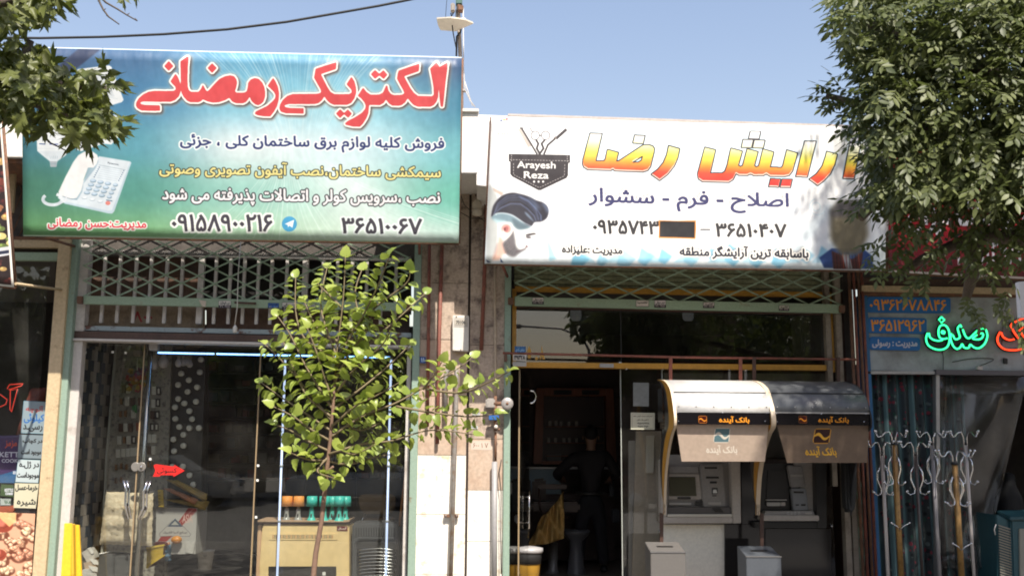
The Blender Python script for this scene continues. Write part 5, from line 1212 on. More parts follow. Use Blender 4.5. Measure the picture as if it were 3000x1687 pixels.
MB().px([(1757,1064),(1798,1065),(1798,1077),(1757,1076)], .07, .02).build('patch_fitting', m_alu, BLD, .003)
# open glass door leaf
t = thing('glass_door', 'open glass door leaf with tall chrome handles at the barber entrance', 'door', P(1530,1700,.15))
p0, p1 = P(1521,1304,.16), P(1548,1304,.85)
for nm, d, m_ in (('glass_leaf', 0, m_glass),):
    MB().prism([(p0.x,p0.y,.03),(p1.x,p1.y,.03),(p1.x,p1.y,Zat(1085,.2,1530)),(p0.x,p0.y,Zat(1085,.2,1530))], (.01,0,0)).build(nm, m_, t)
MB().box((p0.x-.008,p0.y-.006,.03),(p0.x+.006,p0.y+.006,Zat(1085,.2,1530))).build('leaf_edge', m_gedge, t)
for x in (1532, 1551): MB().tube([P(x,1438,.45), P(x-1,1548,.45)], .009, 8).build('pull_bar', m_chrome, t)
for y in (1455, 1530): MB().tube([P(1530,y,.5), P(1551,y,.42)], .006, 6).build('bar_fixing', m_chrome, t)
mb = MB(); c_ = P(1556,1162,.5); mb.tube([c_+Vector((.05*math.cos(a*.39), 0, .065*math.sin(a*.39))) for a in range(-5, 6)], .011, 8).build('ring_handle', m_chrome, t)
# transom lamps, air conditioner, yellow numerals
for x, l in ((1687, 'left white tube lamp behind the barber transom'), (2016, 'right white tube lamp behind the barber transom')):
    t = thing('hanging_lamp', l, 'hanging lamp', P(x, 925, .9)); r_ = .062
    MB().lathe(P(x, 939, .9), [(r_*.7,0),(r_,.03),(r_,.17),(r_*.9,.2)], 16).build('shade', mat('frosted_lamp', (.62,.63,.62), .5, emit=(.8,.85,.9), es=.06), t)
    MB().tube([P(x, 900, .9), P(x, 860, .9)], .008, 6).build('stem', m_wire, t)
t = thing('air_conditioner', 'white wall air conditioner behind the right end of the transom', 'air conditioner', P(2385,1044,.5))
MB().px([(2343,918),(2420,920),(2423,1045),(2352,1040)], .5, .35).build('case', mat('ac_case_white', (.45,.43,.37), .5, var=.05), t, .02)
MB().px([(2356,1000),(2388,1001),(2388,1035),(2358,1034)], .493, .01).build('vent', mat('ac_vent', (.30,.28,.24), .6), t)
for k in range(7): MB().px([(2357,1003+k*4.6),(2387,1004+k*4.6),(2387,1005.6+k*4.6),(2357,1004.6+k*4.6)], .490, .004).build('vent_slat', m_alu, t)
def yellow_shape(pts, l): tag(MB().px(pts, .128, .006).build('window_numeral', mat('yellow_vinyl', (.62,.33,.05), .5), None), l, 'numeral')
yellow_shape([(1547,1050),(1545,1026),(1550,1013),(1556,1026),(1555,1050)], 'yellow upright numeral at the left end of the transom glass')
yellow_shape([(1567,1050),(1571,1043),(1577,1050),(1571,1056)], 'small yellow diamond zero between the transom numerals')
yellow_shape([(1580,1052),(1586,1030),(1587,1011),(1590,1030),(1597,1052),(1590,1052),(1587,1040),(1585,1052)], 'yellow caret shaped numeral on the transom glass')
# papers on the glass
plate('poster', [(1855,1120),(1901,1121),(1901,1190),(1855,1189)], YB-.006, lambda c: c.noise(.08, 2, 8), 'plain greyish sheet on the barber glass above the notice', 'paper sheet', col=(.50,.51,.50))
def fn_notice(c):
    c.line([(1852,1212),(1914,1213),(1914,1254),(1852,1253),(1852,1212)], .8, (.5,.5,.4))
    c.text('انجام کلیه خدمات آرایش داماد', 1855, 1911, 1215, 1222, (.25,.22,.2), bold=.3); c.text('با تعیین وقت قبلی', 1866, 1900, 1226, 1232, (.25,.22,.2), bold=.3)
    c.text('۰۹۱۵۷۱۳۴۶۸', 1866, 1902, 1237, 1242, (.2,.2,.2), bold=.4); c.text('۰۹۱۵۷۰۳۵۶۰', 1867, 1901, 1246, 1251, (.2,.2,.2), bold=.4)
plate('notice', [(1848,1208),(1918,1209),(1918,1258),(1848,1257)], YB-.008, fn_notice, 'white printed notice taped on the barber glass', 'notice', k=3, col=(.80,.79,.70))
plate('notice', [(1934,1212),(1963,1214),(1963,1258),(1934,1256)], YB-.008, lambda c: [c.line([(1939,1222+k*10),(1950,1222+k*10)], 1, (.6,.58,.5)) for k in range(4)], 'faded grey leaflet left of the first cash machine hood', 'leaflet', col=(.34,.30,.25))
# ---- inside the barber shop
m_wood = mat('red_brown_wood', (.34,.095,.04), .4, var=.25, scale=5, stretch=(1,1,.2)); m_mir = mat('dark_mirror', (.05,.04,.04), .1, metal=.6)
m_panel = mat('dark_wall_board', (.085,.048,.038), .5, var=.2, scale=2)
for k in range(7): MB().px([(1400,1075+k*88),(2450,1075+k*88),(2450,1159+k*88),(1400,1159+k*88)], 4.52, .03).build('wall_board', m_panel, BLD, .004)
t = thing('wall_cabinet', 'red brown framed glass cabinet behind the standing man', 'cabinet', P(1685,1358,4.3))
MB().px([(1571,1136),(1594,1136),(1589,1358),(1562,1358)], 4.2, .3).build('frame_post', m_wood, t, .01)
MB().px([(1774,1137),(1797,1138),(1807,1357),(1776,1357)], 4.2, .3).build('frame_post', m_wood, t, .01)
MB().px([(1594,1136),(1774,1137),(1774,1160),(1594,1160)], 4.21, .3).build('frame_head', m_wood, t, .006)
MB().px([(1589,1350),(1776,1350),(1776,1360),(1589,1360)], 4.19, .3).build('frame_sill', m_wood, t, .006)
MB().px([(1594,1160),(1776,1160),(1776,1350),(1590,1350)], 4.4, .08).build('back', mat('cabinet_back', (.06,.03,.025), .4), t)
for (x0, x1, s_) in ((1622,1675,'موجود است'), (1705,1756,'وسایل شخصی')):
    q = [(x0,1142),(x1,1142),(x1,1156),(x0,1156)]; c = Canvas(q, 3, (.16,.13,.11)); c.text(s_, x0+4, x1-4, 1145, 1154, (.02,.02,.02), bold=.5)
    sheet('label_strip', [P(x, y, 4.195) for x, y in q], c.material('cabinet_label_print', .6), t, .006)
for y in (1248, 1296, 1334): MB().px([(1600,y),(1772,y),(1772,y+2),(1600,y+2)], 4.25, .15).build('shelf', m_wood, t)
m_pot = mat('white_pot', (.5,.46,.42), .4)
for i, (x, y) in enumerate([(1611,1238),(1629,1238),(1644,1239),(1667,1240),(1689,1239),(1607,1288),(1627,1288),(1652,1288),(1668,1288),(1689,1288)]):
    o = MB().px([(x-4,y-6),(x+4,y-6),(x+4,y+9),(x-4,y+9)], 4.3, .05).build('cream_pot', m_pot, None, .004); tag(o, 'white pot on the '+('upper' if y < 1260 else 'lower')+' cabinet shelf, '+['leftmost','second from the left','middle one','fourth from the left','rightmost'][i % 5], 'pot', 'white pots in the cabinet')
tag(MB().px([(1604,1331),(1644,1329),(1643,1349),(1604,1349)], 4.28, .1).build('pot_box', mat('grey_box_small', (.16,.15,.14), .5), None), 'grey box at the bottom left of the cabinet', 'box')
t = thing('counter', 'pale blue counter along the back of the barber shop', 'counter', P(1560,1450,3.9))
MB().px([(1420,1367),(1810,1368),(1810,1374),(1420,1373)], 3.85, .35).build('counter_edge', m_alu, t, .004)
MB().px([(1420,1374),(1640,1374),(1645,1446),(1420,1446)], 3.9, .1).build('front', mat('pale_blue_laminate', (.34,.46,.52), .4), t)
MB().px([(1425,1447),(1800,1447),(1800,1640),(1425,1640)], 3.98, .3).build('base', m_panel, t)
# barber chair, customer cape, basin
m_cape = mat('gold_cape_cloth', (.60,.38,.12), .45, var=.2, scale=6, bump=.6, bscale=9)
m_leath = mat('brown_leather', (.075,.045,.03), .4, var=.15)
t = thing('barber_chair', 'brown armed barber chair left of the man', 'barber chair', P(1600,1690,2.7))
MB().px([(1573,1422),(1580,1418),(1658,1418),(1663,1425),(1658,1432),(1580,1432)], 2.6, .12).build('armrest', m_leath, t, .01)
MB().tube([P(1578,1430,2.62), P(1584,1490,2.62), P(1600,1512,2.62), P(1668,1514,2.62)], .012, 6).build('arm_frame', m_brown, t)
MB().px([(1556,1470),(1700,1470),(1700,1500),(1556,1496)], 2.75, .5).build('seat', m_leath, t, .03)
MB().px([(1560,1403),(1600,1400),(1600,1500),(1556,1500)], 3.2, .1).build('backrest', m_leath, t, .03)
MB().lathe(P(1620,1690,2.95), [(.22,0),(.24,.02),(.1,.05),(.06,.1),(.06,.42)], 16).build('pedestal', m_alu, t)
MB().px([(1500,1405),(1555,1403),(1557,1500),(1500,1500)], 2.5, .4).build('backrest', m_wire, t, .02)
v = []; f = []
nx, ny = 26, 22
for j in range(ny+1):
    for i in range(nx+1):
        a, b = i/nx, j/ny
        TL, TR, BR, BL = (1588,1512), (1652,1438), (1652,1575), (1545,1598)
        x = TL[0]*(1-a)*(1-b)+TR[0]*a*(1-b)+BR[0]*a*b+BL[0]*(1-a)*b; y = TL[1]*(1-a)*(1-b)+TR[1]*a*(1-b)+BR[1]*a*b+BL[1]*(1-a)*b
        v.append(P(x, y+math.sin(a*math.pi)*6, 2.45-.12*b+.05*math.sin(a*13+b*3)+.03*math.sin(a*27-b*8)))
for j in range(ny):
    for i in range(nx): f.append((j*(nx+1)+i, (j+1)*(nx+1)+i, (j+1)*(nx+1)+i+1, j*(nx+1)+i+1))
cape = mesh('barber_cape', v, f, m_cape, None, smooth=True); cape.modifiers.new('thickness', 'SOLIDIFY').thickness = .006
tag(cape, 'gold barber cape spread over the seated customer', 'cape')
tag(MB().lathe(P(1688,1700,2.9), [(.14,0),(.12,.1),(.085,.35),(.08,.48),(.16,.56),(.18,.6),(.17,.62)], 18).build('wash_pedestal', mat('grey_white_ceramic', (.13,.13,.135), .35), None), 'pale pedestal basin seen between the man\'s legs', 'basin')
m_tool = mat('dark_clutter', (.05,.05,.055), .4)
for i, (x, y, w_, h_, l) in enumerate([(1793,1425,14,60,'grey bottle rack right of the man'), (1804,1510,22,40,'dark stand behind the glass edge right of the man'), (1495,1430,12,40,'white bottle on the counter left of the door leaf'), (1515,1520,16,24,'white jug on the floor shelf left of the door leaf')]):
    tag(MB().px([(x-w_/2,y-h_/2),(x+w_/2,y-h_/2),(x+w_/2-1,y+h_/2),(x-w_/2+1,y+h_/2)], 3.4 if i < 2 else 2.2, .12).build('shop_clutter' if i < 2 else 'white_bottle', m_tool if i < 2 else mat('dim_white_plastic', (.34,.33,.32), .4), None, .015), l, 'rack' if i < 2 else 'bottle')
for (x, l, Yw) in ((1553, 'yellow pedal bin with grey lid in the barber doorway', .9), (1503, 'yellow pedal bin with grey lid behind the door post', 1.0)):
    t = thing('waste_bin', l, 'bin', P(x, 1760, Yw)); zz = Zat(1612, Yw)
    b_ = Vector((P(x,1600,Yw).x, Yw, 0))
    MB().lathe(b_, [(.075,0.03),(.11,zz-.12),(.115,zz-.1)], 20).build('body', mat('bin_yellow', (.48,.26,.03), .4, var=.05), t)
    MB().lathe(b_, [(.117,zz-.13),(.122,zz-.03),(.118,zz-.02)], 20).build('bag_rim', m_wire, t)
    MB().lathe(b_, [(.13,zz-.02),(.14,zz+.0),(.135,zz+.03),(.05,zz+.045),(0,zz+.047)], 22).build('lid', mat('bin_lid_grey', (.36,.35,.35), .4), t)
# ------------------------------------------------------------------ the man, seen from behind
def skin(name, joints, bones, m, parent, sub=2, root=0):
    me = bpy.data.meshes.new(name+'_cage'); off = Vector((0, 0, 0)); q = parent
    while q is not None: off = off + q.location; q = q.parent
    me.from_pydata([tuple(Vector(j[0])-off) for j in joints], bones, [])
    o = bpy.data.objects.new(name+'_cage', me); COL.objects.link(o)
    o.modifiers.new('s', 'SKIN'); sk = me.skin_vertices[0].data if me.skin_vertices else None
    for i, j in enumerate(joints):
        r = j[1]; me.skin_vertices[0].data[i].radius = (r, j[2] if len(j) > 2 else r); me.skin_vertices[0].data[i].use_root = (i == root)
    s_ = o.modifiers.new('u', 'SUBSURF'); s_.levels = sub; s_.render_levels = sub
    dg = bpy.context.evaluated_depsgraph_get(); nm = bpy.data.meshes.new_from_object(o.evaluated_get(dg)); bpy.data.objects.remove(o)
    nm.name = name; nm.materials.clear(); nm.materials.append(m)
    for p in nm.polygons: p.use_smooth = True
    return link(bpy.data.objects.new(name, nm), parent)
m_skin = mat('skin', (.30,.17,.11), .5); m_shirt = mat('black_shirt_cloth', (.022,.018,.02), .8, var=.2, scale=5, bump=.3, bscale=12); m_trou = mat('black_trousers_cloth', (.018,.017,.02), .85, var=.2, scale=4, bump=.3, bscale=10)
YM = 2.95
man = thing('person', 'man in black shirt and trousers standing with his back to the street', 'person', Vector((P(1731,1600,YM).x, YM, .03)))
g = lambda x, y, dy=0: P(x, y, YM+dy)
J = [(g(1731,1452), .08, .06), (g(1731,1400), .09, .07), (g(1731,1350), .11, .07), (g(1731,1322), .07, .07), (g(1731,1308,-.0), .052, .055), (g(1731,1290,.02), .075, .085), (g(1731,1268,.02), .078, .095), (g(1731,1254,.02), .05, .06),
     (g(1690,1333), .06), (g(1632,1388), .042), (g(1652,1404,.28), .03), (g(1772,1333), .06), (g(1806,1386), .042), (g(1782,1408,.28), .03),
     (g(1710,1472), .05, .05), (g(1704,1556), .045, .045), (g(1696,1650), .04, .042), (g(1752,1472), .05, .05), (g(1758,1556), .045, .045), (g(1768,1650), .04, .042)]
Bn = [(0,1),(1,2),(2,3),(3,4),(4,5),(5,6),(6,7),(2,8),(8,9),(9,10),(2,11),(11,12),(12,13),(0,14),(14,15),(15,16),(0,17),(17,18),(18,19)]
body = skin('body', J, Bn, m_skin, man)
for s_, wp in ((-1, J[10][0]), (1, J[13][0])):
    for k in range(5):
        base = wp+Vector((s_*(.012*(k-2) if k < 4 else .03), .04 if k < 4 else .02, -.004*abs(k-1)))
        L_ = [.07,.078,.075,.06,.05][k]; d1 = Vector((s_*.1*(k-1.5) if k < 4 else s_*.6, 1, -.25)).normalized()
        skin('finger', [(wp, .012), (base, .0095), (base+d1*L_*.55, .009), (base+d1*L_*.9+Vector((0, 0, -L_*.25)), .0075)], [(0,1),(1,2),(2,3)], m_skin, man, 1)
skin('shirt', [(g(1731,1462), .172, .128), (g(1731,1400), .165, .125), (g(1731,1355), .185, .12), (g(1731,1330), .12, .09), (g(1731,1318), .062, .06), (g(1686,1336), .085, .085), (g(1628,1390), .062), (g(1640,1398,.14), .052), (g(1776,1336), .085, .085), (g(1810,1388), .062), (g(1794,1400,.14), .052)],
     [(0,1),(1,2),(2,3),(3,4),(2,5),(5,6),(6,7),(2,8),(8,9),(9,10)], m_shirt, man)
skin('trousers', [(g(1731,1432), .158, .118), (g(1731,1470), .16, .125), (g(1708,1500), .098, .105), (g(1702,1560), .08, .08), (g(1694,1655), .066, .07), (g(1754,1500), .098, .105), (g(1760,1560), .08, .08), (g(1770,1655), .066, .07)],
     [(0,1),(1,2),(2,3),(3,4),(1,5),(5,6),(6,7)], m_trou, man)
mb = MB(); c_ = g(1731,1444); n_ = 24
mb.tube([c_+Vector((.180*math.cos(a*2*math.pi/n_), .136*math.sin(a*2*math.pi/n_), 0)) for a in range(n_+1)], .018, 6).build('belt', mat('belt_leather', (.05,.045,.04), .3), man)
MB().ball(g(1731,1268,.005), .094, 14, (.92,1.08,1.12)).build('hair', mat('black_hair', (.012,.01,.01), .7), man)
for x in (1731-23, 1731+23): MB().ball(g(x,1282,.03), .022, 8, (.4,.7,1.2)).build('ear', m_skin, man)
MB().ball(g(1731,1284,.125), .018, 8, (.7,1,1.3)).build('nose', m_skin, man)
for x in (1694, 1770): MB().ball(Vector((g(x,1650).x, YM+.06, .075)), .06, 10, (.8,1.9,.75)).build('shoe', m_wire, man)
# ------------------------------------------------------------------ cash machines
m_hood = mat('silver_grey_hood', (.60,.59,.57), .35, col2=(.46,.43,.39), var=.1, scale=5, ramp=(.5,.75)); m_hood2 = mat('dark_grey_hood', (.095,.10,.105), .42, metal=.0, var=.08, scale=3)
m_band = mat('black_sign_band', (.012,.010,.014), .25); m_fin = mat('fin_black', (.02,.02,.022), .3); m_finy = mat('fin_amber', (.62,.30,.035), .4); m_fine = mat('fin_beige_edge', (.62,.50,.36), .5)
m_beige = mat('beige_back_panel', (.45,.38,.31), .6, var=.08)
def bank_logo(c, x0, y0, s_, bgc, wc, edge):
    c.poly([(x0+s_*.1,y0),(x0+s_*.9,y0),(x0+s_,y0+s_*.1),(x0+s_,y0+s_*.9),(x0+s_*.9,y0+s_),(x0+s_*.1,y0+s_),(x0,y0+s_*.9),(x0,y0+s_*.1)], edge)
    e = s_*.05; c.poly([(x0+e,y0+e),(x0+s_-e,y0+e),(x0+s_-e,y0+s_-e),(x0+e,y0+s_-e)], bgc)
    up = [(x0+s_*(.05+.9*t), y0+s_*(.5-.17*math.sin(t*2*math.pi)-.05)) for t in [k/14 for k in range(15)]]
    lo = [(x0+s_*(.05+.9*t), y0+s_*(.5-.15*math.sin(t*2*math.pi)+.08+.08*math.sin(t*math.pi))) for t in [k/14 for k in range(15)]][::-1]
    c.poly(up+lo, wc)
def hood(xt0, xt1, yt, xb0, xb1, yb0, yb1, panel, m_h, gold, label, Yb, rows):
    Yf, Yr = -.92, -.14
    base = P((xb0+xb1)/2, yb1, Yf); t = thing('cash_machine_hood', label, 'canopy', base)
    X0, X1 = P(xb0, yb0, Yf).x, P(xb1, yb0, Yf).x; zT = P(xt0, yt, Yr).z; zB0 = P(xb0, yb0, Yf).z; zB1 = P(xb0, yb1, Yf).z
    prof = []
    for k in range(13):
        a = k/12*math.pi/2; prof.append((Yr-(Yr-Yf)*math.sin(a), zB0+(zT-zB0)*(math.cos(a)**.9)))
    o_ = [(X0, y, z) for y, z in prof]; mb = MB(); v = []; f = []
    for y, z in prof: v += [(X0, y, z), (X1, y, z)]
    for y, z in prof: v += [(X0, y+.02, z-.02), (X1, y+.02, z-.02)]
    n = len(prof)
    for k in range(n-1):
        f.append((2*k, 2*k+1, 2*k+3, 2*k+2)); f.append((2*n+2*k+2, 2*n+2*k+3, 2*n+2*k+1, 2*n+2*k))
        f.append((2*k, 2*k+2, 2*n+2*k+2, 2*n+2*k)); f.append((2*k+3, 2*k+1, 2*n+2*k+1, 2*n+2*k+3))
    f.append((1, 0, 2*n, 2*n+1)); f.append((2*n-2, 2*n-1, 4*n-1, 4*n-2)); mb.add(v, f, True); mb.build('curved_shell', m_h, t)
    MB().box((X0, Yf-.006, zB0-.012), (X1, Yf+.004, zB0)).build('seam_strip', m_alu, t)
    y_, z_ = prof[8]; MB().box((X0+.004, y_-.012, z_-.004), (X1-.004, y_+.008, z_+.004)).build('sheet_joint', m_fin, t, .002)
    for k in range(6): y_, z_ = prof[11]; MB().lathe((X0+.03+(X1-X0-.06)*k/5, y_-.008, z_-.01), [(0,-.004),(.006,0),(.006,.012)], 8, 'y').build('rivet', m_alu, t)
    # black band with name
    q = [(xb0,yb0),(xb1,yb0+(0 if xb0 > 2100 else -1)),(xb1,yb1),(xb0,yb1)]; c = Canvas(q, 3, (.05,.04,.055))
    lx, ly = rows[0]; bank_logo(c, lx, ly, 24, (.22,.06,.05), (.80,.50,.15), (.75,.45,.15) if not gold else (.45,.28,.12)); c.text('بانک آینده', rows[1][0], rows[1][1], rows[1][2], rows[1][3], (.85,.55,.16), bold=1)
    sheet('name_band', [Vector((X0,Yf-.008,zB0-.012)), Vector((X1,Yf-.008,zB0-.012)), Vector((X1,Yf-.008,zB1)), Vector((X0,Yf-.008,zB1))], c.material('bank_band_print', .25), t, .02)
    for x, y in ((xb0+7,yb0+5),(xb1-9,yb0+6),(xb0+9,yb1-9),(xb1-14,yb1-9),((xb0+xb1)/2,yb0+6)): MB().lathe(P(x, y, Yf-.012), [(0,-.003),(.006,0),(.006,.01)], 8, 'y').build('screw', m_chrome, t)
    # hanging translucent panel
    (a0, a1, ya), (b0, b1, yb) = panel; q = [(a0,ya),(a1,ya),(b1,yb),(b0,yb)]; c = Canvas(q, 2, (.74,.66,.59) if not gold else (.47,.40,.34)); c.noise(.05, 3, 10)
    if not gold: bank_logo(c, 2096, 1254, 45, (.36,.48,.50), (.88,.84,.78), (.86,.82,.76)); c.text('بانک آینده', 2072, 2164, 1306, 1332, (.88,.84,.78), bold=1)
    else: bank_logo(c, 2390, 1256, 47, (.20,.06,.06), (.95,.72,.25), (.90,.66,.25)); c.text('بانک آینده', 2363, 2456, 1311, 1340, (.95,.72,.22), bold=1.2)
    sheet('hanging_panel', [P(a0, ya, Yf+.03), P(a1, ya, Yf+.03), P(b1, yb, Yf+.12), P(b0, yb, Yf+.12)], c.material('bank_panel_print', .5), t, .012)
    return t, X0, X1, zT, zB0, zB1
def fin(t, X, zT, zB0, zB1, zend, yellow):
    # S shaped side plate in the YZ plane
    front = [(-.16, zT+.005), (-.50, zT-.03), (-.78, zT-.13), (-.93, zB0), (-.94, zB1-.01), (-.81, zB1-.08), (-.66, zB1-.19), (-.51, zB1-.36), (-.41, zB1-.54), (-.33, zend)]
    def dense(p):
        out = []
        for i in range(len(p)-1):
            for k in range(5): s_ = k/5; a = p[max(0, i-1)]; b = p[i]; c = p[i+1]; d = p[min(len(p)-1, i+2)]; out.append(tuple(.5*((2*b[j])+(-a[j]+c[j])*s_+(2*a[j]-5*b[j]+4*c[j]-d[j])*s_*s_+(-a[j]+3*b[j]-3*c[j]+d[j])*s_**3) for j in (0, 1)))
        return out+[p[-1]]
    fr = dense(front); n = len(fr)
    def strip(off0, off1, th, m, nm, x_):
        v = []; f = []
        for i, (y, z) in enumerate(fr):
            w_ = math.sin(math.pi*min(1, i/(n-1)*1.05))**.6
            v += [(x_, y+off0*w_, z), (x_, y+off1*w_+(.012), z), (x_+th, y+off1*w_+.012, z), (x_+th, y+off0*w_, z)]
        for i in range(n-1):
            for k in range(4): f.append((4*i+k, 4*i+(k+1) % 4, 4*i+4+(k+1) % 4, 4*i+4+k))
        f.append((0, 1, 2, 3)); f.append(tuple(4*(n-1)+k for k in (3, 2, 1, 0)))
        MB().add(v, f).build(nm, m, t)
    strip(.0, .46, .012, m_fin, 'side_fin', X)
    if yellow is not None:
        strip(-.004, .24, .004, m_finy, 'amber_stripe', X-.004); strip(-.014, -.006, .024, m_fine, 'edge_trim', X-.004)
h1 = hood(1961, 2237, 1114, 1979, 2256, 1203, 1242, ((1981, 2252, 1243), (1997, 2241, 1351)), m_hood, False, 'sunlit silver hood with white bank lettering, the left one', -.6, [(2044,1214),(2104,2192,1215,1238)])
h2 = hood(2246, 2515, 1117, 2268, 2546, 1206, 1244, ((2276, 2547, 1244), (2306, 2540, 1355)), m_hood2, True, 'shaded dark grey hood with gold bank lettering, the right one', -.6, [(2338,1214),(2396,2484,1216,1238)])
zend = Zat(1507, -.33, 1950)
fin(h1[0], h1[1]-.018, *h1[3:6], zend, True); fin(h1[0], h1[2]+.002, *h1[3:6], zend, True); fin(h2[0], h2[1]-.018, *h2[3:6], zend, True); fin(h2[0], h2[2]+.002, *h2[3:6], zend, None)
# logo on the black side of the left fin
c = Canvas([(0,0),(60,0),(60,150),(0,150)], 2, (.04,.035,.04)); c.ring((30,35), 20, 3, (.7,.35,.1)); c.line([(18,45),(30,30),(42,42)], 4, (.8,.45,.15)); c.text('بانک', 12, 50, 75, 100, (.85,.5,.15), bold=2); c.poly([(15,118),(47,118),(47,138),(15,138)], (.75,.42,.12))
x_ = h1[1]-.026; zc_ = Zat(1185, -.4, 1945)
sheet('fin_logo', [Vector((x_,-.18,zc_+.16)), Vector((x_,-.44,zc_+.16)), Vector((x_,-.44,zc_-.16)), Vector((x_,-.18,zc_-.16))], c.material('fin_logo_print', .4), h1[0], .003)
for x in (1938, 2232): MB().px([(x-5,1500),(x+6,1504),(x+5,1640),(x-4,1640)], -.31, .02).build('fin_leg', m_brown, h1[0])
m_fas = mat('atm_grey_fascia', (.30,.28,.26), .45, var=.05); m_fasl = mat('atm_light_frame', (.46,.41,.36), .45, var=.05); m_scr = mat('atm_screen_olive', (.045,.042,.015), .15); m_slot = mat('atm_slot_black', (.012,.011,.01), .3); m_key = mat('atm_key_light', (.45,.42,.38), .4)
ga = lambda p: sc_(p, 1820, 1340, 3.481)
t = thing('cash_machine', 'light grey cash machine under the silver hood', 'cash machine', P(2050,1760,0))
YA = .0
MB().px(ga([(410,-30),(1215,-30),(1222,670),(410,672)]), YA+.12, .1).build('fascia', m_fas, t)
MB().px(ga([(1118,-40),(1212,-40),(1225,668),(1135,668)]), YA, .2).build('frame_right', m_fasl, t, .008)
MB().px(ga([(410,600),(1134,600),(1134,668),(410,672)]), YA, .2).build('frame_bottom', m_fasl, t, .008)
MB().px(ga([(410,20),(472,20),(470,600),(410,600)]), YA, .2).build('frame_left', m_fasl, t, .008)
MB().px(ga([(478,575),(1132,575),(1132,600),(470,600)]), YA-.004, .03).build('lip', mat('bright_lip', (.62,.58,.5), .4), t, .002)
MB().px(ga([(474,505),(1110,505),(1132,576),(474,576)]), YA+.03, .09).build('shelf', mat('atm_shelf_dark', (.09,.08,.075), .4), t)
MB().px(ga([(480,165),(800,165),(825,425),(478,425)]), YA+.09, .04).build('screen_bezel', m_fasl, t, .006)
MB().px(ga([(490,195),(755,195),(768,390),(488,390)]), YA+.082, .01).build('screen', m_scr, t)
MB().px(ga([(485,85),(785,85),(790,160),(484,160)]), YA+.10, .03).build('upper_panel', m_fas, t, .006)
MB().px(ga([(800,70),(1040,60),(1078,505),(832,505)]), YA+.075, .05).build('card_module', m_fas, t, .01)
for i, qq in enumerate([[(850,95),(975,95),(980,112),(850,112)], [(865,192),(995,192),(998,212),(865,212)], [(905,240),(975,240),(975,262),(905,262)], [(575,400),(710,400),(710,422),(575,422)], [(760,440),(830,440),(830,485),(760,485)], [(930,382),(972,382),(972,392),(930,392)], [(920,510),(1010,510),(1045,555),(955,555)]]):
    MB().px(ga(qq), YA+(.068 if i not in (3, 4, 6) else .08 if i < 6 else .022), .012).build('slot', m_slot, t)
for i, qq in enumerate([[(890,455),(1020,455),(1020,480),(890,480)], [(485,458),(715,458),(715,482),(485,482)], [(780,270),(800,270),(803,285),(783,285)], [(784,310),(802,310),(805,325),(786,325)], [(788,350),(805,350),(808,365),(790,365)]]):
    MB().px(ga(qq), YA+.07 if i == 0 else YA+.08, .02).build('tray' if i < 2 else 'side_key', m_key, t, .003)
MB().px(ga([(925,305),(985,305),(985,370),(925,370)]), YA+.066, .02).build('card_reader', mat('reader_dark', (.06,.055,.05), .4), t, .004)
MB().px(ga([(940,325),(970,325),(980,360),(935,360)]), YA+.06, .02).build('reader_light', mat('reader_white', (.75,.75,.72), .4), t, .002)
t2 = thing('cash_machine', 'black framed cash machine under the dark hood', 'cash machine', P(2330,1760,0))
MB().px(ga([(1400,60),(2000,60),(2000,590),(1400,590)]), YA+.14, .1).build('fascia', m_slot, t2)
MB().px(ga([(1985,20),(2095,20),(2097,720),(1995,720)]), YA, .2).build('frame_right', m_slot, t2, .006)
MB().px(ga([(1360,655),(1995,655),(1995,720),(1360,718)]), YA, .2).build('frame_bottom', m_slot, t2, .006)
MB().px(ga([(1430,588),(2020,588),(2022,645),(1428,645)]), YA-.02, .16).build('front_shelf', m_fasl, t2, .008)
MB().px(ga([(1700,40),(1985,40),(1995,590),(1910,590),(1760,60)]), YA+.11, .03).build('side_panel', m_fasl, t2, .004)
MB().px(ga([(1690,80),(1850,80),(1885,300),(1730,305)]), YA+.08, .05).build('upper_module', m_fas, t2, .01)
MB().px(ga([(1732,315),(1888,312),(1915,540),(1760,545)]), YA+.06, .07).build('card_module', mat('atm_blue_grey', (.24,.245,.25), .4), t2, .01)
MB().px(ga([(1722,172),(1855,172),(1855,192),(1726,192)]), YA+.07, .02).build('reader_lip', m_key, t2, .003)
MB().px(ga([(1500,130),(1680,130),(1715,400),(1480,410)]), YA+.125, .01).build('screen', m_scr if False else m_slot, t2)
MB().px(ga([(1480,425),(1690,425),(1690,435),(1480,435)]), YA+.10, .02).build('screen_lip', m_key, t2)
MB().px(ga([(1484,455),(1625,455),(1625,492),(1490,492)]), YA+.09, .03).build('cash_tray', m_key, t2, .004)
MB().px(ga([(1630,455),(1675,455),(1675,490),(1630,490)]), YA+.085, .03).build('receipt_slot', m_fasl, t2, .003)
for qq in ([(1760,340),(1860,345),(1860,362),(1760,360)], [(1835,472),(1880,472),(1880,490),(1835,490)], [(1780,475),(1812,475),(1812,487),(1780,487)]): MB().px(ga(qq), YA+.052, .012).build('slot', m_slot, t2)
MB().px(ga([(1470,545),(1960,540),(1975,590),(1450,590)]), YA+.02, .1).build('keypad_shelf', m_fas, t2, .004)
for k in range(12): x = 1690+(k % 4)*36; y = 548+(k//4)*13; MB().px(ga([(x,y),(x+26,y),(x+27,y+9),(x+1,y+9)]), YA+.012, .01).build('key', m_alu, t2)
MB().px(ga([(1880,555),(1945,555),(1950,575),(1880,575)]), YA+.01, .02).build('card_pad', m_key, t2, .003)
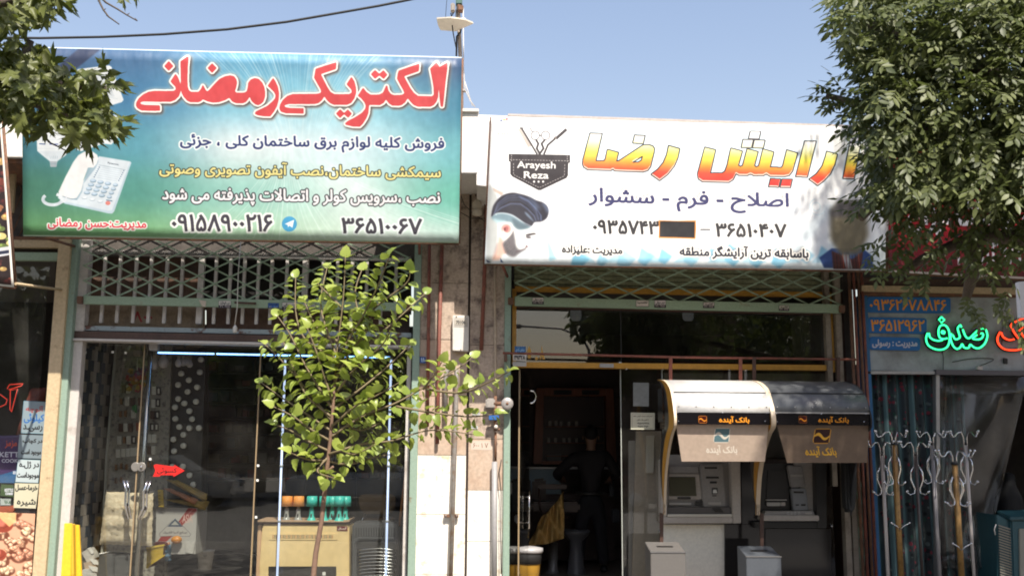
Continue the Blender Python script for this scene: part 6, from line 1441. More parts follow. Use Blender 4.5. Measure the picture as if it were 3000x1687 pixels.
# wall panels under and beside the machines
MB().px([(1864,1262),(1938,1262),(1938,1780),(1850,1780)], YB+.30, .04).build('beige_panel', m_beige, BLD, .004)
MB().px([(1842,1290),(1862,1290),(1862,1780),(1842,1780)], YB+.42, .04).build('grey_panel', m_fas, BLD, .004)
MB().px([(1894,1275),(1918,1275),(1915,1385),(1892,1385)], YB+.26, .03).build('white_panel', mat('pale_panel', (.62,.56,.48), .6), BLD, .004)
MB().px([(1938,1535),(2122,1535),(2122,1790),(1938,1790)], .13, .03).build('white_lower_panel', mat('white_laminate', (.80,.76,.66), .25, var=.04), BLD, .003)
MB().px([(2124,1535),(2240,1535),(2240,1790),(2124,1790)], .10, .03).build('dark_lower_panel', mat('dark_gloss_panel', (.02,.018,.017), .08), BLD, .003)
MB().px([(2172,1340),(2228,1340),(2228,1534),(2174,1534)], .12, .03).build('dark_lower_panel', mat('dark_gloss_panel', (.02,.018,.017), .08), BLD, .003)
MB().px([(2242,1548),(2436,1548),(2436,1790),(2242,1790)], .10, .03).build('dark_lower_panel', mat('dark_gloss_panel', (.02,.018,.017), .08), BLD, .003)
MB().px([(2100,1115),(2430,1115),(2430,1340),(2100,1340)], .40, .04).build('rear_panel', m_inwall, BLD)
MB().px([(1945,1092),(2432,1094),(2432,1120),(1945,1118)], .30, .04).build('grey_soffit_panel', mat('grey_plaster', (.22,.20,.17), .7, var=.15), BLD)
tag(MB().px([(2476,1345),(2512,1345),(2512,1440),(2506,1490),(2495,1505),(2482,1495),(2478,1440)], -.35, .14).build('black_cover', m_wire, None, .02), 'black rounded cover hanging under the right hood', 'cover')
m_bin1 = mat('brushed_steel_bin', (.15,.14,.13), .45, metal=.15, var=.05, stretch=(1,1,9)); m_bin2 = mat('dark_steel_bin', (.10,.11,.125), .4, metal=.2, var=.05)
def receipt_bin(x0, x1, yfront, xb0, xb1, yback, m, label):
    a = P(x0, yfront, -.62); b = P(x1, yfront, -.62); t = thing('receipt_bin', label, 'bin', ((a.x+b.x)/2, -.62, 0)); zf = a.z; bk = P(xb0, yback, -.30)
    MB().add([(a.x,-.62,0),(b.x,-.62,0),(b.x,-.62,zf),(a.x,-.62,zf),(a.x,-.30,0),(b.x,-.30,0),(b.x,-.30,bk.z),(a.x,-.30,bk.z)], [(0,1,2,3),(5,4,7,6),(3,2,6,7),(4,0,3,7),(1,5,6,2),(4,5,1,0)]).build('body', m, t, .004)
    mx_ = (a.x+b.x)/2; sl_ = (bk.z-zf)/.32; zm = zf+sl_*.15
    MB().add([(mx_-.075,-.475,zm+.004),(mx_+.075,-.475,zm+.004),(mx_+.075,-.445,zm+sl_*.03+.004),(mx_-.075,-.445,zm+sl_*.03+.004),(mx_-.075,-.475,zm-.006),(mx_+.075,-.475,zm-.006),(mx_+.075,-.445,zm),(mx_-.075,-.445,zm)], [(0,1,2,3),(7,6,5,4),(0,4,5,1),(1,5,6,2),(2,6,7,3),(3,7,4,0)]).build('slot', m_slot, t)
    MB().box((a.x-.003,-.626,zf-.006),(b.x+.003,-.61,zf+.004)).build('front_lip', m_steel, t)
    return t
receipt_bin(1906, 2008, 1616, 1898, 1998, 1586, m_bin1, 'bright steel receipt bin with slotted top in front of the left machine')
receipt_bin(2186, 2288, 1629, 2172, 2275, 1598, m_bin2, 'dark steel receipt bin with slotted top in front of the right machine')
# ------------------------------------------------------------------ right end shop
m_blue = mat('blue_column_paint', (.02,.13,.30), .5, var=.12, scale=4); m_fasc = mat('grey_blue_fascia', (.36,.40,.41), .6, col2=(.20,.21,.20), var=.08, scale=2)
a = P(2550, 1304, -.02).x; MB().box((a-.045, -.03, 0), (a+.04, .06, Zat(866, 0, 2535))).build('blue_column', m_blue, BLD, .004)
MB().px([(2530,866),(3150,872),(3150,1096),(2536,1084)], .0, .1).build('fascia', m_fasc, BLD)
MB().px([(2525,835),(3150,846),(3150,866),(2525,853)], -.06, .12).build('cornice', m_cream, BLD, .005)
MB().px([(2525,853),(3150,866),(3150,873),(2525,866)], -.03, .1).build('cornice', m_rustd, BLD, .003)
MB().px([(2525,812),(3150,828),(3150,846),(2525,832)], -.02, .3).build('cornice', m_brown, BLD, .003)
MB().px([(2536,1086),(2742,1087),(2742,1096),(2536,1095)], -.03, .1).build('window_head', m_alu, BLD, .003)
MB().px([(2742,1082),(3150,1088),(3150,1102),(2742,1097)], -.05, .14).build('window_head', mat('dark_aluminium', (.11,.10,.11), .4), BLD, .003)
MB().px([(2742,1095),(2753,1095),(2757,1800),(2746,1800)], -.02, .08).build('mullion', m_alu, BLD, .003)
m_curt = None
def floral():
    q = [(0,0),(240,0),(240,620),(0,620)]; c = Canvas(q, 1.6, (.22,.25,.26)); r = random.Random(6)
    for k in range(5):
        x = k*50; c.poly([(x,0),(x+14,0),(x+14,620),(x,620)], (.36,.47,.48)); c.poly([(x+14,0),(x+18,0),(x+18,620),(x+14,620)], (.26,.33,.34))
    for k in range(420):
        x = r.randrange(5)*50+r.uniform(18, 48); y = r.uniform(0, 620); c.disc((x, y), r.uniform(2, 5.5), r.choice([(.58,.20,.26),(.50,.16,.22),(.20,.34,.28),(.40,.45,.44),(.10,.12,.13)]), .85)
    return c.material('floral_curtain_print', .9)
mc = floral()
def curtain(x0, x1, Y, label, n=46, amp=.03, folds=7, rep=1):
    v = []; f = []; uv = []
    a, b = P(x0, 1304, Y).x, P(x1, 1304, Y).x; zt = Zat(1090, Y, x0)+.02
    for j in range(9):
        for i in range(n+1):
            s_ = i/n; v.append((a+(b-a)*s_, Y+amp*math.sin(s_*folds*2*math.pi+.3*math.sin(j))+.01*math.sin(s_*31+j*.4), zt*(1-j/8)+.02)); uv.append((s_*rep, 1-j/8))
    for j in range(8):
        for i in range(n): f.append((j*(n+1)+i, (j+1)*(n+1)+i, (j+1)*(n+1)+i+1, j*(n+1)+i+1))
    o = mesh('curtain', v, f, mc, None, smooth=True, uvs=uv); o.modifiers.new('thickness', 'SOLIDIFY').thickness = .003
    return tag(o, label, 'curtain')
curtain(2556, 2742, .12, 'floral teal striped curtain beside the blue column')
curtain(2800, 2832, .16, 'narrow strip of floral curtain right of the mullion', 12, .02, 1.5, .25)
curtain(2755, 2796, .30, 'dim floral curtain behind the mullion', 12, .02, 2, .3)
# polythene sheet
v = []; f = []
for j in range(12):
    for i in range(9):
        s_, u = i/8, j/11; x = 2750+(3010-130*u-2750)*s_; y = 1104+u*560; v.append(P(x, y, -.02+.04*math.sin(s_*5+u*7)+.02*math.sin(s_*17)))
for j in range(11):
    for i in range(8): f.append((j*9+i, (j+1)*9+i, (j+1)*9+i+1, j*9+i+1))
o = mesh('polythene_sheet', v, f, glass_mat('polythene', (.86,.86,.86), 1.4, 1.5, .15, .035), None, smooth=True); tag(o, 'clear polythene sheet hanging across the dark doorway', 'plastic sheet')
o.modifiers.new('thickness', 'SOLIDIFY').thickness = .002
# plates with numbers
def rplate(x0, y0, x1, y1, body, tc, label, tx, sl=.008):
    q = [(x0,y0),(x1,y0+3),(x1,y1+3),(x0,y1)]; c = Canvas(q, 3, (.10,.40,.66)); c.text(body, tx[0], tx[1], tx[2], tx[3], tc, slope=sl, bold=1.0)
    pts = []
    for (cx, cy, a0) in ((x0+8,y0+8,180),(x1-8,y0+11,270),(x1-8,y1-5,0),(x0+8,y1-8,90)):
        for k in range(4): an = math.radians(a0+k*30); pts.append((cx+8*math.cos(an), cy+8*math.sin(an)))
    flat_print('number_plate', pts, c, -.02, .018, label, 'number plate')
AM = (.93,.60,.20)
rplate(2541, 869, 2785, 915, '۰۹۳۶۲۶۷۸۸۴۶', AM, 'long blue plate with an amber mobile number', (2549,2772,877,908))
rplate(2544, 929, 2715, 975, '۳۶۵۱۲۹۶۲', AM, 'middle blue plate with a short amber number', (2552,2708,937,969))
rplate(2548, 986, 2696, 1024, 'مدیریت : رسولی', (.78,.76,.80), 'lowest blue plate with white writing', (2556,2687,994,1018))
# neon tubes
gn = lambda p: [(2520+x/2.898, 840+y/2.898) for x, y in p]
def catmull(p, k=6, closed=False):
    out = []; n = len(p); rng = n if closed else n-1
    for i in range(rng):
        a, b, c, d = (p[(i-1) % n], p[i], p[(i+1) % n], p[(i+2) % n]) if closed else (p[max(0, i-1)], p[i], p[i+1], p[min(n-1, i+2)])
        for j in range(k):
            t_ = j/k; out.append(tuple(.5*((2*b[q])+(-a[q]+c[q])*t_+(2*a[q]-5*b[q]+4*c[q]-d[q])*t_**2+(-a[q]+3*b[q]-3*c[q]+d[q])*t_**3) for q in (0, 1)))
    out.append(p[0] if closed else p[-1]); return out
m_ng = mat('neon_green', (.1,.8,.4), .4, emit=(.03,1.0,.30), es=1.5); m_nr = mat('neon_red', (.8,.1,.05), .4, emit=(1.0,.045,.01), es=1.5)
m_nb = mat('neon_backing_black', (.01,.012,.012), .5)
def neon(name, label, strokes, m, Y, r, back=None, base=(2780,1030)):
    t = thing(name, label, 'neon sign', P(*base, Y))
    if back:
        for b_ in back: MB().px(b_, Y+.03, .02).build('backing', m_nb, t)
    for s_ in strokes:
        pts = [P(x, y, Y) for x, y in s_]; MB().tube(pts, r, 7).build('tube', m, t)
        MB().tube([p+Vector((0, .022, 0)) for p in pts], r*2.2, 6).build('backing', m_nb, t)
        for p in (pts[0], pts[-1]): MB().tube([p, p+Vector((0, .03, 0))], r*1.2, 6).build('electrode', m_nb, t)
fe = [(585,390),(592,425),(625,450),(670,458),(700,450)]
neon('neon_sign', 'lit green neon word on the grey fascia', [
 gn([(690,255),(716,280),(690,306),(668,280),(690,255)]),
 gn(catmull([(572,392),(560,440),(575,490),(615,520),(670,534),(720,524),(750,490),(760,430),(752,370),(728,332),(695,324),(672,345),(665,390),(676,430),(705,442),(740,436)])),
 gn(catmull(fe)), gn(catmull([(695,375),(715,380),(712,396),(694,392)], 4, True)),
 gn(catmull([(775,395),(768,440),(790,500),(820,526),(848,515),(866,486),(884,515),(920,518),(935,490),(970,515),(1010,520),(1055,485),(1078,430),(1075,385),(1055,355),(1010,362),(965,400),(925,436),(895,420),(870,360)])),
 gn(catmull([(860,345),(850,325),(828,352),(838,395),(845,430),(810,445),(785,405)])),
 gn(catmull([(1040,395),(1000,404),(955,438),(1010,446),(1040,425)], 5, True))], m_ng, -.06, .0085, [gn([(575,440),(640,465),(740,450),(745,495),(670,530),(600,505)]), gn([(790,455),(930,450),(1060,455),(1040,505),(960,510),(800,505)])])
neon('neon_sign', 'lit red neon letter cut off by the right edge of the picture', [
 gn(catmull([(1188,382),(1165,440),(1180,490),(1225,528),(1300,538),(1370,528),(1440,500),(1500,420)])), gn(catmull([(1198,385),(1215,425),(1262,450),(1308,445)])),
 gn([(1450,245),(1365,275),(1290,310),(1278,330),(1310,390),(1345,440)]), gn([(1460,330),(1380,350),(1352,368),(1400,440),(1440,470)])], m_nr, -.06, .0085, None, (2960,1030))
tag(MB().px([(2940,1048),(2953,1050),(2953,1066),(2941,1065)], -.03, .02).build('switch_box', m_nb, None, .004), 'small black fitting on the grey fascia under the red neon', 'fitting')
tag(MB().px([(2865,1072),(2880,1073),(2880,1083),(2865,1082)], -.06, .04).build('hook_block', m_jamb, None, .003), 'small white block on the window head', 'block')
for k, pts in enumerate([[(2760,1028),(2764,1050),(2763,1086)], [(2920,900),(2934,925),(2938,960),(2935,1010)], [(2790,1060),(2850,1050),(2912,1052),(2870,1072)]]):
    tag(MB().tube([P(x, y, -.01) for x, y in catmull(pts, 5)], .0035, 5).build('loose_wire', m_wire, None), ['thin wire down the fascia from the green neon','black wire drooping beside the red neon','thin wire looping under the neon words'][k], 'wire')
# the white sign edge at the far right
tag(MB().px([(2985,825),(3060,822),(3060,930),(2992,930)], -2.2, .06).build('projecting_sign', mat('projecting_sign_white', (.74,.74,.76), .5), None, .004), 'blank white edge of a sign jutting in at the far right', 'sign')
# ------------------------------------------------------------------ coat stands
m_gold = mat('mottled_gold_pole', (.36,.20,.06), .35, metal=.3, var=.35, scale=30); m_pw = mat('white_pole', (.58,.52,.48), .35); m_pd = mat('dark_brown_pole', (.07,.05,.045), .3); m_pg = mat('grey_pole', (.32,.30,.30), .35)
def coat_stand(px, ytop, Y, wpx, m, label, low=(), size=1.0, seed=0):
    k = (9.9+Y)/2916; top = P(px, ytop, Y); t = thing('coat_stand', label, 'coat stand', (top.x, Y, .03)); r = wpx*k/2
    MB().tube([(top.x, Y, .03), (top.x, Y, top.z)], r, 12).build('pole', m, t)
    MB().lathe((top.x, Y, top.z), [(r*1.15,-.01),(r*1.2,.0),(r*1.1,.015),(0,.03)], 12).build('cap', m_wire, t)
    for l_ in range(3): a = l_*2.094+.5; MB().tube([(top.x, Y, .14), (top.x+.12*math.cos(a), Y+.12*math.sin(a), .1), (top.x+.22*math.cos(a), Y+.22*math.sin(a), .04)], .012, 6).build('foot', m, t)
    rr = random.Random(seed); R0 = .15*size
    for l_ in range(4):
        a = l_*math.pi/2+.35+rr.uniform(-.2, .2); d = Vector((math.cos(a), math.sin(a), 0)); c = Vector((top.x, Y, top.z))
        pts = [c+d*.022+Vector((0,0,-.16)), c+d*.022+Vector((0,0,.06)), c+d*.05+Vector((0,0,.115)), c+d*.095+Vector((0,0,.105)), c+d*.13+Vector((0,0,.07)), c+d*(.17*size)+Vector((0,0,.065)), c+d*(.20*size)+Vector((0,0,.12))]
        MB().tube(pts, .0055, 6).build('upper_hook', m_chrome, t); MB().ball(pts[-1], .013, 8).build('hook_ball', m_chrome, t)
        pts = [c+d*.022+Vector((0,0,-.10)), c+d*.07+Vector((0,0,-.17)), c+d*.075+Vector((0,0,-.24)), c+d*.03+Vector((0,0,-.33)), c+d*.035+Vector((0,0,-.37)), c+d*.09+Vector((0,0,-.385)), c+d*.13+Vector((0,0,-.355))]
        MB().tube(pts, .0055, 6).build('lower_hook', m_chrome, t); MB().ball(pts[-1], .012, 8).build('hook_ball', m_chrome, t)
    for yy in low:
        z = Zat(yy, Y, px)
        for s_ in (-1, 1): MB().tube([(top.x, Y-r, z-.03), (top.x+s_*.03, Y-r-.01, z+.0), (top.x+s_*.08, Y-r-.02, z+.03)], .005, 6).build('umbrella_hook', m_chrome, t); MB().ball((top.x+s_*.085, Y-r-.02, z+.032), .010, 7).build('hook_ball', m_chrome, t)
coat_stand(2584, 1330, -.35, 10, m_pw, 'coat stand with white pole nearest the blue column', (), .9, 1)
coat_stand(2620, 1300, -.50, 16, m_gold, 'gold mottled coat stand, left of the two gold ones', (1540,), 1.0, 2)
coat_stand(2682, 1330, -.22, 9, m_pd, 'coat stand with thin dark pole between the left gold one and the curtain middle', (), .9, 3)
coat_stand(2730, 1300, -.10, 12, m_pg, 'coat stand with plain grey pole in front of the mullion', (), .9, 4)
coat_stand(2797, 1358, -.65, 17, m_gold, 'gold mottled coat stand, right of the two gold ones', (1600,), 1.05, 5)
coat_stand(2829, 1300, -.30, 9, m_pw, 'coat stand with slim white pole, rightmost of the group', (), .9, 6)
# cooler and clothes
t = thing('evaporative_cooler', 'teal evaporative cooler with slatted sides at the right edge', 'air cooler', P(2975,1760,-.3))
m_ct = mat('cooler_teal', (.025,.085,.10), .4, var=.06); m_cg = mat('cooler_slat', (.28,.27,.22), .5)
MB().px([(2962,1524),(3080,1522),(3080,1800),(2972,1800)], -.40, .8).build('cabinet', m_ct, t, .012)
MB().px([(2918,1506),(2960,1524),(2970,1800),(2926,1790)], -.36, .4).build('side', m_ct, t, .008)
MB().prism([P(2920,1503,-.1), P(3080,1500,-.1), P(3080,1520,-.42), P(2958,1524,-.42)], (0, 0, .03)).build('lid', m_ct, t, .008)
for k in range(20): MB().px([(2926+k*.25,1536+k*8),(2962+k*.3,1548+k*8),(2962+k*.3,1552+k*8),(2926+k*.25,1540+k*8)], -.385, .01).build('side_slat', m_cg, t)
MB().px([(2986,1548),(3060,1548),(3060,1800),(2990,1800)], -.415, .02).build('front_panel', m_cg, t, .004)
MB().tube([P(2918,1535,-.4), P(2913,1550,-.4), P(2916,1566,-.4)], .006, 6).build('cord', m_wirew, t)
for k in range(6):
    t = thing('folded_garment', ['pale violet','greyish blue','pink checked','dull violet','grey','dark'][k]+' folded garment in the pile by the cooler, '+['topmost','second','third','fourth','fifth','lowest'][k], 'garment', P(2893,1526+k*13,.0))
    pillow('cloth', [(2868+k,1512+k*17),(2902+k,1514+k*17),(2904+k,1532+k*17),(2866+k,1532+k*17)], .02, .05, mat('garment_%d' % k, [(.20,.19,.26),(.17,.20,.24),(.26,.13,.17),(.15,.11,.19),(.17,.17,.19),(.07,.06,.09)][k], .8, var=.3, scale=30), t, 10, 6, k, .005)
t = thing('hanging_garment', 'dark glossy garments hanging below the folded pile', 'garment', P(2880,1700,.05))
pillow('cloth', [(2852,1600),(2905,1602),(2918,1790),(2850,1790)], .06, .06, mat('glossy_dark_cloth', (.07,.06,.07), .3, var=.3, scale=8), t, 12, 20, 4, .012)
t = thing('person', 'shadowy figure in a long black covering in the dark doorway', 'person', Vector((P(2955,1500,1.2).x, 1.2, .03)))
skin('body', [(P(2955,1380,1.2), .09), (P(2955,1420,1.2), .06), (P(2955,1450,1.2), .16), (P(2955,1560,1.2), .17), (P(2955,1640,1.2), .2), (Vector((P(2955,1640,1.2).x,1.2,.1)), .24)], [(0,1),(1,2),(2,3),(3,4),(4,5)], mat('black_covering', (.008,.008,.009), .8), t)
# ------------------------------------------------------------------ left end shop goods
gd = lambda p: sc_(p, 0, 1080, 2.387)
m_glL = glass_mat('left_neighbour_glass', boost=1.0)
MB().box((XN1-1.6, .20, .03), (XN1-.02, .21, Zat(760, .2, 60))).build('glass_pane', m_glL, BLD)
neon('neon_sign', 'thin red neon letter glowing in the dark left shop', [gd([(50,140),(66,110),(160,104),(150,118),(62,145)]), gd([(72,150),(122,140),(100,225),(80,300),(70,285),(72,150)]), gd([(-60,190),(0,178),(50,215),(40,248),(-5,268)])], mat('neon_dim_red', (.5,.05,.03), .4, emit=(1.0,.06,.03), es=.5), .5, .004, None, (30,1200))
def sheet_sign(q, lines, label, col, border=True):
    def fn(c):
        if border: c.line(q+[q[0]], 2.2, (.25,.42,.48))
        for (s_, cc, x0, x1, y0, y1) in lines: c.text(s_, x0, x1, y0, y1, cc, slope=.02, bold=.9)
    plate('paper_sign', q, .185, fn, label, 'paper sign', k=3, col=col)
KB = (.12,.12,.12)
sheet_sign(gd([(165,222),(325,230),(308,456),(145,450)]), [('آلوچه', (.58,.30,.30), 76,127,1188,1208), ('کیلوئی', (.10,.36,.62), 70,129,1211,1238), ('رسیـد', KB, 68,124,1243,1263)], 'topmost shaded sign of the column with red and blue words', (.50,.56,.58))
sheet_sign(gd([(136,458),(304,464),(290,628),(120,622)]), [('در کچاب', KB, 67,124,1284,1299), ('موجود است', KB, 62,120,1315,1333)], 'second sign of the column, creased below its first line', (.46,.51,.53), False)
sheet_sign(gd([(125,630),(285,636),(268,798),(105,792)]), [('در ژلـه', KB, 57,114,1350,1371), ('موجوداست', KB, 50,113,1382,1402)], 'third sign of the column, whiter and half in the sun', (.68,.72,.72))
sheet_sign(gd([(104,798),(272,802),(250,975),(95,970)]), [('خرما-عسل', KB, 45,110,1419,1440), ('شیره', KB, 50,104,1462,1482)], 'lowest cream sign of the column', (.74,.72,.62), False)
def bagobj(q, Y, col, lab, texts, depth=.05, seed=1):
    t = thing('crisps_bag', lab, 'snack bag', P(q[2][0], q[2][1], Y))
    m = mat('bag_foil_%d' % seed, col, .3, var=.15); pillow('foil', q, Y+.02, depth, m, t, 12, 12, seed, .006)
    c = Canvas(q, 2.5, tuple(min(1, x**.4545) for x in col)); c.noise(.08, seed, 6)
    for (s_, cc, x0, x1, y0, y1, lt) in texts: c.text(s_, x0, x1, y0, y1, cc, latin=lt, bold=.8)
    TL, TR, BR, BL = q; s = lambda a, b, k_: (a[0]+(b[0]-a[0])*k_, a[1]+(b[1]-a[1])*k_)
    sheet('printed_front', [P(*x, Y-depth*.9-.012) for x in (s(TL,BR,.06), s(TR,BL,.06), s(BR,TL,.06), s(BL,TR,.06))], c.material('bag_print_%d' % seed, .35), t, .002)
W_ = (.88,.86,.90)
bagobj(gd([(-140,470),(190,462),(150,752),(-140,760)]), .28, (.07,.03,.12), 'purple kettle crisps bag with white lettering', [('مزمز', (.85,.35,.25), 18,55,1286,1312,False), ('KETTLE', W_, 2,88,1326,1342,True), ('COOKED', W_, 9,80,1349,1360,True)], .03, 1)
bagobj(gd([(-60,755),(130,700),(110,800),(-60,800)]), .25, (.03,.12,.28), 'small blue crisps bag peeping out below the purple one', [('KETTLE', W_, 32,62,1380,1388,True)], .02, 2)
bagobj(gd([(5,800),(100,808),(95,900),(0,890)]), .24, (.07,.11,.04), 'dark green crisps bag above the date poster', [('KETTLE', W_, 13,42,1430,1440,True), ('COOKED', W_, 15,40,1443,1450,True)], .02, 3)
bagobj(gd([(0,905),(80,905),(75,955),(0,955)]), .24, (.45,.47,.44), 'white and green snack bag on the shelf edge', [('دنا', (.1,.3,.15), 14,32,1464,1474,False)], .02, 4)
bagobj(gd([(-60,960),(115,952),(100,1000),(-60,1005)]), .24, (.40,.09,.04), 'orange red snack bag just above the date poster', [], .02, 5)
t = thing('plastic_sack', 'dark red string sack piled behind the shop signs', 'sack', P(110,1270,.5)); pillow('sack_body', gd([(215,140),(330,130),(330,470),(110,460)]), .55, .08, mat('red_string_sack', (.16,.03,.015), .6, var=.3, scale=20), t, 14, 18, 9, .01)
tag(MB().px([(-60,1480),(110,1480),(104,1504),(-60,1504)], .30, .3).build('shop_shelf', mat('lilac_shelf', (.42,.36,.38), .5), None, .004), 'pale lilac shelf edge above the date poster', 'shelf')
# walnut / date poster
QW = gd([(-60,998),(246,1012),(200,1800),(-60,1800)]); CW = Canvas(QW, 2.0, (.80,.62,.50)); rw = random.Random(8)
for k in range(48):
    x, y = rw.uniform(-25, 100), 1490+k*7.2+rw.uniform(-6, 6); R_ = rw.uniform(13, 20); base = rw.choice([(.86,.64,.50),(.90,.72,.58),(.80,.56,.44),(.93,.80,.64)])
    CW.disc((x+2, y+4), R_*1.15, (.34,.15,.09), .8, 3, ry=R_*.95)
    for j in range(7):
        a = rw.uniform(0, 6.28); lx, ly, lr = x+R_*.55*math.cos(a), y+R_*.45*math.sin(a), R_*rw.uniform(.34, .6)
        CW.poly([(lx+lr*(1+.22*math.sin(3*t_+k))*math.cos(t_), ly+lr*.85*(1+.22*math.cos(4*t_+j))*math.sin(t_)) for t_ in [q_*.45 for q_ in range(14)]], tuple(c_*.62 for c_ in base), 1, 1, 1)
        CW.poly([(lx-1+lr*.82*(1+.2*math.sin(3*t_+k))*math.cos(t_), ly-1.4+lr*.68*(1+.2*math.cos(4*t_+j))*math.sin(t_)) for t_ in [q_*.45 for q_ in range(14)]], base, 1, 1)
        CW.disc((lx-lr*.3, ly-lr*.35), lr*.3, (.98,.92,.82), .6, 2)
for (x, y, r_) in ((10,1545,30),(2,1640,22),(78,1760,24)): CW.disc((x, y), r_, (.55,.24,.17), 1, 2, ry=r_*.8); CW.disc((x-6, y-8), r_*.45, (.80,.50,.42), .7, 4); CW.line([(x-12, y+4), (x+4, y+9), (x+14, y+2)], 1.5, (.35,.12,.09), .7, 1)
CW.poly([(0,1500),(48,1502),(48,1530),(30,1550),(0,1520)], (.90,.70,.48), .9, 2)
o = sheet('shop_poster', [P(x, y, .17) for x, y in QW], CW.material('date_poster_print', .45), None, .004); tag(o, 'large close-up poster of walnuts and dates at the lower left', 'poster')
# ------------------------------------------------------------------ leaves and trees
def leaf_template(outline, fold=.18, droop=.15, stem=.0):
    """outline half-width profile [(t along, half width)...] -> verts, faces; leaf lies along +Y, normal +Z"""
    v = []; f = []
    n = len(outline)
    for i, (t, w_) in enumerate(outline):
        z = -droop*t*t
        v += [(-w_, t, z+fold*w_), (0, t, z), (w_, t, z+fold*w_)]
    for i in range(n-1):
        a = 3*i; f.append((a, a+1, a+4, a+3)); f.append((a+1, a+2, a+5, a+4))
    return np.array(v, float), f
MULB = leaf_template([(-.07,.0),(-.05,.20),(.06,.40),(.2,.47),(.34,.43),(.40,.46),(.55,.36),(.68,.30),(.74,.31),(.88,.13),(1.02,.0)], .28, .22)
def plane_leaf():
    pts = []; lobes = [(-115,.55),(-62,.88),(0,1.0),(62,.88),(115,.55)]
    for i, (a, r) in enumerate(lobes):
        for da, rr in ((-24,.50),(-13,.74),(-9,.66),(0,1.0),(9,.66),(13,.74)):
            an = math.radians(a+da+90); pts.append((-math.cos(an)*r*rr, math.sin(an)*r*rr+.28))
        an = math.radians(a+31+90); pts.append((-math.cos(an)*.33, math.sin(an)*.33+.28))
    v = [(0, .28, 0)]+[(x, y, .10*abs(x)-.14*(x*x+(y-.28)**2)+.07*math.sin(7*x+5*y)) for x, y in pts]+[(0, -.42, .02), (.012, .22, 0), (-.012, .22, 0)]
    n = len(pts); f = [(0, i+1, (i+1) % n+1) for i in range(n)]+[(n+1, n+2, n+3)]
    return np.array(v, float)*.62, f
PLAN = plane_leaf()
def ash_leaf(k=0, nl=7):
    r = random.Random(k); v = []; f = []
    def leaflet(o, a, L_):
        d = np.array([math.sin(a), math.cos(a), -.25-r.uniform(0, .3)]); d = d/np.linalg.norm(d); s = np.array([math.cos(a), -math.sin(a), r.uniform(-.4, .4)]); b = len(v)
        for t, w_ in ((0, .0), (.3, .20), (.62, .17), (1, 0)):
            p = o+d*t*L_; v.append(p-s*w_*L_+np.array([0, 0, .03*L_])); v.append(p); v.append(p+s*w_*L_+np.array([0, 0, .03*L_]))
        for i in range(3):
            q = b+3*i; f.append((q, q+1, q+4, q+3)); f.append((q+1, q+2, q+5, q+4))
    for i in range(nl//2):
        y = .28+i*.30
        for s_ in (-1, 1): leaflet(np.array([0, y+r.uniform(-.03, .03), -.1*y*y]), s_*(.95+r.uniform(-.15, .25)), .42+r.uniform(-.06, .06))
    leaflet(np.array([0, .28+(nl//2)*.30-.1, -.12]), r.uniform(-.2, .2), .5)
    b = len(v)
    for y in (0, .55, 1.1): v += [np.array([-.006, y, -.1*y*y]), np.array([.006, y, -.1*y*y])]
    f += [(b, b+1, b+3, b+2), (b+2, b+3, b+5, b+4)]
    return np.array(v), f
ASH = [ash_leaf(k) for k in range(4)]
def rotm(dirv, nrm):
    y = Vector(dirv).normalized(); z = Vector(nrm); z = (z-y*z.dot(y)).normalized(); x = y.cross(z)
    return Matrix((x, y, z)).transposed()
def leaf_mesh(name, tpl, m):
    me = bpy.data.meshes.new(name); me.from_pydata([tuple(a) for a in tpl[0]], [], tpl[1]); me.materials.append(m)
    for p in me.polygons: p.use_smooth = True
    return me
def place_leaves(tree, items, meshes, stuffname, m, limit=300, key=None):
    """items = (pos, dir, normal, size); nearest 'limit' are single objects, the rest one object"""
    if key: items = sorted(items, key=key)
    off = tree.location
    for i, (p, d, n, s) in enumerate(items[:limit]):
        o = bpy.data.objects.new('leaf', meshes[i % len(meshes)]); COL.objects.link(o); o.parent = tree
        M = rotm(d, n).to_4x4(); M.translation = Vector(p)-off; o.matrix_local = M @ Matrix.Diagonal((s, s, s, 1))
    rest = items[limit:]
    if rest: scatter(stuffname, rest, meshes, m, tree)
def scatter(name, items, meshes, m, tree, kind='stuff'):
    tv = []; tf = []
    for me in meshes:
        v = np.zeros(len(me.vertices)*3); me.vertices.foreach_get('co', v); tv.append(v.reshape(-1, 3)); tf.append([tuple(p.vertices) for p in me.polygons])
    VV = []; LL = []; LT = []; b = 0; off = np.array(tree.location) if tree else np.zeros(3)
    for i, (p, d, n, s) in enumerate(items):
        k = i % len(meshes); Rm = np.array(rotm(d, n)); v = tv[k]*s @ Rm.T + np.array(p)-off; VV.append(v)
        for q in tf[k]: LL.extend([b+a for a in q]); LT.append(len(q))
        b += len(v)
    V = np.vstack(VV); me = bpy.data.meshes.new(name); me.vertices.add(len(V)); me.vertices.foreach_set('co', V.ravel())
    me.loops.add(len(LL)); me.loops.foreach_set('vertex_index', LL); me.polygons.add(len(LT))
    st = np.concatenate([[0], np.cumsum(LT)[:-1]]); me.polygons.foreach_set('loop_start', st.astype(np.int32)); me.polygons.foreach_set('loop_total', np.array(LT, np.int32))
    me.polygons.foreach_set('use_smooth', [True]*len(LT)); me.materials.append(m); me.update(); me.validate()
    return tag(link(bpy.data.objects.new(name, me), tree), kind=kind)
m_bark = mat('young_bark', (.20,.12,.08), .8, var=.25, scale=20, bump=.3); m_barkd = mat('grey_brown_bark', (.11,.085,.065), .9, var=.3, scale=15, bump=.5); m_twig = mat('green_twig', (.17,.13,.07), .7)
m_lm = leaf_mat('mulberry_leaf', (.19,.26,.05), (.36,.42,.09), .33, .36, (.46,.55,.09))
m_lp = leaf_mat('plane_leaf', (.075,.095,.024), (.15,.165,.04), .30, .45, (.22,.26,.04))
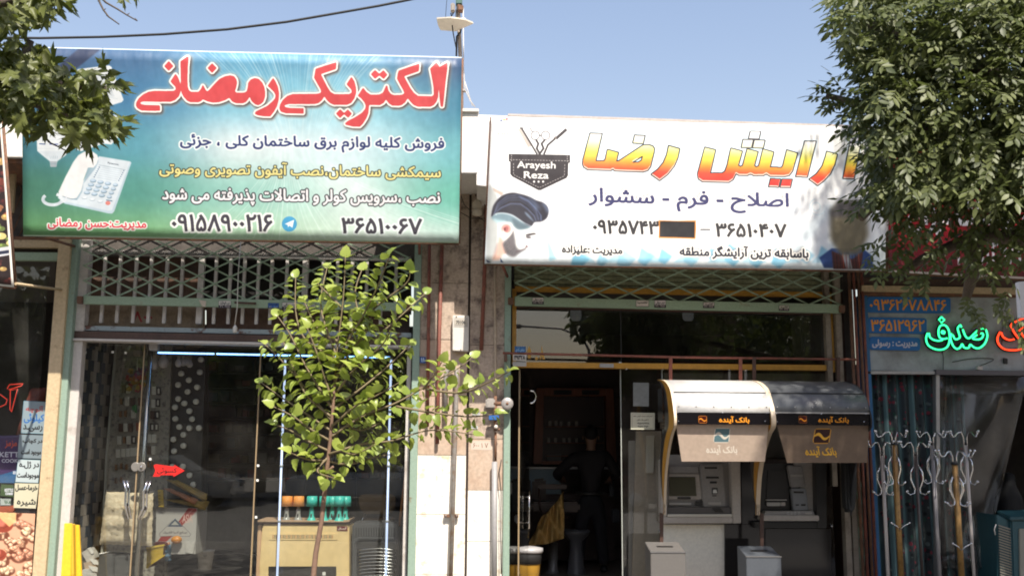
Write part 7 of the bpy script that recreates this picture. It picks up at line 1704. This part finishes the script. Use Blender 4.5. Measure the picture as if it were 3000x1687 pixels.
m_la = leaf_mat('ash_leaf', (.052,.068,.020), (.130,.148,.046), .26, .52, (.14,.18,.045))
# ---- the young mulberry
YT = -2.2
tw = [[(958,1375),(975,1200),(985,1050),(1005,880),(1012,750)],[(985,1050),(1060,930),(1110,830),(1140,752)],[(985,1040),(940,900),(958,785)],[(975,1200),(900,1080),(850,980),(812,925)],
 [(970,1230),(880,1120),(820,1050),(775,1008)],[(968,1260),(880,1200),(820,1160),(765,1120)],[(962,1320),(900,1290),(850,1260),(808,1244)],[(960,1350),(900,1345),(850,1325)],
 [(985,1100),(1090,1000),(1180,920),(1245,860)],[(975,1200),(1080,1120),(1150,1060),(1200,1010)],[(968,1280),(1060,1220),(1160,1180),(1250,1130),(1340,1080),(1385,1046)],[(1240,1140),(1270,1100),(1296,1058)],
 [(1250,1140),(1350,1150),(1430,1120),(1492,1088)],[(1160,1190),(1280,1210),(1380,1220),(1452,1212)],[(962,1330),(1060,1300),(1150,1290),(1260,1260),(1388,1272)],[(960,1350),(1020,1360),(1090,1340),(1148,1330)],
 [(985,1050),(900,1000),(868,925),(866,812)],[(985,1080),(1050,960),(1040,860),(1060,790)],[(1000,1000),(1100,900),(1190,830),(1200,790)],[(985,1150),(1040,1080),(1120,1010),(1150,950)],[(970,1250),(1040,1190),(1100,1160),(1170,1120)],
 [(970,1220),(900,1160),(860,1080),(830,1000)],[(965,1290),(900,1250),(860,1220),(800,1190)],[(990,1000),(930,960),(890,880)],[(1000,900),(960,860),(930,830)],[(965,1300),(1010,1250),(1060,1260),(1130,1230)],[(975,1180),(930,1040),(900,960)],[(980,1120),(1020,1040),(1080,960),(1090,900)],[(960,1340),(930,1380),(980,1400)],[(962,1330),(1000,1320),(1040,1330),(1100,1300)]]
tree = thing('mulberry_sapling', 'young broad leaved sapling on a thin bare trunk in front of the left shop', 'tree', Vector((P(905,1776,YT).x, YT, 0)))
base = tree.location
MB().tube([base, P(915,1720,YT), P(925,1620,YT), P(943,1520,YT+.02), P(951,1440,YT), P(958,1375,YT), P(966,1300,YT), P(975,1200,YT), P(985,1080,YT)], [.024,.021,.020,.018,.018,.017,.014,.012,.009], 8).build('trunk', m_bark, tree)
MB().tube([P(956,1385,YT-.01), P(968,1374,YT-.03), P(976,1366,YT-.05)], [.014,.012,.009], 7).build('cut_stub', m_bark, tree)
items = []; rl = random.Random(21)
for ti, tpx in enumerate(tw):
    dd = rl.uniform(-.42, .42) if ti else 0
    c = catmull(tpx, 6); n = len(c); pts = [P(x, y, YT+dd*(i/(n-1))) for i, (x, y) in enumerate(c)]
    MB().tube(pts, [.009*(1-.75*i/(n-1))+.0015 for i in range(n)], 5).build('branch', m_twig, tree)
    L_ = [0]
    for i in range(1, n): L_.append(L_[-1]+(pts[i]-pts[i-1]).length)
    s_ = L_[-1]*.16 if ti else L_[-1]*.22; side = 1
    while s_ < L_[-1]:
        i = max(j for j in range(n) if L_[j] <= s_); i = min(i, n-2); t_ = (s_-L_[i])/(L_[i+1]-L_[i]+1e-9); p = pts[i].lerp(pts[i+1], t_); d = (pts[i+1]-pts[i]).normalized()
        sv = d.cross(Vector((0, 1, 0))).normalized()*side; side = -side
        dirv = (d*rl.uniform(.1, .6)+sv*rl.uniform(.5, 1.0)+Vector((rl.uniform(-.4, .4), rl.uniform(-.8, .6), rl.uniform(-.45, .15)))).normalized()
        st = p+dirv*.028
        items.append((st, dirv, Vector((rl.uniform(-.65, .65), rl.uniform(-.6, .5), 1)), rl.choice((.045,.065,.078,.092,.108))*rl.uniform(.85, 1.12)*(1-.3*(s_/L_[-1])**3)))
        s_ += rl.uniform(.016, .034)
    items.append((pts[-1], (d+Vector((0, 0, .2))), Vector((rl.uniform(-.5, .5), -.6, .6)), .09))
mm = [leaf_mesh('mulberry_leaf', (MULB[0]*np.array([s_, 1, z_]), MULB[1]), m_lm) for s_, z_ in ((1, 1), (.88, 1.8), (1.1, .5))]
place_leaves(tree, items, mm, 'small_leaves', m_lm, 300, key=lambda it: it[0].y+rl.random()*.3)
print('mulberry leaves', len(items))
def inside(poly, x, y):
    c = False; n = len(poly)
    for i in range(n):
        x1, y1 = poly[i]; x2, y2 = poly[(i+1) % n]
        if (y1 > y) != (y2 > y) and x < (x2-x1)*(y-y1)/(y2-y1)+x1: c = not c
    return c
# ---- plane tree, only its outer boughs reach into the picture
plane = thing('plane_tree', 'plane tree with large jagged leaves hanging in at the upper left', 'tree', (-6.2, -6.0, 0))
rp = random.Random(31)
MB().tube([(-6.2,-6.0,0), (-6.15,-5.95,1.6), (-6.0,-5.9,3.2), (-5.7,-5.8,5.2), (-5.2,-5.7,7.0)], [.22,.18,.16,.12,.07], 12).build('trunk', m_barkd, plane)
boughs = [[(-6.0,-5.9,3.0), P(-420,190,-5.6), P(-150,250,-5.5), P(60,290,-5.4), P(180,330,-5.4), P(300,350,-5.4)], [(-5.95,-5.9,3.4), P(-300,60,-5.7), P(-60,20,-5.5), P(100,-10,-5.4), P(200,-30,-5.4)],
 [(-5.7,-5.8,4.6), P(-100,-250,-6.4), P(150,-160,-6.6), P(300,-200,-6.6)], [P(60,290,-5.4), P(150,255,-5.3), P(230,250,-5.25), P(320,262,-5.2)], [P(60,290,-5.4), P(60,200,-5.3), P(90,120,-5.3)]]
for b_ in boughs: MB().tube(b_, [.035*(1-i/len(b_))+.006 for i in range(len(b_))], 7).build('branch', m_barkd, plane)
for q in ([(285,-20),(292,8),(303,30),(318,50),(335,62),(349,72)], [(282,-20),(310,8),(345,28),(372,45),(402,62)], [(85,338),(100,372),(122,396),(145,418),(170,430),(205,448)], [(-40,330),(30,358),(62,378),(92,394)]):
    mb = MB(); pts = [P(x, y, -5.3) for x, y in q]; mb.tube(pts, [.0055*(1-.6*i/len(q)) for i in range(len(q))], 6)
    for i in range(1, len(pts)-0):
        a = pts[i]; mb.tube([a, a+Vector((rp.choice((-1, 1))*.012, 0, rp.uniform(.006, .014)))], [.003, .0015], 5)
    mb.build('bare_twig', m_barkd, plane)
regs = [([(-80,-60),(228,-60),(205,8),(162,62),(95,40),(45,58),(-80,60)], 90, -5.3), ([(-80,30),(78,48),(95,85),(118,130),(135,158),(60,200),(-80,200)], 85, -5.35),
 ([(-80,170),(120,185),(225,200),(290,210),(345,250),(310,290),(335,318),(358,352),(345,385),(250,400),(140,378),(40,372),(-80,360)], 310, -5.4)]
items = []
for poly, cnt, Yc in regs:
    xs = [p[0] for p in poly]; ys = [p[1] for p in poly]; k = 0
    while k < cnt:
        x, y = rp.uniform(min(xs), max(xs)), rp.uniform(min(ys), max(ys))
        if not inside(poly, x, y): continue
        k += 1; a = rp.uniform(-1.1, 1.1)+(.5 if x > 200 else 0)
        items.append((P(x-14, y-8, Yc+rp.uniform(-.45, .4)), Vector((math.sin(a), rp.uniform(-.6, .4), -math.cos(a)*.75+rp.uniform(-.2, .3))), Vector((rp.uniform(-.8, .8), rp.uniform(-1, .2), rp.uniform(.1, 1))), rp.uniform(.10, .175)))
for (x, y, dx, dz, s_) in ((318,245,1,-.05,.20),(300,232,.8,.5,.15),(345,350,1,-.15,.17),(322,372,.9,-.6,.16),(255,395,.3,-1,.17),(300,205,.2,1,.13),(100,150,1,-.05,.15),(90,75,.9,.1,.13),(120,30,.5,-1,.17),(160,-5,.9,-.6,.17),(360,-12,.2,-1,.10),(395,-14,.3,-1,.08),(150,200,.2,.9,.16)):
    items.append((P(x, y, -5.3), Vector((dx, -.2, dz)), Vector((rp.uniform(-.2, .2), -.5, 1)), s_))
extra = []
for k in range(900):
    x, y, z = rp.uniform(-4.6, -1.2), rp.uniform(-8.6, -5.6), rp.uniform(4.35, 6.6)
    if x > -1.9-(z-4.3)*.25 and y > -6.4: continue
    extra.append((Vector((x, y, z)), Vector((rp.uniform(-1, 1), rp.uniform(-1, 1), -.6)), Vector((rp.uniform(-.5, .5), rp.uniform(-.6, .4), 1)), rp.uniform(.14, .24)))
pm = [leaf_mesh('plane_leaf', (PLAN[0]*np.array([s_, 1, z_]), PLAN[1]), m_lp) for s_, z_ in ((1, 1), (.7, 3.0), (.5, 4.5), (.95, -1.8))]
place_leaves(plane, items, pm, 'small_leaves', m_lp, 300, key=lambda it: it[0].y); scatter('upper_foliage', extra, pm, m_lp, plane)
# ---- ash tree on the right
ash = thing('ash_tree', 'tall tree with dense narrow leaflets filling the upper right', 'tree', (5.3, -5.0, 0))
MB().tube([(5.3,-5.0,0), (5.28,-5.0,1.5), (5.2,-5.05,2.6), (5.2,-5.1,5.5), (5.3,-5.1,9.5)], [.2,.17,.15,.10,.04], 12).build('trunk', m_barkd, ash)
ra = random.Random(41)
bl = [[(5.2,-5.05,2.3), P(2990,520,-5.0), P(2820,430,-5.1), P(2620,330,-5.1), P(2420,280,-5.0)], [(5.2,-5.05,2.2), P(3000,700,-4.9), P(2860,690,-4.9), P(2700,760,-4.9), P(2640,800,-4.9)], [(5.2,-5.1,2.8), P(2980,250,-5.2), P(2760,160,-5.2), P(2520,60,-5.1)],
      [P(2860,690,-4.9), P(2850,800,-4.85), P(2830,880,-4.8)], [(5.2,-5.1,5), (4.6,-5.2,6.4), (3.9,-5.2,7.6)], [(5.2,-5.1,5.5), (6.2,-4.9,6.9), (7.2,-4.8,8.2)], [(5.2,-5.1,7.2), (5.0,-5.2,9), (5.1,-5.2,10.6)], [P(2820,430,-5.1), P(2640,520,-5.0), P(2520,640,-5.0)]]
for b_ in bl: MB().tube(b_, [.045*(1-i/len(b_))+.006 for i in range(len(b_))], 7).build('branch', m_barkd, ash)
poly = [(2465,-60),(2482,40),(2495,110),(2520,150),(2520,210),(2535,250),(2525,300),(2520,350),(2530,400),(2560,440),(2575,480),(2565,540),(2580,600),(2620,640),(2620,700),(2640,740),(2680,740),(2720,760),(2760,760),(2830,770),(2850,860),(2870,860),(2920,800),(3000,790),(3120,780),(3120,-60)]
items = []; 
while len(items) < 3500:
    x, y = ra.uniform(2430, 3130), ra.uniform(-60, 880)
    if not inside(poly, x, y): continue
    if y > 560 and ra.random() < .62*(1+(y-560)/500): continue
    Yc = ra.uniform(-5.5, -4.5) if y < 560 else ra.uniform(-5.2, -4.6)
    a = ra.uniform(-1.9, 1.0)-.2
    items.append((P(x, y, Yc), Vector((math.sin(a)*.9, ra.uniform(-.7, .4), -.35-.6*math.cos(a)*ra.random()+(.5 if y < 300 else 0)*ra.random())), Vector((ra.uniform(-.7, .7), ra.uniform(-.9, .3), 1)), ra.uniform(.092, .145)))
for (x, y, a) in [(2420,270,-1.3),(2440,285,-1.6),(2408,278,-1.1),(2450,262,-.9),(2430,292,-2.2),(2470,300,-1.5),(2462,40,-1.2),(2470,95,-1.4),(2490,130,-1.6),(2500,160,-1.9),(2500,350,-1.5),(2545,470,-1.4),(2530,560,-1.7),(2505,610,-1.6),(2560,770,-2.6),(2560,720,-2.0),(2660,800,-2.9),(2815,860,2.9),(2840,900,3.0),(2890,890,2.8),(2930,860,-3.0),(2950,920,2.5),(2960,980,2.2),(2690,800,-2.7),(2640,770,-2.4)]:
    for j in range(3):
        aa = a+ra.uniform(-.5, .5); items.append((P(x+ra.uniform(14, 30), y+ra.uniform(-14, 14), -5.0), Vector((math.sin(aa), ra.uniform(-.5, .1), math.cos(aa))), Vector((ra.uniform(-.4, .4), -.7, .8)), ra.uniform(.08, .115)))
am = [leaf_mesh('ash_leaf', t_, m_la) for t_ in ASH]
place_leaves(ash, items, am, 'inner_foliage', m_la, 300, key=lambda it: it[0].y)
extra = []
while len(extra) < 7000:
    x, y, z = ra.uniform(2.6, 10), ra.uniform(-5.3, -3.6), ra.uniform(4.1, 11.5)
    if x < 3.62+max(0, z-7.7)*.32+ra.uniform(0, .3): continue
    extra.append((Vector((x, y, z)), Vector((ra.uniform(-1, 1), ra.uniform(-1, 1), -.5)), Vector((ra.uniform(-.5, .5), ra.uniform(-.6, .4), 1)), ra.uniform(.17, .28)))
for k in range(1500):
    extra.append((Vector((ra.uniform(2.75, 5.6), ra.uniform(-5.6, -4.4), ra.uniform(2.7, 4.7))), Vector((ra.uniform(-1, 1), ra.uniform(-1, 1), -.6)), Vector((ra.uniform(-.6, .6), ra.uniform(-.8, .3), 1)), ra.uniform(.11, .18)))
scatter('upper_foliage', extra, am, m_la, ash)
# ------------------------------------------------------------------ the other side of the street, seen in the glass
m_opp = mat('opposite_brick', (.20,.13,.09), .8, var=.2, scale=1.5)
t = thing('apartment_building', 'brown brick building across the street, seen only as a reflection', 'building', (16, -45, 0))
bd = t
sbox('wall', (8.5,-50,-.1), (40,-44,12), m_opp, t)
mb_w = mat('opposite_window', (.03,.03,.035), .2)
sbox('side_block', (-42,-52,-.1), (-4,-46,9.5), m_opp, t); sbox('low_wall', (-4,-46,-.1), (8.4,-45.7,4.2), m_opp, t)
for i in range(7):
    for j in range(3): sbox('window', (10+i*4,-44.05+.0,1.4+j*3.4), (11.8+i*4,-43.95,3.2+j*3.4), mb_w, t)
m_car = [mat('car_silver', (.42,.43,.45), .25, metal=.6, coat=.8), mat('car_dark_red', (.12,.02,.02), .3, coat=.8), mat('car_white', (.65,.65,.64), .3, coat=.8)]
def car(x, y, m, label, flip=1):
    t = thing('parked_car', label, 'car', (x, y, -.14)); X = lambda u: x+flip*u
    prof = [(-2.15,.32),(-2.2,.62),(-2.12,.85),(-1.5,.95),(-.95,1.38),(.45,1.42),(1.15,.98),(2.0,.85),(2.2,.62),(2.18,.32)]
    low = [(-2.15,.32),(-2.2,.62),(-2.12,.85),(-1.5,.95),(1.15,.98),(2.0,.85),(2.2,.62),(2.18,.32)]
    MB().prism([(X(a), y-.83, z-.14) for a, z in low], (0, 1.66, 0)).build('body', m, t, .06)
    MB().prism([(X(a), y-.70, z-.14) for a, z in [(-1.5,.95),(-.95,1.40),(.45,1.42),(1.15,.98)]], (0, 1.40, 0)).build('cabin', m, t, .05)
    for s_ in (-1, 1):
        MB().prism([(X(a), y+s_*.705, z-.14) for a, z in [(-1.30,.99),(-.88,1.32),(-.25,1.34),(-.25,.99)]], (0, s_*.012, 0)).build('side_window', mb_w, t)
        MB().prism([(X(a), y+s_*.705, z-.14) for a, z in [(-.18,.99),(-.18,1.34),(.42,1.33),(.92,1.01)]], (0, s_*.012, 0)).build('side_window', mb_w, t)
        for u in (-1.35, 1.38):
            MB().lathe((X(u), y+s_*.72, .18), [(.0,-.1),(.31,-.1),(.32,0),(.31,.1),(0,.1)], 18, 'y').build('wheel', m_wire, t)
            MB().lathe((X(u), y+s_*.83, .18), [(0,-.01),(.19,-.01),(.19,.02)], 12, 'y').build('rim', m_alu, t)
        MB().box((min(X(-2.2),X(-2.1)), y+s_*.6-.16, .52), (max(X(-2.2),X(-2.1))+.0, y+s_*.6+.16, .68)).build('tail_light', m_fin if False else mat('tail_red', (.35,.01,.01), .2), t, .01)
        MB().box((min(X(2.22),X(2.1)), y+s_*.58-.17, .48), (max(X(2.22),X(2.1)), y+s_*.58+.17, .62)).build('headlight', m_alu, t, .01)
car(-8.9, -17.6, m_car[0], 'silver car parked across the street, reflected in the left shop', 1); car(-3.2, -18.2, m_car[2], 'white car across the street, second in the reflection', 1); car(2.8, -18, m_car[1], 'dark red car across the street, third in the reflection', -1)
t = thing('street_lamp', 'tall curved street lamp reflected in the barber transom', 'street lamp', (4.9, -36, 0))
MB().tube([(4.9,-36,0), (4.9,-36,6.0), (4.6,-36,6.6), (3.6,-36,7.0), (1.6,-36,7.1)], [.09,.07,.055,.05,.045], 8).build('pole', m_galv, t)
MB().box((1.0,-36.15,7.0), (1.75,-35.85,7.18)).build('lamp_head', m_galv, t, .03)
def street_tree(x, y, h, r, lab, n, seed):
    t = thing('street_tree', lab, 'tree', (x, y, 0)); q = random.Random(seed)
    MB().tube([(x,y,0), (x+.1,y,h*.3), (x,y+.1,h*.62)], [.2,.16,.08], 8).build('trunk', m_barkd, t)
    for k in range(5): a = k*1.26; MB().tube([(x+.05,y,h*.35), (x+r*.5*math.cos(a), y+r*.5*math.sin(a), h*.62)], [.08,.03], 6).build('branch', m_barkd, t)
    it = []
    cl = [(Vector((x+q.uniform(-.6, .6)*r, y+q.uniform(-.6, .6)*r, h*q.uniform(.45, .88))), r*q.uniform(.3, .5)) for _ in range(14)]
    for k in range(n):
        c, rr = q.choice(cl); d = Vector((q.gauss(0, 1), q.gauss(0, 1), q.gauss(0, .8))).normalized()*rr*q.uniform(.5, 1)
        it.append((c+d, Vector((q.uniform(-1, 1), q.uniform(-1, 1), -.4)), d+Vector((0, 0, .6)), q.uniform(.25, .45)))
    scatter('crown', it, mm, m_la, t)
street_tree(5.9, -31, 8.6, 2.6, 'leafy tree across the street, right of the reflected lamp', 2200, 1); street_tree(2.6, -38, 5.4, 1.3, 'small round tree across the street, under the reflected lamp arm', 700, 2); street_tree(-7.5, -24, 6.5, 2.8, 'wide tree across the street, left in the reflections', 2200, 3)
street_tree(-1.5, -23, 6.0, 2.2, 'tree across the street in front of the left shop', 1500, 4); street_tree(11.5, -24, 8, 3.2, 'big tree across the street on the right', 2200, 5); street_tree(-15, -26, 8, 3.4, 'far left tree across the street', 1800, 6)
